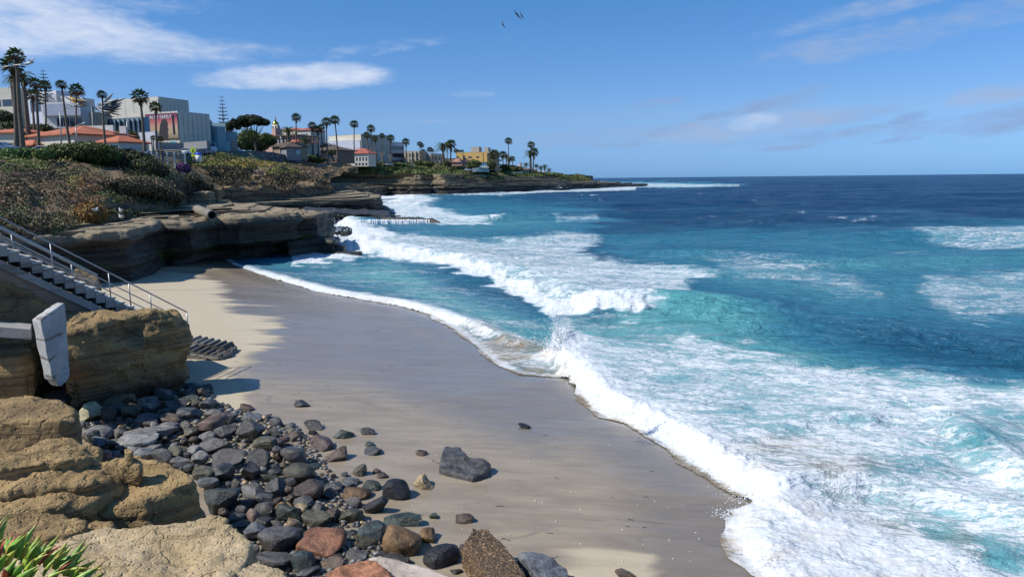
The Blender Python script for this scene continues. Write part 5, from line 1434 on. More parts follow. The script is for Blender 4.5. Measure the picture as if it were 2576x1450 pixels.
carpet('second_bluff_ground_cover', GB, 90000, .42, [
    (600, 400, 160, 26, 1, GRN+YEL, .5), (540, 398, 60, 10, 1, GRN+OLV, .9), (520, 412, 60, 10, 1, YEL+GRN, .5), (640, 415, 60, 7, 1, YEL+ORG[:1], .5), (600, 410, 50, 6, 1, YEL, .5), (700, 430, 50, 10, .95, YEL+GRN, .5), (680, 423, 20, 4, .05, None, 0),
    (560, 445, 85, 24, 1, DRK+BRN[:1], .8), (500, 440, 30, 18, .6, BRN, .3), (610, 462, 40, 10, .8, DRK+BRN, .4), (720, 452, 55, 16, 1, DRK+BRN[:1], .7), (650, 440, 16, 22, .1, None, 0), (560, 474, 150, 6, .15, BRN, .1), (470, 460, 20, 30, .15, None, 0), (770, 462, 30, 8, .15, None, 0)], (.55, BRN+DRK, .3), 202)
carpet('headland_ground_cover', GH, 90000, 1.05, [
    (900, 418, 200, 10, 1, GRN+OLV+DRK[:1], .8), (1100, 430, 240, 12, 1, GRN+OLV, .8), (1300, 442, 160, 12, 1, GRN+OLV, .8), (1430, 448, 60, 10, 1, GRN+DRK, .9), (900, 407, 60, 6, 1, DRK+OLV, 1.2), (760, 420, 80, 8, 1, GRN, .5), (690, 432, 90, 10, .3, BRN, .2)], (.45, OLV+BRN+GRN[:1], .4), 203)


def blobs_q(spec):
    out = []
    for (x, y, d, rx, ry, dep) in spec:
        p = PD(x, y, d); out.append((p, (rx*d/FQ, dep, ry*d/FQ)))
    return out
HDG = [(.060, .082, .024), (.042, .060, .018), (.085, .105, .030), (.11, .125, .035)]
shrub('broad clipped dark green shrub standing next to the silver car', blobs_q([(190, 384, 78, 58, 22, 3.4), (250, 392, 80, 50, 20, 3.0), (225, 376, 79, 60, 17, 3.0), (160, 378, 77, 32, 16, 2.4)]), 15000, .26, HDG, 211, group='dark shrubs on the bluff edge')
shrub('dark wind-shaped shrub spilling down the bluff toward the viewpoint fence', blobs_q([(315, 398, 84, 42, 22, 3.0), (345, 412, 84, 45, 28, 3.4), (370, 430, 82, 45, 30, 2.8), (300, 405, 82, 40, 20, 2.6)]), 15000, .28, HDG[:2]+DRK, 212, group='dark shrubs on the bluff edge')
shrub('low brownish shrub draped over the bluff below the dark wind-shaped one', blobs_q([(330, 470, 69, 55, 20, 2.4), (385, 482, 72, 50, 20, 2.4), (425, 495, 75, 28, 20, 2.0), (290, 462, 68, 40, 12, 2)]), 12000, .25, DRK+BRN+OLV[:1], 213, group='dark shrubs on the bluff edge')
shrub('orange-brown dry bush hanging above the rock ledge with a gull in it', blobs_q([(236, 538, 56.5, 26, 26, 1.2), (215, 530, 57, 20, 18, 1.0)]), 5000, .15, ORG+RST, 214)
shrub('fresh green yucca-like shrub beside the silver car', blobs_q([(112, 388, 72, 22, 13, 1.0)]), 2200, .30, GRN+YEL[:1], 215)
shrub('bushy bright green shrub at the picture edge below the tall palms', blobs_q([(30, 388, 74, 36, 14, 1.5), (60, 385, 75, 25, 12, 1.5)]), 4500, .24, [(.10, .16, .05), (.07, .12, .035)], 216)
shrub('purple-flowering bush under the viewpoint fence', blobs_q([(462, 424, 93, 13, 13, 1.4)]), 1800, .25, PUR+DRK[:1], 217)
shrub('round dark bush in front of the steel and glass pavilion', blobs_q([(318, 345, 158, 27, 18, 3.5), (295, 352, 156, 25, 13, 3)]), 3500, .5, HDG, 218)
shrub('dark hedge between the tiled building and the small red-roofed house', blobs_q([(215, 343, 158, 26, 12, 3), (232, 350, 156, 14, 8, 2)]), 2500, .5, HDG, 219)
shrub('dense dark bushes at the foot of the white apartment block', blobs_q([(20, 330, 165, 34, 22, 4), (5, 300, 172, 24, 22, 4), (100, 325, 165, 30, 13, 3), (160, 338, 168, 40, 14, 3)]), 6500, .55, HDG+DRK, 220)
shrub('overgrown green bushes behind the end of the parking area', blobs_q([(625, 352, 236, 22, 26, 5), (650, 360, 238, 26, 22, 5), (668, 352, 240, 24, 16, 5), (610, 360, 232, 12, 16, 4)]), 6000, .75, HDG+GRN[2:], 221)
shrub('clipped green hedge beside the white vans by the cove', blobs_q([(860, 407, 409, 24, 6, 4), (900, 410, 409, 26, 6, 4), (945, 412, 409, 26, 6, 4)]), 3500, 1.0, HDG+OLV, 222)
for k, (lab, sp) in enumerate([('dark round tree bush between the pale apartment house and the turreted house', [(1122, 413, 438, 10, 8, 4), (1104, 414, 440, 8, 6, 4)]), ('low dark tree between the turreted house and the blue-white house', [(1193, 412, 432, 17, 10, 5), (1180, 417, 432, 9, 5, 4)]),
                               ('dark trees in front of the brown-roofed house', [(1268, 421, 486, 12, 8, 5), (1290, 424, 486, 14, 7, 5), (1305, 428, 488, 10, 6, 4)]), ('low green hedge near the far end of the houses', [(1330, 433, 545, 22, 5, 5), (1350, 437, 560, 14, 4, 4)]),
                               ('bushes in front of the pale terraced apartment house', [(1050, 412, 435, 22, 8, 5), (1075, 412, 436, 18, 7, 5)]), ('dark bushes along the road under the white office building', [(925, 400, 412, 8, 9, 3), (1235, 414, 440, 12, 12, 4)]),
                               ('dark leafy trees around the grey-brown cottages', [(770, 378, 262, 14, 14, 5), (815, 372, 300, 22, 12, 6), (838, 378, 300, 14, 14, 5), (740, 384, 246, 14, 6, 4)]), ('reddish-green bushes at the path above the cove', [(775, 397, 246, 9, 9, 3), (800, 402, 255, 18, 7, 4), (790, 398, 250, 8, 6, 3)])]):
    shrub(lab, blobs_q(sp), 1800, .9 if k < 6 else .7, HDG+DRK[:1], 230+k)

# palms -------------------------------------------------------------------------------------------
def crown_fan(rs, R, wind, n=30):
    V = []; F = []; C = []
    for k in range(n):
        az_ = 2*math.pi*k*.381966; e = math.asin(min(.98, 1.0-1.75*(k+.5)/n)); e = max(e, -.95)
        L = R*rs.uniform(.42, .56); d = np.array([math.cos(az_)*math.cos(e)+wind*.35, math.sin(az_)*math.cos(e), math.sin(e)]); d /= np.linalg.norm(d)
        s = np.cross(d, [0, 0, 1.0]); s /= np.linalg.norm(s)+1e-6; u = np.cross(s, d); hub = d*L
        old = k > n*.72; col = np.array([.16, .125, .07] if old else [.075, .11, .030])*rs.uniform(.7, 1.4)
        i0 = len(V); V += [(0, 0, 0), tuple(hub+s*.02*R), tuple(hub-s*.02*R)]; F.append((i0, i0+1, i0+2)); C += [col]*3
        nb = 9
        for b_ in range(nb):
            an = (b_/(nb-1)-.5)*3.4; dl = d*math.cos(an)+s*math.sin(an); ln = R*.52*(.72+.28*math.cos(an))*rs.uniform(.85, 1.1)
            tip = hub+dl*ln+np.array([wind*.16*R, 0, -.13*R*rs.uniform(.4, 1.4)]); mid = hub+dl*ln*.5+u*.02*R; sd_ = np.cross(dl, u)*R*.045
            i0 = len(V); V += [tuple(hub), tuple(mid+sd_), tuple(tip), tuple(mid-sd_)]; F += [(i0, i0+1, i0+2), (i0, i0+2, i0+3)]; C += [col]*4
    return V, F, C


def crown_date(rs, R, wind, n=34):
    V = []; F = []; C = []
    for k in range(n):
        az_ = 2*math.pi*k*.381966; e = 1.25-1.9*(k+.5)/n; L = R*rs.uniform(.9, 1.1)
        pts = []
        for t in np.linspace(0, 1, 7):
            r = L*t*math.cos(e*(1-.25*t)); z = L*(math.sin(e)*t-.62*t*t*(1.0 if e > -.2 else .4)); pts.append(np.array([math.cos(az_)*r+wind*.2*L*t*t, math.sin(az_)*r, z]))
        col = np.array([.060, .085, .034])*rs.uniform(.7, 1.4)
        sd0 = np.array([-math.sin(az_), math.cos(az_), 0])
        for a in range(6):
            p, q = pts[a], pts[a+1]; w_ = R*.13*(1-.55*a/6)
            for sgn in (-1, 1):
                for f_ in (0, .5):
                    m0 = p*(1-f_)+q*f_; m1 = p*(.6-f_*.6+0)+q*(.4+f_*.6) if f_ == 0 else q; tip = m1+sd0*sgn*w_+(q-p)*.5+np.array([0, 0, -.07*R])
                    i0 = len(V); V += [tuple(m0), tuple(m1), tuple(tip)]; F.append((i0, i0+1, i0+2)); C += [col*rs.uniform(.8, 1.2)]*3
    return V, F, C


GP = 'palm trees along the coast road'
def palm(label, cx, cy, bx, by, d, Rq, kind='fan', wind=0.0, seed=1, skirt=.0, tr=.22):
    rs = np.random.RandomState(seed)
    top = PD(cx, cy, d); bot = PD(bx, by, d); bot[2] = min(bot[2], gz(bot[0], d))-.1
    if d > 400: bot[2] = min(bot[2], top[2]-4)
    R = Rq*d/FQ; root = empty('palm_tree', bot, label=label, cat='palm tree', group=GP)
    mb = MB(); H = top-bot; n = 7; pts = []
    for i in range(n+1):
        t = i/n; p = H*t; bow = math.sin(t*math.pi)*.012*np.linalg.norm(H)*rs.uniform(.4, 1)*(1 if seed % 2 else -1); pts.append(p+np.array([bow, 0, 0]))
    for i in range(n):
        t0, t1 = i/n, (i+1)/n; f = lambda t: tr*(1.25-.55*t+.5*max(0, .08-t)*6)
        mb.tube(pts[i], pts[i+1], f(t0), f(t1), 7, cap=(i == n-1))
    mb.build('trunk', m_bark, root, True)
    V, F, C = (crown_fan if kind == 'fan' else crown_date)(rs, R, wind)
    if skirt > 0:
        for k in range(60):
            a = rs.uniform(0, 6.28); z0 = -rs.uniform(.0, skirt)*R; r = R*.16*(1.2+z0/(R*skirt+.01)*.5)
            c = np.array([.15, .115, .07])*rs.uniform(.6, 1.3); i0 = len(V)
            p = np.array([math.cos(a)*r*.5, math.sin(a)*r*.5, z0]); V += [tuple(p), tuple(p+[math.cos(a)*r+.05*R, math.sin(a)*r, -R*.35]), tuple(p+[math.cos(a+.6)*r, math.sin(a+.6)*r, -R*.3])]; F.append((i0, i0+1, i0+2)); C += [c]*3
    mesh_from('crown', np.array(V)+H, F, m_fol, False, {'tint': np.array(C)}, root)
    return root

PALMS = [
 ('ragged windblown fan palm at the picture edge crossed by the lamp arm', 33, 165, 42, 372, 112, 24, 'fan', -.8, .9, .30), ('tallest ragged fan palm, its crown above the lamp arm', 42, 140, 58, 378, 108, 19, 'fan', -.7, .6, .28),
 ('bushy date palm whose crown shows behind the tallest fan palm', 57, 192, 69, 330, 150, 26, 'date', 0, .4, .45), ('date palm with drooping fronds behind the two tallest trunks', 28, 196, 48, 325, 152, 17, 'date', 0, .2, .4),
 ('fan palm with a dark crown between the date palms and the white apartment block', 89, 210, 98, 376, 116, 15, 'fan', -.3, .8, .2), ('short fan palm with a brown skirt in front of the dark balcony window', 81, 240, 85, 314, 160, 15, 'fan', 0, 1.2, .25),
 ('slender fan palm in front of the star-shaped pine', 113, 214, 110, 325, 168, 13, 'fan', 0, .6, .2), ('young fan palm with a bright green brushed-up crown', 155, 213, 176, 356, 124, 12, 'fan', -.6, .3, .19),
 ('airy fan palm standing in front of the yellow-tipped boat sculpture', 192, 228, 184, 330, 148, 17, 'fan', .2, .1, .17), ('slim fan palm with a small crown against the tall panelled hall', 257, 238, 266, 376, 128, 11, 'fan', -.3, .3, .17),
 ('tall dark fan palm in front of the tall panelled hall', 352, 244, 364, 378, 138, 19, 'fan', 0, .7, .24), ('fan palm crossing the sunset banner', 391, 269, 393, 356, 146, 14, 'fan', 0, .9, .2),
 ('squat palm peeping over the slate-blue building', 522, 312, 522, 330, 262, 13, 'fan', 0, .3, .3), ('small palm by the white forecourt fence below the banner', 403, 350, 403, 366, 150, 8, 'fan', 0, .2, .12), ('tiny palm against the white forecourt wall', 386, 347, 386, 366, 152, 7, 'fan', 0, .2, .12),
 ('brown-skirted fan palm under the flat-topped tree', 639, 342, 645, 379, 224, 13, 'fan', 0, 1.3, .3), ('date palm with arching fronds in front of the golden dome', 724, 326, 728, 391, 238, 17, 'date', 0, .3, .45),
 ('lone tall fan palm beside the golden dome', 745, 295, 747, 391, 250, 11, 'fan', 0, .6, .25), ('fan palm between the lone tall palm and the leaning one, nearer the houses', 785, 316, 788, 392, 255, 10, 'fan', 0, .9, .25),
 ('shaggy fan palm in the middle of the cluster of four', 799, 326, 802, 395, 258, 10, 'fan', 0, 1.4, .28), ('fan palm touching the shaggy one in the cluster of four', 808, 320, 811, 398, 256, 9, 'fan', 0, .8, .24),
 ('very tall fan palm with its foot on the green slope', 821, 306, 825, 410, 252, 11, 'fan', 0, .9, .26), ('tall fan palm leaning slightly inland with a full crown', 842, 302, 850, 404, 262, 12, 'fan', 0, .3, .27),
 ('isolated tall fan palm before the plain white wall of the office building', 891, 312, 892, 400, 400, 10, 'fan', 0, .4, .34), ('shaggy date palm among the grey-brown cottages', 768, 352, 770, 388, 250, 15, 'date', 0, .9, .4), ('small bushy palm above the white parked vans', 834, 380, 838, 404, 265, 12, 'date', 0, .4, .3),
 ('taller palm of the pair in front of the office wall', 933, 323, 934, 405, 410, 10, 'fan', 0, .5, .34), ('shorter palm of the pair in front of the office wall', 923, 340, 930, 406, 410, 9, 'fan', 0, .4, .3), ('little palm overlapping the office terrace', 943, 349, 946, 378, 415, 8, 'fan', 0, .6, .3),
 ('palm standing at the banded office windows, thin trunk', 961, 341, 963, 380, 418, 7, 'fan', 0, .4, .28), ('leaning palm in front of the banded office windows', 983, 347, 979, 400, 412, 9, 'fan', 0, .9, .32),
 ('dense fan palm at the end wall of the office building', 1021, 356, 1024, 410, 425, 9, 'fan', 0, .8, .32), ('tall thin palm above the pale terraced apartment house', 1056, 362, 1058, 412, 440, 7, 'fan', 0, .3, .28), ('twin of the tall thin palm, a little shorter', 1061, 366, 1062, 412, 444, 6, 'fan', 0, .3, .28),
 ('small palm top over the pale apartment roof', 1065, 381, 1065, 400, 470, 6, 'fan', 0, .3, .3), ('slim curved palm in front of the pale apartment house', 1081, 376, 1085, 410, 440, 7, 'fan', 0, .2, .25), ('slim palm behind the curved one', 1087, 378, 1087, 405, 455, 5, 'fan', 0, .2, .25),
 ('big spreading date palm beside the turreted house', 1114, 366, 1116, 412, 436, 18, 'date', 0, .3, .6), ('round-crowned palm touching the spreading date palm', 1134, 362, 1132, 405, 440, 12, 'fan', 0, 1.0, .4), ('slender palm trunk between date palm and round-crowned palm', 1126, 364, 1124, 405, 446, 8, 'fan', 0, .5, .3),
 ('first of the small palms at the corner of the yellow building', 1147, 379, 1149, 400, 490, 6, 'fan', 0, .2, .25), ('second small palm over the yellow roof edge', 1154, 381, 1154, 395, 495, 5, 'fan', 0, .2, .25), ('third small palm over the yellow roof edge, bushier', 1162, 381, 1162, 392, 495, 5, 'fan', 0, .2, .25),
 ('dark fan palm in front of the yellow building balconies', 1243, 387, 1244, 428, 448, 12, 'fan', 0, .7, .45), ('very tall thin palm rising high above the houses near the yellow building', 1279, 354, 1278, 415, 495, 9, 'fan', 0, .4, .35), ('bushy palm seaward of the yellow building', 1265, 389, 1266, 415, 500, 10, 'fan', 0, .6, .4), ('middle palm behind the brown-roofed house', 1274, 392, 1274, 415, 498, 9, 'date', 0, .6, .4),
 ('short date palm behind the brown-roofed house', 1281, 398, 1281, 418, 496, 9, 'date', 0, .4, .4), ('small palm at the chimney of the brown-roofed house', 1289, 399, 1289, 418, 505, 7, 'fan', 0, .2, .3), ('highest palm of the landmark trio on the point', 1336, 364, 1337, 432, 520, 9, 'fan', 0, .5, .4),
 ('date palm with a dark round crown in the landmark trio', 1333, 383, 1334, 434, 518, 13, 'date', 0, .5, .6), ('third palm of the landmark trio, half hidden', 1343, 382, 1341, 434, 522, 11, 'fan', 0, 1.0, .45), ('low date palm between the chimney house and the landmark trio', 1323, 412, 1323, 425, 535, 8, 'date', 0, .2, .4),
 ('small palm just past the landmark trio', 1349, 417, 1349, 435, 560, 5, 'fan', 0, .3, .3), ('bushy palm in the low group at the end of the point', 1360, 420, 1361, 438, 575, 8, 'date', 0, .3, .5), ('tallest of the low palm group at the end of the point', 1370, 417, 1371, 438, 580, 8, 'date', 0, .5, .5), ('last palm at the seaward end of the point', 1381, 426, 1382, 440, 590, 7, 'date', 0, .3, .5)]
for k, (lab, cx, cy, bx, by, d, Rq, kind, wind, sk, tr) in enumerate(PALMS): palm(lab, cx, cy, bx, by, d, Rq*1.32, kind, wind, 401+k, sk, tr)


def norfolk(label, tx_, ty, bx, by, d, wq, tiers, seed, dense=1.0):
    rs = np.random.RandomState(seed); top = PD(tx_, ty, d); bot = PD(bx, by, d); bot[2] = min(bot[2], gz(bot[0], d))
    root = empty('norfolk_pine', bot, label=label, cat='pine tree'); H = top-bot
    MB().tube((0, 0, 0), H, .35, .05, 7).build('trunk', m_bark, root, True)
    W_ = wq*d/FQ; V = []; F = []; C = []
    vis = (by-ty)*d/FQ; z0 = H[2]-vis
    for t in range(tiers):
        f = (t+.6)/tiers; z = H[2]-f*vis*.98; c = H*(z/H[2]); L = W_*.5*(.18+.82*f**.8)
        for k in range(7):
            a = 2*math.pi*k/7+t*.9; dv = np.array([math.cos(a), math.sin(a), 0])
            for j in range(int(16*dense)):
                s = rs.uniform(.08, 1); p = c+dv*L*s+np.array([0, 0, .18*L*s*s-.05*L])+rs.normal(size=3)*np.array([.05, .05, .03])*L
                q = dv*.22*L+rs.normal(size=3)*.07*L; n_ = np.cross(q, rs.normal(size=3)); n_ = n_/(np.linalg.norm(n_)+1e-6)*.045*L*dense
                i0 = len(V); V += [tuple(p-q*.5), tuple(p+n_), tuple(p+q*.5), tuple(p-n_)]; F += [(i0, i0+1, i0+2), (i0, i0+2, i0+3)]; C += [np.array([.035, .055, .030])*rs.uniform(.6, 1.5)]*4
    mesh_from('crown', V, F, m_fol, False, {'tint': np.array(C)}, root)
norfolk('full star-shaped dark pine above the white apartment block', 107, 174, 121, 262, 190, 44, 11, 301, 1.6)
norfolk('slender tiered pine standing against the sky beside the flat-topped tree', 557.6, 239, 564, 345, 262, 38, 12, 302, 1.5)


def spreading_tree(label, cq, d, rx, ry, base, seed, cols, n=9000, cat='tree', name='spreading_tree', size=.55):
    rs = np.random.RandomState(seed); c = PD(*cq, d); b0 = PD(*base, d); b0[2] = min(b0[2], gz(b0[0], d))
    root = empty(name, b0, label=label, cat=cat); C0 = c-b0; RX = rx*d/FQ; RZ = ry*d/FQ; RY = RX*.75
    mb = MB(); fork = np.array([C0[0]*.15, 0, C0[2]*.42]); mb.tube((0, 0, 0), fork, RX*.055, RX*.04, 8)
    blobs = []
    for k in range(15):
        a = 2*math.pi*k*.382; r = math.sqrt((k+.5)/15)
        p = C0+np.array([math.cos(a)*RX*.8*r, math.sin(a)*RY*.8*r, RZ*(.35-.55*r*r)+rs.uniform(-.1, .1)*RZ]); rr = RX*rs.uniform(.20, .30)
        blobs.append((p, (rr, rr, RZ*.30)))
        mid = fork*.45+p*.55+np.array([0, 0, -.10*RZ]); mb.tube(fork, mid, RX*.028, RX*.017, 6); mb.tube(mid, p, RX*.017, RX*.006, 5)
    mb.build('trunk', m_bark, root, True)
    P, D = blob_pts(rs, n, blobs); V, F, Tn = leaf_cards(P, D, size*rs.uniform(.6, 1.3, n), tint_mix(rs, n, cols), seed)
    mesh_from('crown', V, F, m_fol, False, {'tint': Tn}, root)
spreading_tree('broad flat-topped cypress with bare forking limbs beside the slender pine', (632, 306), 246, 50, 27, (641, 360), 311, [(.030, .045, .018), (.045, .060, .022), (.022, .034, .014)])
spreading_tree('dark rounded cypress between the slender pine and the broad flat-topped one', (588, 314), 240, 19, 24, (588, 352), 312, [(.035, .048, .022), (.05, .06, .025)], 3500)
def bare_tree(label, x, y0, y1, d, seed):
    rs = np.random.RandomState(seed); b0 = PD(x, y1, d); H = (y1-y0)*d/FQ; root = empty('bare_tree', b0, label=label, cat='tree', group='leafless pale trees in front of the office building'); mb = MB()
    def grow(p, v, L, r, k):
        q = p+v*L; mb.tube(p, q, r, r*.65, 5)
        if k == 0: return
        for _ in range(3 if k > 1 else 2):
            w = v+rs.normal(size=3)*.42; w[2] = abs(w[2])*.8+.25; w /= np.linalg.norm(w); grow(q, w, L*.72, r*.62, k-1)
    grow(np.zeros(3), np.array([0, 0, 1.0]), H*.30, H*.028, 4); mb.build('trunk', m_pbark, root, True)
m_pbark, T, b = new_mat('pale_bark'); setb(T, b, color=(.30, .25, .20), rough=.9)
for k, (lab, x, y0, y1, d) in enumerate([('leafless pale tree nearest the small red-gabled house', 935, 366, 410, 409), ('forked leafless tree at the foot of the banded office windows', 960, 376, 414, 409), ('last leafless tree before the end of the office building', 982, 385, 414, 409), ('short leafless tree in front of the red-gabled house', 902, 375, 402, 404)]): bare_tree(lab, x, y0, y1, d, 330+k)

# ------------------------------------------------------------------ town
def wall_mat(name, col, var=.06, rough=.85):
    m, T, b = new_mat(name); n = T.noise(T.coord((.3, .3, .6)), 1.0, 5, .6); n2 = T.noise(T.coord((2, 2, .25)), 1.0, 3, .6)
    c = np.array(col); cc = T.mix(T.mapr(n, .3, .7), tuple(c*(1-var)), tuple(np.minimum(c*(1+var), .85)))
    cc = T.mix(T.mapr(n2, .5, .85, 0, .22), cc, tuple(c*.62)); setb(T, b, color=cc, rough=rough); return m
def flat_mat(name, col, rough=.6, metal=0.0, spec=.5):
    m, T, b = new_mat(name); n = T.noise(T.coord(), 3.0, 3); c = np.array(col); setb(T, b, color=T.mix(n, tuple(c*.9), tuple(np.minimum(c*1.1, .9))), rough=rough, metal=metal, spec=spec); return m
M = dict(white=wall_mat('white_stucco', (.60, .585, .55)), cream=wall_mat('cream_stucco', (.56, .52, .43)), panel=wall_mat('cream_panel', (.62, .59, .50), .05), bluewhite=wall_mat('blue_white_wall', (.50, .53, .60)), beige=wall_mat('beige_stucco', (.45, .39, .30)),
         tan=wall_mat('tan_stucco', (.34, .26, .17)), grey=wall_mat('grey_wall', (.24, .25, .26)), slate=wall_mat('slate_blue_wall', (.22, .34, .40)), wood=wall_mat('pale_wood_cladding', (.33, .28, .22), .15), pink=wall_mat('pink_stucco', (.50, .33, .28)), brown=wall_mat('brown_wall', (.14, .10, .08)),
         yellow=wall_mat('ochre_yellow_stucco', (.62, .41, .13)), salmon=wall_mat('salmon_stucco', (.52, .38, .30)), skyblue=wall_mat('light_blue_boards', (.34, .45, .56)), dark=flat_mat('dark_recess', (.035, .035, .04)), terr=wall_mat('terracotta_roof', (.42, .135, .07), .2), shing=wall_mat('brown_shingle_roof', (.10, .075, .06), .2), redr=wall_mat('red_roof', (.36, .10, .07), .2), rosr=wall_mat('rosy_shingle_roof', (.34, .20, .15), .15),
         concg=wall_mat('grey_concrete', (.30, .29, .275)), trim=flat_mat('white_trim', (.7, .69, .66)), frame=flat_mat('blue_grey_frame', (.16, .21, .28), .4, .3), gold=flat_mat('gilded_dome', (.75, .47, .07), .25, 1.0))
def glass_mat(name, col):
    m, T, b = new_mat(name); setb(T, b, color=col, rough=.08, spec=.7); return m
M['glass'] = glass_mat('window_glass', (.035, .045, .06)); M['teal'] = glass_mat('teal_glass', (.15, .42, .48))
m_stonew, T, b = new_mat('rubble_stone_wall'); v = T.n('ShaderNodeTexVoronoi'); T.link(T.coord((1, 1, 1.2)), v.inputs['Vector']); v.inputs['Scale'].default_value = 1.8
sepc = T.n('ShaderNodeSeparateColor'); T.link(v.outputs['Color'], sepc.inputs[0])
setb(T, b, color=T.mix(sepc.outputs[0], (.065, .068, .075), (.24, .235, .23)), rough=.9, normal=T.bump(v.outputs['Distance'], 1.0, .25))


class Bld:
    """a building set up along a facade line from photograph column xa at distance da to column xb at distance db"""
    def __init__(s, name, label, cat, xa, da, xb, db, ytop, depth, mat, zlow=None, group=None, root=None, overhang=0, roofmat=None, rise=0.0, ybase=None):
        pa = PD(xa, ytop, da); pb = PD(xb, ytop, db)
        s.z1 = pa[2]; s.z0 = (min(gz(pa[0], da), gz(pb[0], db))-1.0) if ybase is None else PD(xa, ybase, da)[2]
        s.o = np.array([pa[0], pa[1], s.z0]); e = np.array([pb[0]-pa[0], pb[1]-pa[1], 0]); s.L = np.linalg.norm(e); s.e = e/s.L
        s.n = np.array([-s.e[1], s.e[0], 0.0]); s.H = s.z1-s.z0; s.D = depth
        if s.n[1] < 0: s.n = -s.n
        s.root = root if root is not None else empty(name, s.o, label=label, cat=cat, group=group)
        s.ro = np.array(s.root.location); s.slab('wall', 0, s.L, 0, depth, 0, s.H, mat)
        if roofmat is not None and rise == 0: s.slab('roof', -overhang, s.L+overhang, -overhang, depth+overhang, s.H+.003, s.H+.28, roofmat)
        if rise > 0: s.hip(rise, overhang, roofmat)
    def P(s, u, w, z): return s.o+s.e*u+s.n*w+np.array([0, 0, z])-s.ro
    def slab(s, name, u0, u1, w0, w1, z0, z1, mat, parent=None):
        V = [s.P(u, w, z) for z in (z0, z1) for (u, w) in ((u0, w0), (u1, w0), (u1, w1), (u0, w1))]
        return mesh_from(name, V, [(0, 3, 2, 1), (4, 5, 6, 7), (0, 1, 5, 4), (1, 2, 6, 5), (2, 3, 7, 6), (3, 0, 4, 7)], mat, False, parent=parent or s.root)
    def hip(s, rise, ov, mat, u0=None, u1=None, w0=None, w1=None, z=None, gable=False):
        u0 = -ov if u0 is None else u0; u1 = s.L+ov if u1 is None else u1; w0 = -ov if w0 is None else w0; w1 = s.D+ov if w1 is None else w1; z = s.H if z is None else z
        m = min(u1-u0, w1-w0)/2; g = 0 if gable else m
        if u1-u0 >= w1-w0: r0, r1 = (u0+g, (w0+w1)/2), (u1-g, (w0+w1)/2)
        else: r0, r1 = ((u0+u1)/2, w0+g), ((u0+u1)/2, w1-g)
        if abs(r0[0]-r1[0])+abs(r0[1]-r1[1]) < .05: r1 = (r0[0]+.05, r0[1])
        V = [s.P(u0, w0, z), s.P(u1, w0, z), s.P(u1, w1, z), s.P(u0, w1, z), s.P(*r0, z+rise), s.P(*r1, z+rise)]
        V += [v-np.array([0, 0, .25]) for v in V[:4]]
        if u1-u0 >= w1-w0: F = [(0, 1, 5, 4), (1, 2, 5), (2, 3, 4, 5), (3, 0, 4)]
        else: F = [(0, 1, 4), (1, 2, 5, 4), (2, 3, 5), (3, 0, 4, 5)]
        F += [(6, 9, 8, 7), (0, 6, 7, 1), (1, 7, 8, 2), (2, 8, 9, 3), (3, 9, 6, 0)]
        return mesh_from('roof', V, F, mat, False, parent=s.root)
    def win(s, u0, u1, z0, z1, side=False, glass='glass', frame='trim', fr=.12, name='window'):
        """u, z as fractions of the facade (or of the seaward side)"""
        A_ = s.D if side else s.L; a0, a1 = u0*A_, u1*A_; b0, b1 = z0*s.H, z1*s.H
        def q(u, z, t): return s.P(s.L+t, u, z) if side else s.P(u, -t, z)
        def bx(nm, a, b_, c, d, t0, t1, mat, par=None):
            V = [q(u, z, t) for t in (t0, t1) for (u, z) in ((a, c), (b_, c), (b_, d), (a, d))]
            o = mesh_from(nm, V, [(0, 3, 2, 1), (4, 5, 6, 7), (0, 1, 5, 4), (1, 2, 6, 5), (2, 3, 7, 6), (3, 0, 4, 7)], mat, False, parent=par or s.root); return o
        w = bx(name, a0-fr, a1+fr, b0-fr, b1+fr, -.02, .06, M[frame]); 
        bx('pane', a0, a1, b0, b1, .04, .085, M[glass], w); return w
    def row(s, n, u0, u1, z0, z1, gap=.3, **k):
        st_ = (u1-u0)/n
        for i in range(n): s.win(u0+st_*(i+gap/2), u0+st_*(i+1-gap/2), z0, z1, **k)
    def fslab(s, name, u0, u1, z0, z1, t0, t1, mat, side=False, parent=None):
        if side: return s.slab(name, s.L+t0, s.L+t1, u0*s.D, u1*s.D, z0*s.H, z1*s.H, mat, parent)
        return s.slab(name, u0*s.L, u1*s.L, -t1, -t0, z0*s.H, z1*s.H, mat, parent)

# --- white modernist block on the hill, several stepped volumes
b1 = Bld('apartment_building', 'white modernist block with ribbon windows behind the tall palms', 'building', 60, 200, 142, 192, 240, 5, M['bluewhite'], roofmat=M['white'])
b1.win(.18, .50, .70, .90, frame='bluewhite'); b1.win(.60, .75, .35, .50); b1.win(.2, .3, .3, .42); b1.win(.62, .80, .12, .25); b1.win(.3, .5, .08, .2)
b1a = Bld('x', '', '', -100, 205, 41, 200, 229, 16, M['cream'], root=b1.root, roofmat=M['cream'])
for a in (.30, .52, .74): b1a.win(a, a+.19, .72, .83, frame='white', name='window')
b1a.row(5, .1, 1, .45, .56); b1a.fslab('balcony', .0, 1, .60, .68, .01, 1.2, M['cream'])
b1b = Bld('x', '', '', 101, 190, 141, 189, 241, 10, M['white'], root=b1.root, roofmat=M['white']); b1b.win(.5, .75, .78, .86)
b1c = Bld('terraced_building', 'cream terraced block with rounded balconies beside the boat sculpture', 'building', 112, 184, 206, 184, 260, 5, M['white'], roofmat=M['white'])
b1c.row(4, .28, .98, .52, .70, gap=.12, frame='white'); b1c.row(5, .25, .98, .14, .38, gap=.22, frame='white'); b1c.fslab('balcony', .0, 1.0, .40, .50, .01, 1.0, M['white']); b1c.fslab('balcony', .0, 1.0, .74, .98, .01, .9, M['bluewhite'])
b1d = Bld('x', '', '', 138, 190, 176, 189, 246, 8, M['white'], root=b1c.root, roofmat=M['white']); b1d.row(3, .05, .98, .76, .90, gap=.3)
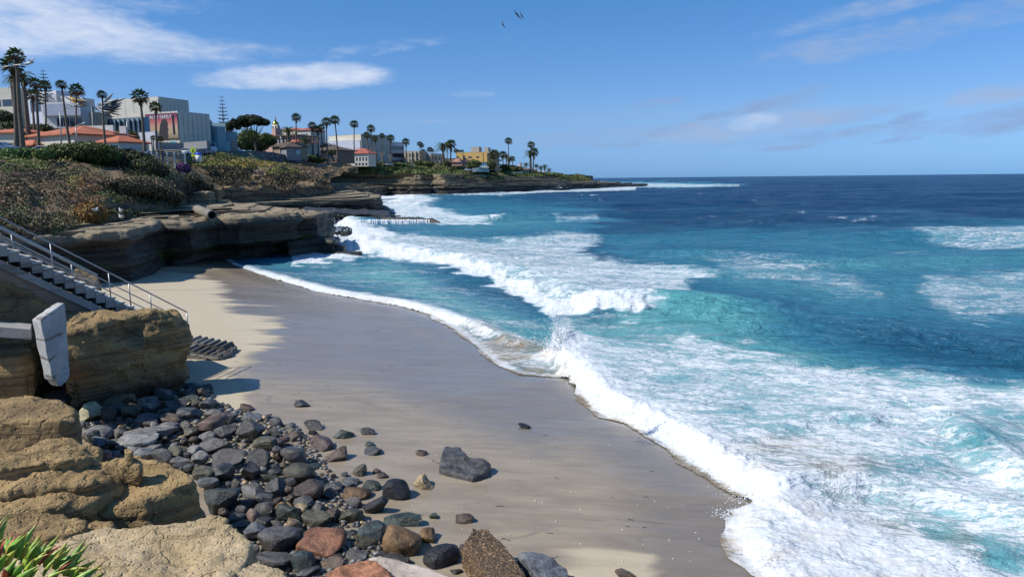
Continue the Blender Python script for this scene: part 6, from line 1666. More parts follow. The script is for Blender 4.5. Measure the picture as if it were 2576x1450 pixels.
b1e = Bld('low_building', 'low tan wing with a strip of windows under the boat sculpture', 'building', 206, 186, 268, 188, 284, 10, M['beige'], roofmat=M['cream']); b1e.row(3, .05, .6, .30, .44, gap=.2)
gw = Bld('garden_wall', 'white garden wall with a stepped top above the tiled roofs', 'wall', 206, 165, 284, 163, 317, .5, M['white'])
gw2 = Bld('garden_wall', 'long white terrace wall stepping down below the steel pavilion', 'wall', 300, 172, 392, 166, 336, .6, M['bluewhite'])
# --- stand-in for the sculpture of boats
sc0 = PD(232, 300, 178); sc_ = empty('boat_sculpture', (sc0[0], sc0[1], gz(sc0[0], 178)), label='sculpture of many small boats bristling from a post beside the cream terraced block', cat='sculpture')
cs = PD(232, 268, 178)-np.array(sc_.location); MB().tube((0, 0, 0), cs, .3, .25, 8).build('post', M['concg'], sc_, True)
rs = np.random.RandomState(9); hcols = [flat_mat('hull_'+n_, c_, .45, .2) for n_, c_ in (('silver', (.34, .36, .38)), ('grey', (.16, .19, .23)), ('maroon', (.16, .035, .04)), ('yellow', (.60, .33, .02)), ('bluegrey', (.10, .15, .22)))]
for k in range(34):
    a = rs.uniform(-.35, .5) if k % 4 else rs.uniform(2.3, 2.9); v = np.array([math.cos(a)*rs.uniform(.8, 1), rs.uniform(-.45, .45), math.sin(a)*.6+rs.uniform(-.3, .22)]); v /= np.linalg.norm(v)
    L = rs.uniform(3.4, 5.6); p = cs+v*rs.uniform(.3, 2.6)+rs.normal(size=3)*.5; s1 = np.cross(v, [0, 0, 1]); s1 /= np.linalg.norm(s1); u1 = np.cross(s1, v); V = []
    for t in np.linspace(0, 1, 7):
        w = .45*math.sin(math.pi*min(max(t, .02), .98))**.6; c = p+v*L*t+u1*.25*(2*t-1)**2
        for an in np.linspace(-.1, math.pi+.1, 6): V.append(c+s1*w*math.cos(an)-u1*w*.75*math.sin(an))
    F = [(i*6+j, i*6+j+1, (i+1)*6+j+1, (i+1)*6+j) for i in range(6) for j in range(5)]+[(i*6+5, i*6, (i+1)*6, (i+1)*6+5) for i in range(6)]
    mesh_from('hull', V, F, hcols[3] if (k % 4 == 0 and k < 12) else hcols[[0, 1, 4, 0, 2][k % 5]], True, parent=sc_)
# --- the hall: tall panelled volume, lower volume with banner
hall = Bld('museum_hall', 'tall cream hall clad in vertical panels, carrying the sunset banner', 'building', 255, 236, 399, 228, 254, 12, M['panel'], roofmat=M['cream'])
for i in range(7): hall.fslab('wall_panel', (i+.02)/7, (i+.98)/7, .0, .985, .01, .16, M['panel'])
for i in range(8): hall.fslab('wall_panel', (i+.06)/8, (i+.94)/8, .0, .985, .01, .16, M['panel'], side=True)
low = Bld('x', '', '', 327, 206, 447, 199, 289, 11, M['panel'], root=hall.root, roofmat=M['white'])
lw_ = low
for i in range(4):
    if i != 3: low.fslab('wall_panel', (i+.02)/4, (i+.98)/4, .0, .30, .01, .14, M['panel'])
for i in range(7): low.fslab('wall_panel', (i+.07)/7, (i+.93)/7, .0, .985, .01, .14, M['panel'], side=True)
low.fslab('wall_panel', .005, .33, .31, .985, .01, .14, M['panel'])
low.win(.80, .93, .02, .14, frame='trim'); low.win(.80, .93, .16, .30, glass='teal', frame='trim'); low.win(.34, .48, .3, .80, side=True, frame='panel'); low.win(.2, .26, .04, .3, side=True, glass='teal', frame='panel')
zt_ = low.H*.985; zb_ = low.H*.36; u0 = .345*low.L; u1 = low.L*1.0
m_ban, T, b = new_mat('banner_print'); co = T.n('ShaderNodeTexCoord').outputs['Object']; sp = T.n('ShaderNodeSeparateXYZ'); T.link(co, sp.inputs[0])
zrel = T.mapr(sp.outputs[2], float(low.P(0, 0, zb_)[2]), float(low.P(0, 0, zt_)[2]), 0, 1, False); rp = T.n('ShaderNodeValToRGB'); T.link(zrel, rp.inputs[0])
for i, (p_, c_) in enumerate([(0, (.20, .17, .12)), (.28, (.46, .38, .24)), (.5, (.55, .33, .25)), (.72, (.50, .12, .13)), (.85, (.22, .06, .11)), (1, (.14, .03, .07))]):
    e_ = rp.color_ramp.elements[i] if i < 2 else rp.color_ramp.elements.new(p_)
    e_.position = p_; e_.color = (*c_, 1)
setb(T, b, color=rp.outputs[0], rough=.6)
ban = low.slab('banner', u0, u1, -.30, -.18, zb_, zt_, m_ban)
# dark shape printed on the banner, and the words along its top
sh_ = [(.36, .0), (.40, .22), (.45, .55), (.52, .74), (.60, .80), (.66, .76), (.70, .62), (.69, .45), (.71, .34), (.68, .28), (.69, .15), (.67, .0)]
V = [low.P(u0+(u1-u0)*a, w, zb_+(zt_-zb_)*c) for w in (-.325, -.305) for a, c in sh_]; n = len(sh_)
mesh_from('printed_figure', V, [tuple(range(n)), tuple(range(2*n-1, n-1, -1))]+[(i, i+n, (i+1) % n+n, (i+1) % n) for i in range(n)], flat_mat('print_dark', (.035, .03, .04)), False, parent=ban)
low.fslab('window_slot', .90, .94, .46, .93, .31, .36, M['glass'])
tcv = bpy.data.curves.new('banner_text', 'FONT'); tcv.body = 'IN MY FAMILY'; tcv.size = 1.32; tcv.extrude = .015; tcv.align_x = 'RIGHT'; tcv.materials.append(flat_mat('print_white', (.82, .80, .80)))
to = bpy.data.objects.new('banner_text', tcv); COL.objects.link(to); to.parent = ban
pp = low.P(low.L*.895, -.36, zt_-1.35); ex = Vector(low.e); ez = Vector((0, 0, 1)); ey = ez; en = ex.cross(ez)
bpy.context.view_layer.update()
tm = bpy.data.meshes.new_from_object(to.evaluated_get(bpy.context.evaluated_depsgraph_get())); bpy.data.objects.remove(to)
tm.transform(Matrix(((ex[0], 0, en[0], pp[0]), (ex[1], 0, en[1], pp[1]), (ex[2], 1, en[2], pp[2]), (0, 0, 0, 1)))); to = bpy.data.objects.new('banner_text', tm); COL.objects.link(to); to.parent = ban
# --- steel and glass pavilion
pv = Bld('glass_pavilion', 'blue-grey steel and glass pavilion in front of the panelled hall', 'building', 258, 190, 364, 184, 303, 1.4, M['slate'], roofmat=M['frame'])
pv.row(9, .0, 1.0, .70, .92, gap=.14, frame='frame'); pv.row(9, .0, 1.0, .38, .64, gap=.22, frame='frame'); pv.row(9, .0, 1.0, .06, .32, gap=.22, frame='frame')
for i in range(10): pv.fslab('column', i/9-.008, i/9+.008, 0, 1, .1, .5, M['frame'])
# --- slate-blue building with teal glass, timber-clad wing
sl = Bld('slate_building', 'slate-blue building with a long teal glass front', 'building', 481, 214, 546, 210, 323, 3, M['slate'], roofmat=M['slate'])
sl.row(11, .02, .98, .06, .62, gap=.12, glass='teal', frame='slate')
sw_ = Bld('x', '', '', 546, 214, 596, 216, 334, 5, M['slate'], root=sl.root, roofmat=M['slate'])
for (a, c) in ((.02, .30), (.66, .98)):
    for i in range(4): sw_.fslab('cladding_board', a, c, .04+i*.15, .175+i*.15, .01, .10, M['wood'])
sw_.win(.36, .60, .15, .62, glass='teal', frame='slate')
su = Bld('x', '', '', 494, 242, 567, 240, 313, 4, M['slate'], root=sl.root, roofmat=M['slate']); su.fslab('cladding_board', .3, .86, .5, .74, .01, .12, M['wood']); su.win(.88, .98, .5, .74, glass='teal', frame='slate')
Bld('retaining_wall', 'smooth grey retaining wall below the slate-blue building', 'wall', 462, 192, 520, 186, 358, 1.0, M['grey'])
Bld('retaining_wall', 'pale concrete planter wall left of the grey retaining wall', 'wall', 372, 176, 460, 184, 356, 1.0, M['concg'])
Bld('garden_wall', 'low white forecourt wall behind the small palms', 'wall', 318, 152, 380, 150, 355, .4, M['white'])
# --- tiled low building and small house
th = Bld('tiled_building', 'low building with a broad terracotta tile roof at the coast road', 'building', 62, 150, 186, 142, 343, 12, M['cream'], roofmat=M['terr'], rise=2.0, overhang=.7)
th.row(6, .45, .98, .12, .42, gap=.3, frame='cream'); th.row(5, .02, .42, .0, .42, gap=.35, frame='beige'); th.hip(.9, .3, M['terr'], u0=1, u1=6.5, w0=-2.2, w1=0, z=th.H*.55)
th2 = Bld('x', '', '', -60, 152, 58, 150, 334, 10, M['cream'], root=th.root, roofmat=M['terr'], rise=1.1, overhang=.6); th2.row(5, .4, 1, .1, .5, frame='beige')
th3 = Bld('x', '', '', 186, 146, 236, 146, 350, 8, M['cream'], root=th.root, roofmat=M['cream']); th3.win(.1, .3, .2, .5)
tg = Bld('tiled_house', 'small white house with a red tile roof and a green awning', 'house', 242, 142, 298, 140, 357, 7, M['white'], roofmat=M['terr'], rise=1.3, overhang=.4)
tg.win(.62, .88, .10, .55); tg.fslab('awning', .55, .95, .55, .68, .01, .9, flat_mat('green_awning', (.03, .12, .09)))
# --- pink and cream houses round the golden dome
G3 = 'houses stepping down to the cove'
def house(name, label, xa, da, xb, db, yt, dep, wall, roof, rise=1.2, ov=.4, **k): return Bld(name, label, 'house', xa, da, xb, db, yt, dep, M[wall], roofmat=M[roof], rise=rise, overhang=ov, group=G3, **k)
h = house('house', 'pink villa with a stout pink chimney and red roof below the golden dome', 648, 262, 686, 258, 344, 10, 'pink', 'redr'); h.row(3, .3, .9, .72, .84); h.slab('chimney', h.L*.82, h.L*1.05, 1, 4, h.H*.5, h.H+2.6, M['pink'])
h = house('house', 'wide pink house with a row of dark upper windows behind the arching palm', 687, 256, 748, 252, 342, 10, 'pink', 'shing', .8, .7); h.row(6, .05, .95, .70, .88, gap=.3); h.row(4, .1, .9, .3, .45)
h = house('house', 'cream upper house with small terracotta roofs beside the golden dome', 703, 300, 742, 296, 327, 10, 'cream', 'terr', 1.0); h.row(3, .1, .9, .7, .82)
h = house('house', 'cream villa with a low red roof and arched porch left of the palm cluster', 748, 292, 781, 290, 327, 10, 'cream', 'redr', 1.0); h.row(3, .2, .8, .80, .88)
h = house('house', 'pale pink stucco house partly hidden by the shaggy palms', 747, 262, 786, 262, 345, 10, 'salmon', 'terr', .6); h.row(2, .3, .8, .6, .75)
h = house('house', 'tan cottage with white-framed windows above the stone wall', 685, 236, 720, 233, 368, 9, 'tan', 'shing', 1.5, .6); h.win(.55, .72, .45, .8); h.win(.78, .95, .5, .75)
h = house('house', 'grey gabled cottage with one pale blue window next to the tan cottage', 720, 231, 756, 234, 369, 9, 'grey', 'shing', 1.6, .6); h.win(.2, .32, .5, .8); h.win(.7, .92, .5, .75, glass='teal')
h = house('house', 'small cream gable peeping between the cottages and the pink house', 728, 252, 750, 250, 357, 8, 'cream', 'redr', 1.2); h.win(.4, .6, .7, .85)
h = house('house', 'long dark-roofed brown house behind the palm cluster', 788, 286, 846, 282, 378, 12, 'brown', 'shing', 1.9, 1.0); h.row(5, .1, .95, .1, .5, frame='tan')
h = house('house', 'narrow grey house end with a steep gable beside the dark-roofed brown house', 846, 284, 860, 286, 378, 10, 'grey', 'shing', 1.3, .4); h.win(.35, .6, .4, .7)
h = house('house', 'cream house with a bright red gable roof in front of the office building', 876, 396, 926, 392, 386, 8, 'cream', 'redr', 2.6, .8); h.row(4, .35, .98, .42, .72, gap=.45); h.row(4, .3, .98, .08, .28, gap=.4)
h = house('house', 'plain cream building low behind the leafless trees', 858, 404, 876, 402, 380, 12, 'cream', 'cream', 0, 0)
tw0 = PD(695, 340, 290); zt = PD(695, 314, 290)[2]; tw = empty('church_tower', (tw0[0], 290, gz(tw0[0], 290)), label='cream church tower with a gleaming golden dome', cat='tower')
hT = zt-tw.location[2]; R_ = 8.2*290/FQ; MB().tube((0, 0, 0), (0, 0, hT), R_*1.05, R_, 16).build('shaft', M['cream'], tw, True)
for k in range(8):
    a = k*math.pi/4+.2; c = np.array([math.cos(a)*R_*1.0, math.sin(a)*R_*1.0, 0]); MB().tube(c+[0, 0, hT-2.6], c+[0, 0, hT-.5], .22, .22, 4).build('window', M['dark'], tw)
V = []; ns = 10
for i in range(ns+1):
    t = i/ns*math.pi/2
    for j in range(16): V.append((R_*.98*math.cos(t)*math.cos(j*math.pi/8), R_*.98*math.cos(t)*math.sin(j*math.pi/8), hT+R_*1.15*math.sin(t)))
mesh_from('dome', V, [(i*16+j, i*16+(j+1) % 16, (i+1)*16+(j+1) % 16, (i+1)*16+j) for i in range(ns) for j in range(16)], M['gold'], True, parent=tw)
mb = MB(); mb.tube((0, 0, hT+R_*1.1), (0, 0, hT+R_*1.1+1.1), .32, .25, 8); mb.tube((0, 0, hT+R_*1.1+1.1), (0, 0, hT+R_*1.1+2.4), .18, .02, 8); mb.build('lantern', M['concg'], tw, True)
# --- white office building
of = Bld('office_building', 'long white office building with bands of dark windows', 'building', 905, 424, 1016, 462, 352, 26, M['bluewhite'], roofmat=M['white'])  # blue-white wall colour holds the bluish shade on this white facade
for (a, c) in ((.72, .86), (.44, .58)): of.row(9, .38, .99, a, c, gap=.06, frame='bluewhite')
of.fslab('sun_screen', .36, 1.0, .585, .70, .1, .9, M['white']); of.fslab('sun_screen', .36, 1.0, .32, .42, .1, .9, M['white']); of.row(10, .40, .98, .04, .28, gap=.3, glass='glass', frame='grey')
oa = Bld('x', '', '', 826, 440, 908, 424, 343, 24, M['cream'], root=of.root, roofmat=M['concg']); oa.win(.46, .56, .55, .66); oa.fslab('terrace', .5, 1.0, .42, .50, .05, 2.6, M['white']); oa.win(.72, .95, .54, .74, frame='cream')
for i in range(14): oa.fslab('railing_post', .52+i*.035, .524+i*.035, .505, .60, 2.3, 2.4, M['concg'])
ob = Bld('x', '', '', 908, 432, 958, 446, 341, 16, M['bluewhite'], root=of.root, roofmat=M['concg'], ybase=356); ob.win(.5, .75, .2, .7)
oc = Bld('x', '', '', 960, 446, 980, 452, 350, 10, M['yellow'], root=of.root, roofmat=M['concg'], ybase=358)
# --- pale apartment blocks
h = Bld('apartment_building', 'beige three-storey apartment house next to the office building', 'building', 1016, 452, 1055, 450, 381, 16, M['beige'], roofmat=M['cream'], group=G3)
for a in (.06, .36, .40+.0, .68, .86): pass
for r_ in ((.70, .88), (.40, .58), (.10, .28)):
    for a in (.10, .34, .55, .82): h.win(a, a+.10, *r_, frame='beige')
h.fslab('pier', .46, .52, 0, 1, .05, .6, M['cream']); h.fslab('pier', .74, .79, 0, 1, .05, .6, M['cream'])
h = Bld('apartment_building', 'pale terraced apartment house with a projecting bay', 'building', 1055, 470, 1086, 466, 388, 16, M['cream'], roofmat=M['white'], group=G3); h.win(.3, .55, .35, .52); h.fslab('balcony', .25, .75, .22, .32, .05, 1.2, M['cream'])
h2 = Bld('x', '', '', 1084, 462, 1110, 470, 387, 14, M['cream'], root=h.root, roofmat=M['concg'])
for r_ in ((.66, .84), (.30, .50)):
    for a in (.1, .42, .75): h2.win(a, a+.14, *r_, frame='cream')
h = Bld('low_building', 'low grey-brown building glimpsed between the palm trunks', 'building', 1110, 476, 1150, 478, 399, 12, M['beige'], roofmat=M['shing'], group=G3); h.row(5, .1, .9, .5, .75)
# --- yellow apartment building
y = Bld('apartment_building', 'four-storey mustard-yellow apartment building with grey roof boxes', 'building', 1148, 472, 1232, 466, 384, 18, M['yellow'], roofmat=M['concg'])
for (a, c, r0, r1) in ((.01, .06, .62, .82), (.20, .26, .68, .85), (.35, .46, .72, .80), (.60, .68, .72, .80), (.92, .98, .64, .84), (.35, .46, .46, .53), (.60, .68, .46, .53), (.92, .98, .40, .54)): y.win(a, c, r0, r1, frame='beige')
y.slab('roof_box', y.L*.38, y.L*.62, 4, 10, y.H+.29, y.H+3.6, M['beige']); y.slab('roof_box', y.L*.78, y.L*.90, 4, 9, y.H+.29, y.H+3.1, M['beige'])
y.slab('drain_pipe', y.L*.195, y.L*.20, -.2, -.05, y.H*.4, y.H, M['brown']); y.slab('drain_pipe', y.L*.80, y.L*.805, -.2, -.05, y.H*.3, y.H, M['brown'])
yb = Bld('x', '', '', 1233, 464, 1243, 466, 384, 14, M['dark'], root=y.root, roofmat=M['concg'])
yc = Bld('x', '', '', 1245, 463, 1256, 464, 383, 18, M['tan'], root=y.root, roofmat=M['concg'])
for k in range(4): yb.fslab('balcony', .0, 1.15, .12+.24*k, .18+.24*k, .05, 1.6, M['tan']); 
for k in range(4): yc.fslab('balcony', .0, .45, .12+.22*k, .20+.22*k, .05, 1.6, M['concg'], side=True)
# --- turreted house, blue-white house, brown-roofed houses, last ones
h = house('house', 'rosy turreted house with a steep pointed roof in front of the yellow building', 1134, 444, 1180, 442, 417, 12, 'salmon', 'rosr', 2.0, .8); h.row(5, .05, .98, .25, .72, gap=.35)
hu = Bld('x', '', '', 1139, 444.8, 1160, 444, 407, 8, M['salmon'], root=h.root, roofmat=M['rosr'], rise=2.6, overhang=.6); hu.row(3, .08, .92, .62, .86, gap=.35)
hv = Bld('x', '', '', 1161, 443.5, 1178, 443, 407, 8, M['salmon'], root=h.root, roofmat=M['rosr'], rise=2.2, overhang=.6); hv.row(2, .1, .9, .62, .86, gap=.4)
h = house('house', 'blue-white glazed beach house beside the turreted house', 1188, 438, 1229, 438, 409, 12, 'skyblue', 'concg', 0, .5); h.row(3, .08, .45, .6, .85); h.row(4, .5, .98, .55, .85, glass='teal'); h.row(5, .2, .98, .08, .40, glass='teal'); h.fslab('balcony', .45, 1.02, .44, .52, .05, 1.6, M['trim'])
h = house('house', 'brown-roofed house with white solar panels on the roof', 1257, 500, 1310, 498, 421, 14, 'salmon', 'shing', 1.7, 1.4); h.row(4, .1, .9, .3, .7); h.slab('solar_panel', h.L*.40, h.L*.72, 3.2, 5.6, h.H+1.5, h.H+1.62, M['trim']); h.slab('chimney', h.L*.93, h.L*1.0, 4, 6, h.H, h.H+3.2, M['concg'])
h = house('house', 'small pink gabled outbuilding among the dark trees', 1259, 488, 1282, 487, 430, 6, 'salmon', 'rosr', 1.3, .3); h.win(.4, .6, .4, .7)
h = house('house', 'long cream house with a tan roof and a square chimney', 1311, 512, 1340, 520, 425, 12, 'cream', 'rosr', 1.3, .8); h.row(5, .1, .95, .3, .7); h.slab('chimney', h.L*.28, h.L*.42, 4, 6, h.H, h.H+3.4, M['salmon'])
h = house('house', 'little grey house behind the landmark palm trio', 1336, 545, 1352, 548, 427, 10, 'grey', 'rosr', .9, .5); h.row(2, .2, .8, .3, .7)
h = house('house', 'low white house among the last palms of the point', 1356, 575, 1380, 580, 433, 10, 'skyblue', 'trim', 1.0, .5); h.row(3, .1, .9, .3, .7)
Bld('garden_wall', 'low white garden wall in front of the brown-roofed house', 'wall', 1280, 478, 1316, 482, 432, .4, M['white'])

# ------------------------------------------------------------------ street, wall, vehicles
def ribbon_wall(name, label, top, bot_z, thick, mat, cat='wall'):
    V = []; n = len(top); A_ = np.array([PD(*t) for t in top])
    dv = np.gradient(A_[:, :2], axis=0); nn = np.stack([-dv[:, 1], dv[:, 0]], -1); nn /= np.linalg.norm(nn, axis=1)[:, None]; nn *= np.sign(nn[:, 1:2]+1e-9)
    for i in range(n):
        x, yy, z = A_[i]; bz = bot_z[i]; V += [(x, yy, z), (x, yy, bz), (x+nn[i, 0]*thick, yy+nn[i, 1]*thick, bz), (x+nn[i, 0]*thick, yy+nn[i, 1]*thick, z)]
    F = [(i*4+j, i*4+(j+1) % 4, (i+1)*4+(j+1) % 4, (i+1)*4+j) for i in range(n-1) for j in range(4)]+[(0, 1, 2, 3), ((n-1)*4+3, (n-1)*4+2, (n-1)*4+1, (n-1)*4)]
    o = mesh_from(name, V, F, mat, False); tag(o, label, cat); return o
tp = [(528, 397, 190), (550, 390, 200), (575, 383, 208), (600, 379.5, 214), (640, 379, 220), (680, 382, 226), (720, 389, 232), (755, 395, 238), (775, 399, 244)]
ribbon_wall('stone_wall', 'long curved retaining wall of dark rubble stone holding the road', tp, [PD(x, yb_, d)[2] for (x, _, d), yb_ in zip(tp, (404, 406, 410, 414, 420, 424, 418, 410, 404))], 1.2, m_stonew)
m_road, T, b = new_mat('asphalt_road'); setb(T, b, color=T.mix(T.noise(T.coord(), .8, 4), (.20, .195, .185), (.30, .29, .275)), rough=.9)
road = [(440, 160), (520, 198), (600, 222), (700, 240), (770, 255), (860, 330), (900, 414), (1100, 446), (1250, 455)]
V = []
for x, d in road:
    for k in (0, 12): p = PT(x, d+k, .12); V.append(tuple(p))
mesh_from('coast_road', V, np.array([(2*i, 2*i+2, 2*i+3, 2*i+1) for i in range(len(road)-1)]), m_road, False)['kind'] = 'structure'
path = [(775, 400, 250), (850, 414, 396), (930, 417, 402), (1000, 421, 405), (1100, 425, 432), (1250, 434, 463)]

paint = {}
def car_mat(c):
    k = str(c)
    if k not in paint:
        m, T, b = new_mat('car_paint_%d' % len(paint)); setb(T, b, color=c, rough=.3, coat=.6, spec=.5); paint[k] = m
    return paint[k]
m_tyre = flat_mat('tyre_rubber', (.02, .02, .02), .8); m_lamp = flat_mat('headlight_glass', (.6, .6, .58), .15)
def vehicle(label, xq, yq, d, head, col, kind='car', L=4.6, W_=1.8, H=1.45, group='vehicles on the coast road'):
    p = PD(xq, yq, d); g = gz(p[0], d); z = max(p[2], g+.1) if kind != 'x' else p[2]
    root = empty({'car': 'parked_car', 'van': 'parked_van', 'truck': 'garbage_truck', 'pickup': 'pickup_truck'}[kind], (p[0], d, p[2]), head, label, {'car': 'car', 'van': 'van', 'truck': 'truck', 'pickup': 'pickup truck'}[kind], group)
    pr = {'car': [(-.5, .22), (-.5, .52), (-.46, .62), (-.33, .66), (-.20, .98), (.12, 1.0), (.28, .68), (.46, .58), (.5, .45), (.5, .22)],
          'van': [(-.5, .15), (-.5, .95), (-.46, 1.0), (.22, 1.0), (.36, .62), (.48, .50), (.5, .40), (.5, .15)],
          'pickup': [(-.5, .28), (-.5, .58), (-.12, .58), (-.10, .98), (.12, 1.0), (.24, .66), (.46, .60), (.5, .45), (.5, .28)],
          'truck': [(-.5, .12), (-.5, .95), (-.42, 1.0), (.18, 1.0), (.20, .9), (.42, .88), (.5, .62), (.5, .15)]}[kind]
    n = len(pr); rows = []
    for w, sc in ((-.5, .94), (-.42, 1.0), (.42, 1.0), (.5, .94)): rows += [(a*L, w*W_, H*(c*sc if c > .5 else c)) for a, c in pr]
    F = [(r*n+i, r*n+(i+1) % n, (r+1)*n+(i+1) % n, (r+1)*n+i) for r in range(3) for i in range(n)]+[tuple(range(n-1, -1, -1)), tuple(range(3*n, 4*n))]
    bo = mesh_from('body', rows, F, car_mat(col), False, parent=root); bm = bmesh.new(); bm.from_mesh(bo.data); bmesh.ops.recalc_face_normals(bm, faces=bm.faces); bm.to_mesh(bo.data); bm.free()
    wn = {'car': [(-.29, .70), (-.19, .93), (.11, .95), (.23, .70)], 'van': [(-.40, .62), (-.40, .88), (.20, .88), (.30, .62)], 'pickup': [(-.08, .68), (-.07, .92), (.10, .94), (.19, .68)], 'truck': [(.22, .58), (.24, .82), (.38, .80), (.44, .58)]}[kind]
    for s in (-1, 1):
        q = [(a*L, s*W_*.495, c*H) for a, c in wn]; mb = MB(); mb.ngon_prism(q, (0, s*.03, 0)); mb.build('window', M['glass'], root)
    fx = {'car': (.135, .96, .27, .72), 'van': (.235, .95, .35, .64), 'pickup': (.13, .95, .235, .69), 'truck': (.43, .84, .492, .62)}[kind]
    q = [(fx[0]*L+.03, -W_*.4, fx[1]*H), (fx[0]*L+.03, W_*.4, fx[1]*H), (fx[2]*L+.03, W_*.43, fx[3]*H), (fx[2]*L+.03, -W_*.43, fx[3]*H)]; mb = MB(); mb.ngon_prism(q, (.03, 0, .03)); mb.build('windscreen', M['glass'], root)
    r = .33 if kind != 'truck' else .5
    for a in (-.32, .32):
        for s in (-1, 1): MB().tube((a*L, s*W_*.38, r), (a*L, s*W_*.505, r), r, r, 12).build('wheel', m_tyre, root, True)
    for s in (-1, 1): MB().box(L*.495, L*.505, s*W_*.36-.14, s*W_*.36+.14, H*.42, H*.50).build('headlight', m_lamp, root)
    return root
wh = (.62, .62, .61); sv = (.42, .44, .46); dk_ = (.03, .035, .045); bl = (.03, .06, .12)
vehicle('silver car parked behind the broad clipped shrub', 118, 394, 104, .35, sv, L=4.7, H=1.5)
vehicle('blue-white car just entering the picture beside the tall palms', 0, 382, 110, .2, (.25, .35, .5))
vehicle('white car facing the viewer near the yellow crossing sign', 472, 391, 150, -1.62, wh)
vehicle('dark car parked right behind the crossing sign', 500, 390, 176, -.55, dk_); vehicle('dark blue car next in line up the road', 519, 388, 186, -.4, bl)
vehicle('white camper van climbing the road toward the garbage truck', 531, 384, 204, -.95, (.5, .56, .62), 'van', 5.6, 2.0, 2.6)
t_ = vehicle('green garbage truck with a yellow fork lift at its front', 574, 382, 226, -1.15, (.02, .085, .045), 'truck', 8.6, 2.6, 3.6)
MB().box(4.35, 4.9, -1.35, 1.35, .7, 2.1).build('front_lift', car_mat((.70, .42, .03)), t_)
vehicle('white and blue car half hidden by the crest of the stone wall', 588, 383, 226, -.3, (.5, .55, .6))
vehicle('white car behind the stone wall below the tan cottage', 718, 391, 246, .1, wh); vehicle('pale grey car at the seaward end of the stone wall', 764, 398, 252, .0, (.45, .48, .52))
vehicle('dark pickup under the palm cluster', 798, 400, 262, .1, bl, 'pickup', 5.4, 1.9, 1.8); vehicle('small white car nose beside the dark pickup', 826, 400, 268, .1, wh)
vehicle('long white delivery van by the clipped hedge', 886, 407.5, 404, .12, wh, 'van', 7.0, 2.1, 2.6); vehicle('white saloon car next to the delivery van', 923, 410.5, 406, .1, wh, L=4.8, H=1.55)
vehicle('blue-grey car at the foot of the office building', 955, 414.5, 407, .1, (.2, .27, .36), L=4.8, H=1.55); vehicle('white car on the bend of the footpath', 979, 416.5, 408, .1, wh, L=5, H=1.6)
vehicle('white pickup truck in front of the beige apartment house', 1037, 420.5, 428, .1, wh, 'pickup', 5.6, 1.9, 1.8); vehicle('white van-like car before the turreted house', 1178, 430, 430, .1, wh, L=4.8, H=1.7)

# ------------------------------------------------------------------ people
m_pers, T, b = new_mat('clothing_and_skin'); setb(T, b, color=T.attr('tint', 'Color'), rough=.8)
def person(label, p, head, shirt, pants, hair=(.04, .03, .02), skin=(.35, .21, .14), pose='stand', h=1.72):
    mb = MB(); k = h/1.75; lean = .12 if pose == 'lean' else 0
    sp = (.16 if pose == 'walk' else .07)
    for s in (-1, 1):
        mb.tube((0, s*.09, .88), (s*sp, s*.10, .48), .085, .06, 8); mb.tube((s*sp, s*.10, .50), (s*sp*1.5-.02, s*.10, .06), .06, .045, 8); mb.box(s*sp*1.5-.09, s*sp*1.5+.17, s*.10-.045, s*.10+.045, 0, .09)
        if pose == 'lean': mb.tube((lean, s*.19, 1.40), (.22, s*.22, 1.16), .05, .042, 8); mb.tube((.22, s*.22, 1.16), (.42, s*.12, 1.12), .042, .032, 8); mb.tube((.42, s*.12, 1.12), (.50, s*.12, 1.12), .04, .03, 8)
        else: mb.tube((0, s*.20, 1.40), (s*.06, s*.25, 1.12), .05, .042, 8); mb.tube((s*.06, s*.25, 1.12), (.10+s*.04, s*.23, .88), .04, .03, 8); mb.tube((.10+s*.04, s*.23, .90), (.12+s*.04, s*.22, .80), .035, .03, 8)
    mb.tube((0, 0, .84), (lean*.5, 0, 1.14), .155, .135, 10); mb.tube((lean*.5, 0, 1.12), (lean, 0, 1.44), .14, .18, 10); mb.tube((lean, -.17, 1.41), (lean, .17, 1.41), .07, .07, 8); mb.tube((lean, 0, 1.42), (lean+.02, 0, 1.58), .055, .05, 8)
    V0, F0 = ico(2); n = len(mb.v); mb.v += [tuple(np.array([lean+.03, 0, 1.645])+v*np.array([.105, .08, .125])) for v in V0]; mb.f += [tuple(int(i)+n for i in f) for f in F0]
    mb.tube((lean+.12, 0, 1.63), (lean+.15, 0, 1.615), .02, .015, 6)
    V = np.array(mb.v)*k; o = remesh_obj('person', V, mb.f, .022, m_pers); me = o.data; P, _ = get_vn(me)
    z = P[:, 2]/k; arm = np.abs(P[:, 1]/k) > .19
    c = np.where((z < .09)[:, None], (.03, .03, .03), np.where((z < .90)[:, None], pants, shirt)); c = np.where(((z > 1.50))[:, None], skin, c); c = np.where((arm & (z < 1.2) & (z > .75))[:, None], skin, c)
    c = np.where(((z > 1.68) | ((z > 1.55) & (P[:, 0]/k < lean)))[:, None], hair, c)
    at = me.attributes.new('tint', 'FLOAT_COLOR', 'POINT'); at.data.foreach_set('color', np.hstack([c, np.ones((len(c), 1))]).astype(np.float32).ravel())
    o.location = tuple(map(float, p)); o.rotation_euler = (0, 0, head); tag(o, label, 'person'); return o
fz = 9.95
def fp(x, y, d): return PD(x, y, d)
person('person in grey with a pale hat walking on the bluff top below the stone wall', PD(668, 423, 186), -2.0, (.35, .37, .40), (.30, .31, .33), (.55, .55, .52), pose='walk', h=1.5)
person('person in a dark top leaning on the viewpoint fence', PD(400, 408.5, 92), -1.3, (.04, .045, .06), (.03, .05, .12), pose='lean'); person('person in a brown jacket at the viewpoint fence beside the one in dark', PD(411, 408.5, 91), -1.5, (.06, .06, .07), (.03, .06, .14), pose='lean')
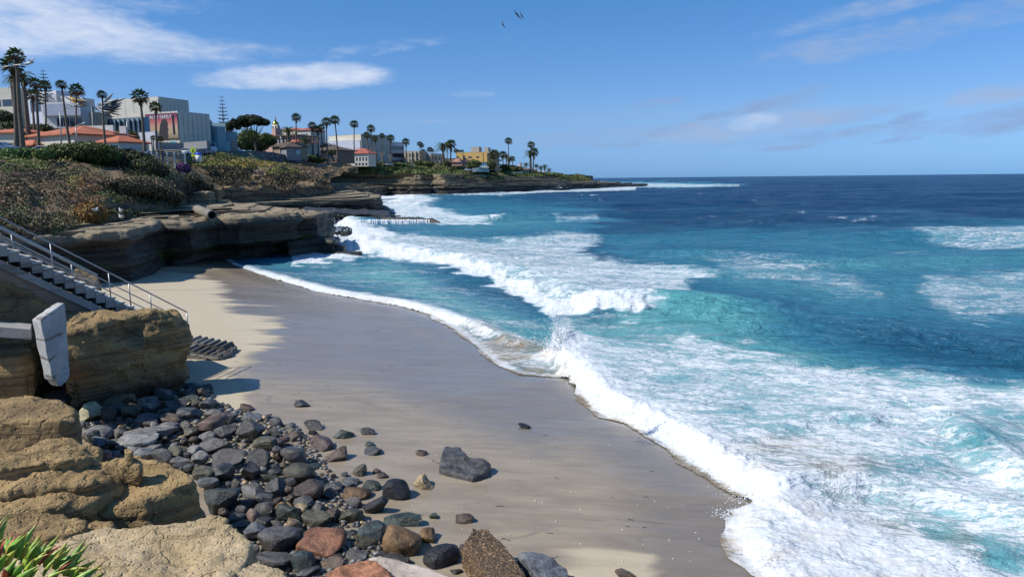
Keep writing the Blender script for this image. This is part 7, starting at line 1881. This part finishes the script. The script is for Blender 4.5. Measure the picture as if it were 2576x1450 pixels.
person('person in a blue top nearest the shrub end of the viewpoint fence', PD(377, 409, 93), -1.4, (.06, .16, .34), (.35, .35, .34), pose='lean'); person('person in a grey patterned coat by the tall fence post', PD(454, 408, 93), -1.0, (.16, .15, .14), (.09, .075, .06), pose='stand')
for k, (x, y, lab) in enumerate([(1487, 459, 'first tiny figure standing out on the rocky point'), (1500, 461, 'dark figure at the very tip of the rocky point'), (1507, 461, 'second dark figure near the tip of the rocky point')]): person(lab, PD(x, y+2, 585), 1, (.05, .05, .06), (.04, .04, .05), h=1.9)

# ------------------------------------------------------------------ fence, sign, bin, lamps
m_fence = flat_mat('pale_green_paint', (.42, .47, .42), .6); fr_ = PD(369, 409, 90); fe = empty('viewpoint_fence', fr_, label='pale green post-and-rail fence along the viewpoint edge', cat='fence')
pts = [PD(x, 410, 90+(x-369)*.03)-fr_ for x in (355, 369, 383, 397, 410, 422, 440, 466)]
for p in pts: MB().box(p[0]-.09, p[0]+.09, p[1]-.09, p[1]+.09, p[2]-.6, p[2]+1.35).build('post', m_fence, fe)
for h_ in (.42, .80, 1.14):
    for a, c in zip(pts[:-1], pts[1:]): MB().tube(a+[0, 0, h_], c+[0, 0, h_], .045, .045, 6).build('rail', flat_mat('rail_steel', (.28, .36, .40), .4, .5) if a is pts[0] and h_ == .42 else bpy.data.materials['rail_steel'], fe, True)
sp_ = PD(485, 402, 112); sg = empty('crossing_sign', sp_, label='yellow-green diamond pedestrian crossing sign on a pole', cat='road sign')
top = PD(485.5, 378, 112)-sp_; MB().tube((0, 0, -.5), top+[0, 0, .5], .04, .04, 6).build('pole', M['concg'], sg, True)
s_ = .52; q = [top+np.array(v) for v in ((0, -.06, s_), (s_, -.06, 0), (0, -.06, -s_), (-s_, -.06, 0))]; mb = MB(); mb.ngon_prism(q, (0, .03, 0)); mb.build('sign_face', flat_mat('fluorescent_yellow', (.62, .80, .03), .5), sg)
mb = MB(); c = top+[0, -.075, 0]; mb.box(c[0]-.04, c[0]+.05, c[1]-.01, c[1], c[2]-.04, c[2]+.16); mb.tube(c+[0, 0, .22], c+[0, -.01, .23], .055, .055, 8); mb.tube(c+[0, 0, 0], c+[-.12, 0, -.28], .03, .03, 4); mb.tube(c+[0, 0, 0], c+[.13, 0, -.27], .03, .03, 4); mb.tube(c+[0, 0, .12], c+[.15, 0, .0], .022, .022, 4); mb.build('walking_symbol', M['dark'], sg)
q = [top+np.array(v) for v in ((-.3, -.05, -.62), (.3, -.05, -.62), (.3, -.05, -.92), (-.3, -.05, -.92))]; mb = MB(); mb.ngon_prism(q, (0, .03, 0)); mb.build('arrow_plate', bpy.data.materials['fluorescent_yellow'], sg)
bp = PD(501, 407, 100); bn = empty('trash_bin', bp, label='white litter bin with a bright blue lid beside the crossing sign', cat='litter bin'); MB().tube((0, 0, 0), (0, 0, .92), .33, .42, 12).build('bin', M['trim'], bn, True); mb = MB(); mb.tube((0, 0, .93), (0, 0, 1.08), .45, .45, 12); mb.tube((0, 0, 1.08), (0, 0, 1.26), .45, .2, 12); mb.build('lid', flat_mat('blue_lid', (.02, .10, .60), .4), bn, True)
m_pole = flat_mat('lamp_pole', (.38, .40, .38), .5, .4)
def lamp(label, base, knee, tip, r=.09, hw=.5, box=None):
    b0 = np.array(base); root = empty('street_lamp', b0, label=label, cat='street lamp', group='street lamps along the coast road')
    k_ = np.array(knee)-b0; t__ = np.array(tip)-b0; MB().tube((0, 0, -.5), k_, r, r*.7, 8).build('pole', m_pole, root, True)
    mb = MB(); prev = k_
    for f in (.25, .5, .75, 1): q = k_*(1-f)+t__*f+np.array([0, 0, .12*np.linalg.norm(t__-k_)*math.sin(f*math.pi*.5)*(1-f)]); mb.tube(prev, q, r*.6, r*.5, 6); prev = q
    mb.build('arm', m_pole, root, True); d_ = (t__-k_)/np.linalg.norm(t__-k_); MB().tube(t__-d_*.05, t__+d_*hw, r*1.3, r*.8, 8).build('lamp_head', m_pole, root, True)
    return root
kn_ = PD(-60, 190, 46); lamp('long curved lamp arm reaching into the sky at the picture edge', (kn_[0], 46, gz(kn_[0], 90)-3), kn_, PD(66, 161, 46), .07, .45)
lamp('slim street lamp rising from the tiled roof with its arm toward the white wall', PD(154, 368, 128), PD(151, 281, 128), PD(190, 264.5, 128), .13, .8); lamp('short street lamp with a drooping head beside the white garden wall', PD(193, 362, 138), PD(191, 318, 138), PD(208, 311, 138), .12, .7)
b0 = PD(322, 372, 146); ul = empty('utility_pole', b0, label='utility pole with a square white box in front of the steel pavilion', cat='pole'); tt = PD(319.5, 304, 146)-b0; MB().tube((0, 0, -.5), tt, .16, .12, 8).build('pole', m_pole, ul, True); MB().box(tt[0]-1.5, tt[0]-.2, -.3, .3, tt[2]-2.4, tt[2]-1.0).build('sign_box', M['trim'], ul)
b0 = PD(607, 385, 214); b1_ = PD(787, 395, 250)
for lab, x, y0, y1, d in (('thin lamp post in front of the tan cottage', 709, 351, 391, 236), ('small lamp post at the picture of the turreted house garden', 1107, 408, 425, 436)):
    p = PD(x, y1, d); r_ = empty('lamp_post', p, label=lab if '1107' not in str(x) else 'short lantern post in front of the round dark tree bush', cat='lamp post'); hh_ = (y1-y0)*d/FQ; MB().tube((0, 0, 0), (0, 0, hh_), .10, .08, 6).build('pole', m_pole, r_, True); MB().tube((0, 0, hh_), (0, 0, hh_+.6), .22, .28, 8).build('lamp_head', M['trim'], r_, True)

# ------------------------------------------------------------------ things on the rocks
m_pipe = wall_mat('concrete_pipe', (.20, .18, .145), .15); a = PD(496, 526, 72.5); c = PD(534, 541, 66.8); root = empty('drain_pipe', a, label='ribbed concrete drain pipe lying across the rock ledge', cat='pipe')
ax = c-a; L = np.linalg.norm(ax); ax /= L; n_ = 28; R_ = .42; s1 = np.cross(ax, [0, 0, 1]); s1 /= np.linalg.norm(s1); s2 = np.cross(s1, ax); V = []; F = []
for i in range(n_):
    r = R_*(1+.05*(i % 2)); V += [ax*(L*i/(n_-1))+(s1*math.cos(t)+s2*math.sin(t))*r for t in np.linspace(0, 2*math.pi, 16, endpoint=False)]
for i in range(n_): V += [ax*(L*i/(n_-1))+(s1*math.cos(t)+s2*math.sin(t))*R_*.82 for t in np.linspace(0, 2*math.pi, 16, endpoint=False)]
F = [(i*16+j, i*16+(j+1) % 16, (i+1)*16+(j+1) % 16, (i+1)*16+j) for i in list(range(n_-1))+list(range(n_, 2*n_-1)) for j in range(16)]+[((n_-1)*16+j, (n_-1)*16+(j+1) % 16, (2*n_-1)*16+(j+1) % 16, (2*n_-1)*16+j) for j in range(16)]
mesh_from('pipe_shell', V, F, m_pipe, False, parent=root)
def chunk(label, q, d, w, h, dp, mat, seed):
    p = PD(*q, d); o = prism_rock('concrete_chunk', [p+np.array(v) for v in ((-w/2, 0, h), (w/2, -.2, h*.8), (w/2+.1, dp, h*.8), (-w/2, dp, h))], p[2]-.4, .07, mat, amp=.05, sc=2, seed=seed); tag(o, label, 'concrete chunk', 'broken concrete on the bluff')
chunk('broken pale concrete step dangling under the purple-flowering bush', (445, 438), 92, 1.5, .35, .8, m_slab, 501)
o = add_stone(425, 450, 468, 482, 'ang', 'br', False, 510, zg=None) if False else None
def rock_at(label, q, d, w, h, dp, seed, mat=None, amp=.25):
    p = PD(*q, d); o = prism_rock('bluff_rock', [p+np.array(v) for v in ((-w/2, 0, h), (-w*.1, -.4, h*1.02), (w/2, 0, h*.85), (w*.45, dp, h*.85), (-w*.4, dp, h))], p[2]-.8, .14, mat or m_cliff, amp=amp, sc=1.2, seed=seed); tag(o, label, 'rock', 'loose rocks on the bluff and ledges')
rock_at('dark squared boulder at the foot of the bluff behind the ribbed pipe', (437, 484), 90, 3.6, 1.5, 2.4, 511, m_wetrock)
rock_at('pale small rock below the walking person on the second bluff', (643, 452), 160, 1.6, 1.0, 1.2, 512, m_block, .15); rock_at('tiny white rock at the foot of the second bluff', (607, 475), 140, .8, .5, .6, 513, m_conc, .05)
rock_at('jagged black rock at the seaward corner of the wet step ledge', (851, 632), 80, 1.3, .7, 1.4, 514, m_wetrock, .2); rock_at('low brown slab awash in the surf beside the step ledge', (868, 640), 78, 3.4, .22, 1.2, 515, m_wetrock, .15); rock_at('dark reef rock inside the splash between the two cliffs', (846, 585), 100, 3.2, .7, 3, 516, m_wetrock, .3)
m_gull = flat_mat('gull_white', (.75, .75, .75), .7); m_gullg = flat_mat('gull_grey', (.22, .23, .25), .7); m_beak = flat_mat('gull_beak', (.6, .35, .05), .5)
shrub('dry brown brush on the steep end of the near bluff above the ribbed pipe', blobs_q([(478, 452, 92, 24, 16, 2.2), (505, 470, 96, 26, 18, 2.4), (528, 488, 100, 20, 14, 2.2), (470, 478, 90, 20, 12, 1.6)]), 9000, .26, BRN+OLV+DRK, 520)
rock_at('tan broken boulder in the gully between the two vegetated bluffs', (520, 500), 97, 3.0, 1.3, 2.2, 521, m_block)
rock_at('long low sandstone outcrop at the foot of the near bluff end', (480, 500), 90, 4.6, .9, 2.4, 522, m_cliff)
def gull(label, p, head, s=1.0):
    r = empty('seagull', p, head, label, 'bird', 'gulls resting on the ledge'); V0, F0 = ico(2)
    V = V0*np.array([.20, .095, .10])*s; V[:, 2] += .20*s; V[:, 0] *= 1; V = np.vstack([V, V0*np.array([.062, .055, .058])*s+np.array([.17, 0, .33])*s, V0*np.array([.05, .045, .10])*s+np.array([.13, 0, .26])*s]); n = len(V0)
    o = remesh_obj('body', V, [tuple(int(i) for i in f) for f in np.vstack([F0, F0+n, F0+2*n])], .012*s, m_gull); o.parent = r
    mesh_from('wing', V0*np.array([.20, .10, .07])*s+np.array([-.06, 0, .235])*s, F0, m_gullg, True, parent=r)
    MB().tube(np.array([.22, 0, .33])*s, np.array([.29, 0, .315])*s, .015*s, .004*s, 6).build('beak', m_beak, r)
    for s2_ in (-1, 1): MB().tube(np.array([0, s2_*.04, 0])*s, np.array([0, s2_*.04, .14])*s, .008*s, .008*s, 5).build('leg', m_beak, r)
gull('white gull standing on the tan ledge, higher of the two', PD(305, 536, 60.2), 2.6, 1.15); gull('white gull sitting on the lip of the dark cliff, lower of the two', PD(306, 552, 58.4), 2.8, 1.15); gull('gull nestled in the orange-brown dry bush', PD(240, 534, 54.8), .3, 1.0)
g_ = gull('dark gull perched on the end of the long lamp arm', PD(79, 159, 46), 0, .8)
m_bird = flat_mat('pelican_brown', (.05, .045, .04), .8)
def pelican(label, xq, yq, sp, tilt):
    p = PD(xq, yq, 205); r = empty('pelican', p, 0, label, 'bird', 'pelicans gliding high over the cove'); V0, F0 = ico(1); mesh_from('body', V0*np.array([.45, .14, .13]), F0, m_bird, True, parent=r)
    MB().tube((.35, 0, .03), (.75, 0, .06), .07, .015, 6).build('bill', m_bird, r)
    for s in (-1, 1):
        mb = MB(); pts_ = [np.array(v) for v in ((.18, s*.1, .05), (.22, s*.55, .22), (.05, s*1.05, .16), (-.12, s*.98, .14), (-.10, s*.5, .18), (-.16, s*.1, .05))]; mb.ngon_prism(pts_, (0, 0, .03)); mb.build('wing', m_bird, r)
    r.rotation_euler = (tilt, .1, 2.2)
pelican('first pelican of the three in line high in the sky', 1298, 35, 1, .9); pelican('middle pelican of the three in line high in the sky', 1304, 41, 1, .9); pelican('last pelican of the three in line high in the sky', 1312, 40, 1, 1.0); pelican('lone pelican below the line of three', 1265, 62, 1, 1.2)

# water pouring off the reef, spray thrown up by the waves
m_fall, T, b = new_mat('white_water'); setb(T, b, color=(.82, .86, .88), rough=.8)
def falls(name, a, c, n, h, seed, y0=.9):
    rs = np.random.RandomState(seed); V = []; F = []
    a = np.array(a); c = np.array(c)
    for k in range(n):
        t = rs.uniform(); p = a*(1-t)+c*t+rs.normal(size=3)*np.array([.05, .08, .02]); w = rs.uniform(.03, .10); hh = h*rs.uniform(.5, 1.1); o_ = rs.uniform(.1, .45); i0 = len(V)
        for j in range(5):
            f = j/4; V += [tuple(p+np.array([-w*(1+.4*f), -o_*f**.6, -hh*f*f])), tuple(p+np.array([w*(1+.4*f), -o_*f**.6, -hh*f*f]))]
        F += [(i0+2*j, i0+2*j+1, i0+2*j+3, i0+2*j+2) for j in range(4)]
    o = mesh_from(name, V, F, m_fall, True); tag(o, kind='stuff')
falls('reef_waterfall', PD(900, 552, 120.5), PD(1078, 552, 121), 150, 1.3, 601); falls('ledge_waterfall', PD(770, 607, 86), PD(776, 607, 86), 8, 1.6, 602)
def spray(name, spots, seed):
    rs = np.random.RandomState(seed); V = []; F = []; V0, F0 = ico(1); F0 = F0
    for (q, d, n, rad, up, sz_) in spots:
        p0 = PD(*q, d)
        for k in range(n):
            h_ = rs.gamma(1.6, .33)*up; p = p0+np.array([rs.normal()*rad*(.5+.5*h_/up), rs.normal()*rad*.6, h_]); r = sz_*rs.uniform(.35, 1.1)*(1-.35*min(h_/up/2, 1)); i0 = len(V)
            V += [tuple(p+v*r*np.array([1, 1, rs.uniform(.7, 1.6)])) for v in V0]; F += [tuple(int(i)+i0 for i in f) for f in F0]
    o = mesh_from(name, V, F, m_fall, True); tag(o, kind='stuff')
spray('sea_spray', [((812, 575), 92, 260, 1.3, 1.7, .07), ((830, 585), 90, 260, 2.0, 1.2, .08), ((1406, 862), 20.6, 420, .16, .62, .020), ((1395, 880), 19.8, 320, .30, .35, .020), ((1880, 1262), 13.7, 160, .35, .10, .012), ((1840, 1300), 13.2, 200, .25, .12, .012), ((1100, 480), 398, 260, 3.5, 2.6, .16), ((1395, 474), 500, 200, 5, 2.2, .18)], 611)
def foam_bits():
    # flecks of thrown foam along the front of the near wave
    rs = np.random.RandomState(3); V0, F0 = ico(1); V = []; F = []
    pts_ = [PZ(x, y, .45) for x, y in [(1380, 900), (1425, 970), (1495, 1030), (1570, 1062), (1640, 1108), (1700, 1148), (1760, 1188), (1870, 1258)]]
    for k in range(700):
        i = rs.randint(len(pts_)-1); t = rs.uniform(); p = pts_[i]*(1-t)+pts_[i+1]*t; s_ = rs.exponential(.35); p = p+np.array([s_*.7, s_*.6, rs.normal()*.06+.10+.1*s_]); r = rs.uniform(.004, .015); i0 = len(V)
        V += [tuple(p+v*r) for v in V0]; F += [tuple(int(a_)+i0 for a_ in f) for f in F0]
    o = mesh_from('foam_flecks', V, F, m_fall, True); tag(o, kind='stuff')
foam_bits()

def bits():
    rs = np.random.RandomState(21); V0, F0 = ico(1); V = []; F = []
    xs = rs.uniform(500, 1800, 900); ys = rs.uniform(830, 1450, 900); P_ = PGV(xs, ys); s_ = -shore_s(P_[:, 0], P_[:, 1])
    for p, s1 in zip(P_, s_):
        if s1 < .6 or rs.uniform() > .16: continue
        r = rs.uniform(.008, .022); a = rs.uniform(0, 3.14); W0 = V0*np.array([r*1.7, r, r*.4]); i0 = len(V)
        V += [tuple(p+np.array([w[0]*math.cos(a)-w[1]*math.sin(a), w[0]*math.sin(a)+w[1]*math.cos(a), w[2]+.004])) for w in W0]; F += [tuple(int(b_)+i0 for b_ in f) for f in F0]
    tag(mesh_from('shell_fragments', V, F, flat_mat('shell_white', (.62, .58, .50)), True), kind='stuff')
    V = []; F = []
    for k in range(46):
        x, y = rs.uniform(560, 1750), rs.uniform(760, 1440); p = PG(x, y)
        if -shore_s(p[0:1], p[1:2])[0] < .8: continue
        a = rs.uniform(-.5, .5); L = rs.uniform(.05, .22); c = p.copy()
        for j in range(5):
            q = c+np.array([math.cos(a), math.sin(a), 0])*L*.25; w = .008; i0 = len(V)
            V += [(c[0], c[1]-w, c[2]+.006), (c[0], c[1]+w, c[2]+.012), (q[0], q[1]+w, q[2]+.012), (q[0], q[1]-w, q[2]+.006)]; F.append((i0, i0+3, i0+2, i0+1)); a += rs.uniform(-.8, .8); c = q
    tag(mesh_from('kelp_shreds', V, F, flat_mat('kelp_brown', (.06, .045, .02)), False), kind='stuff')
bits()
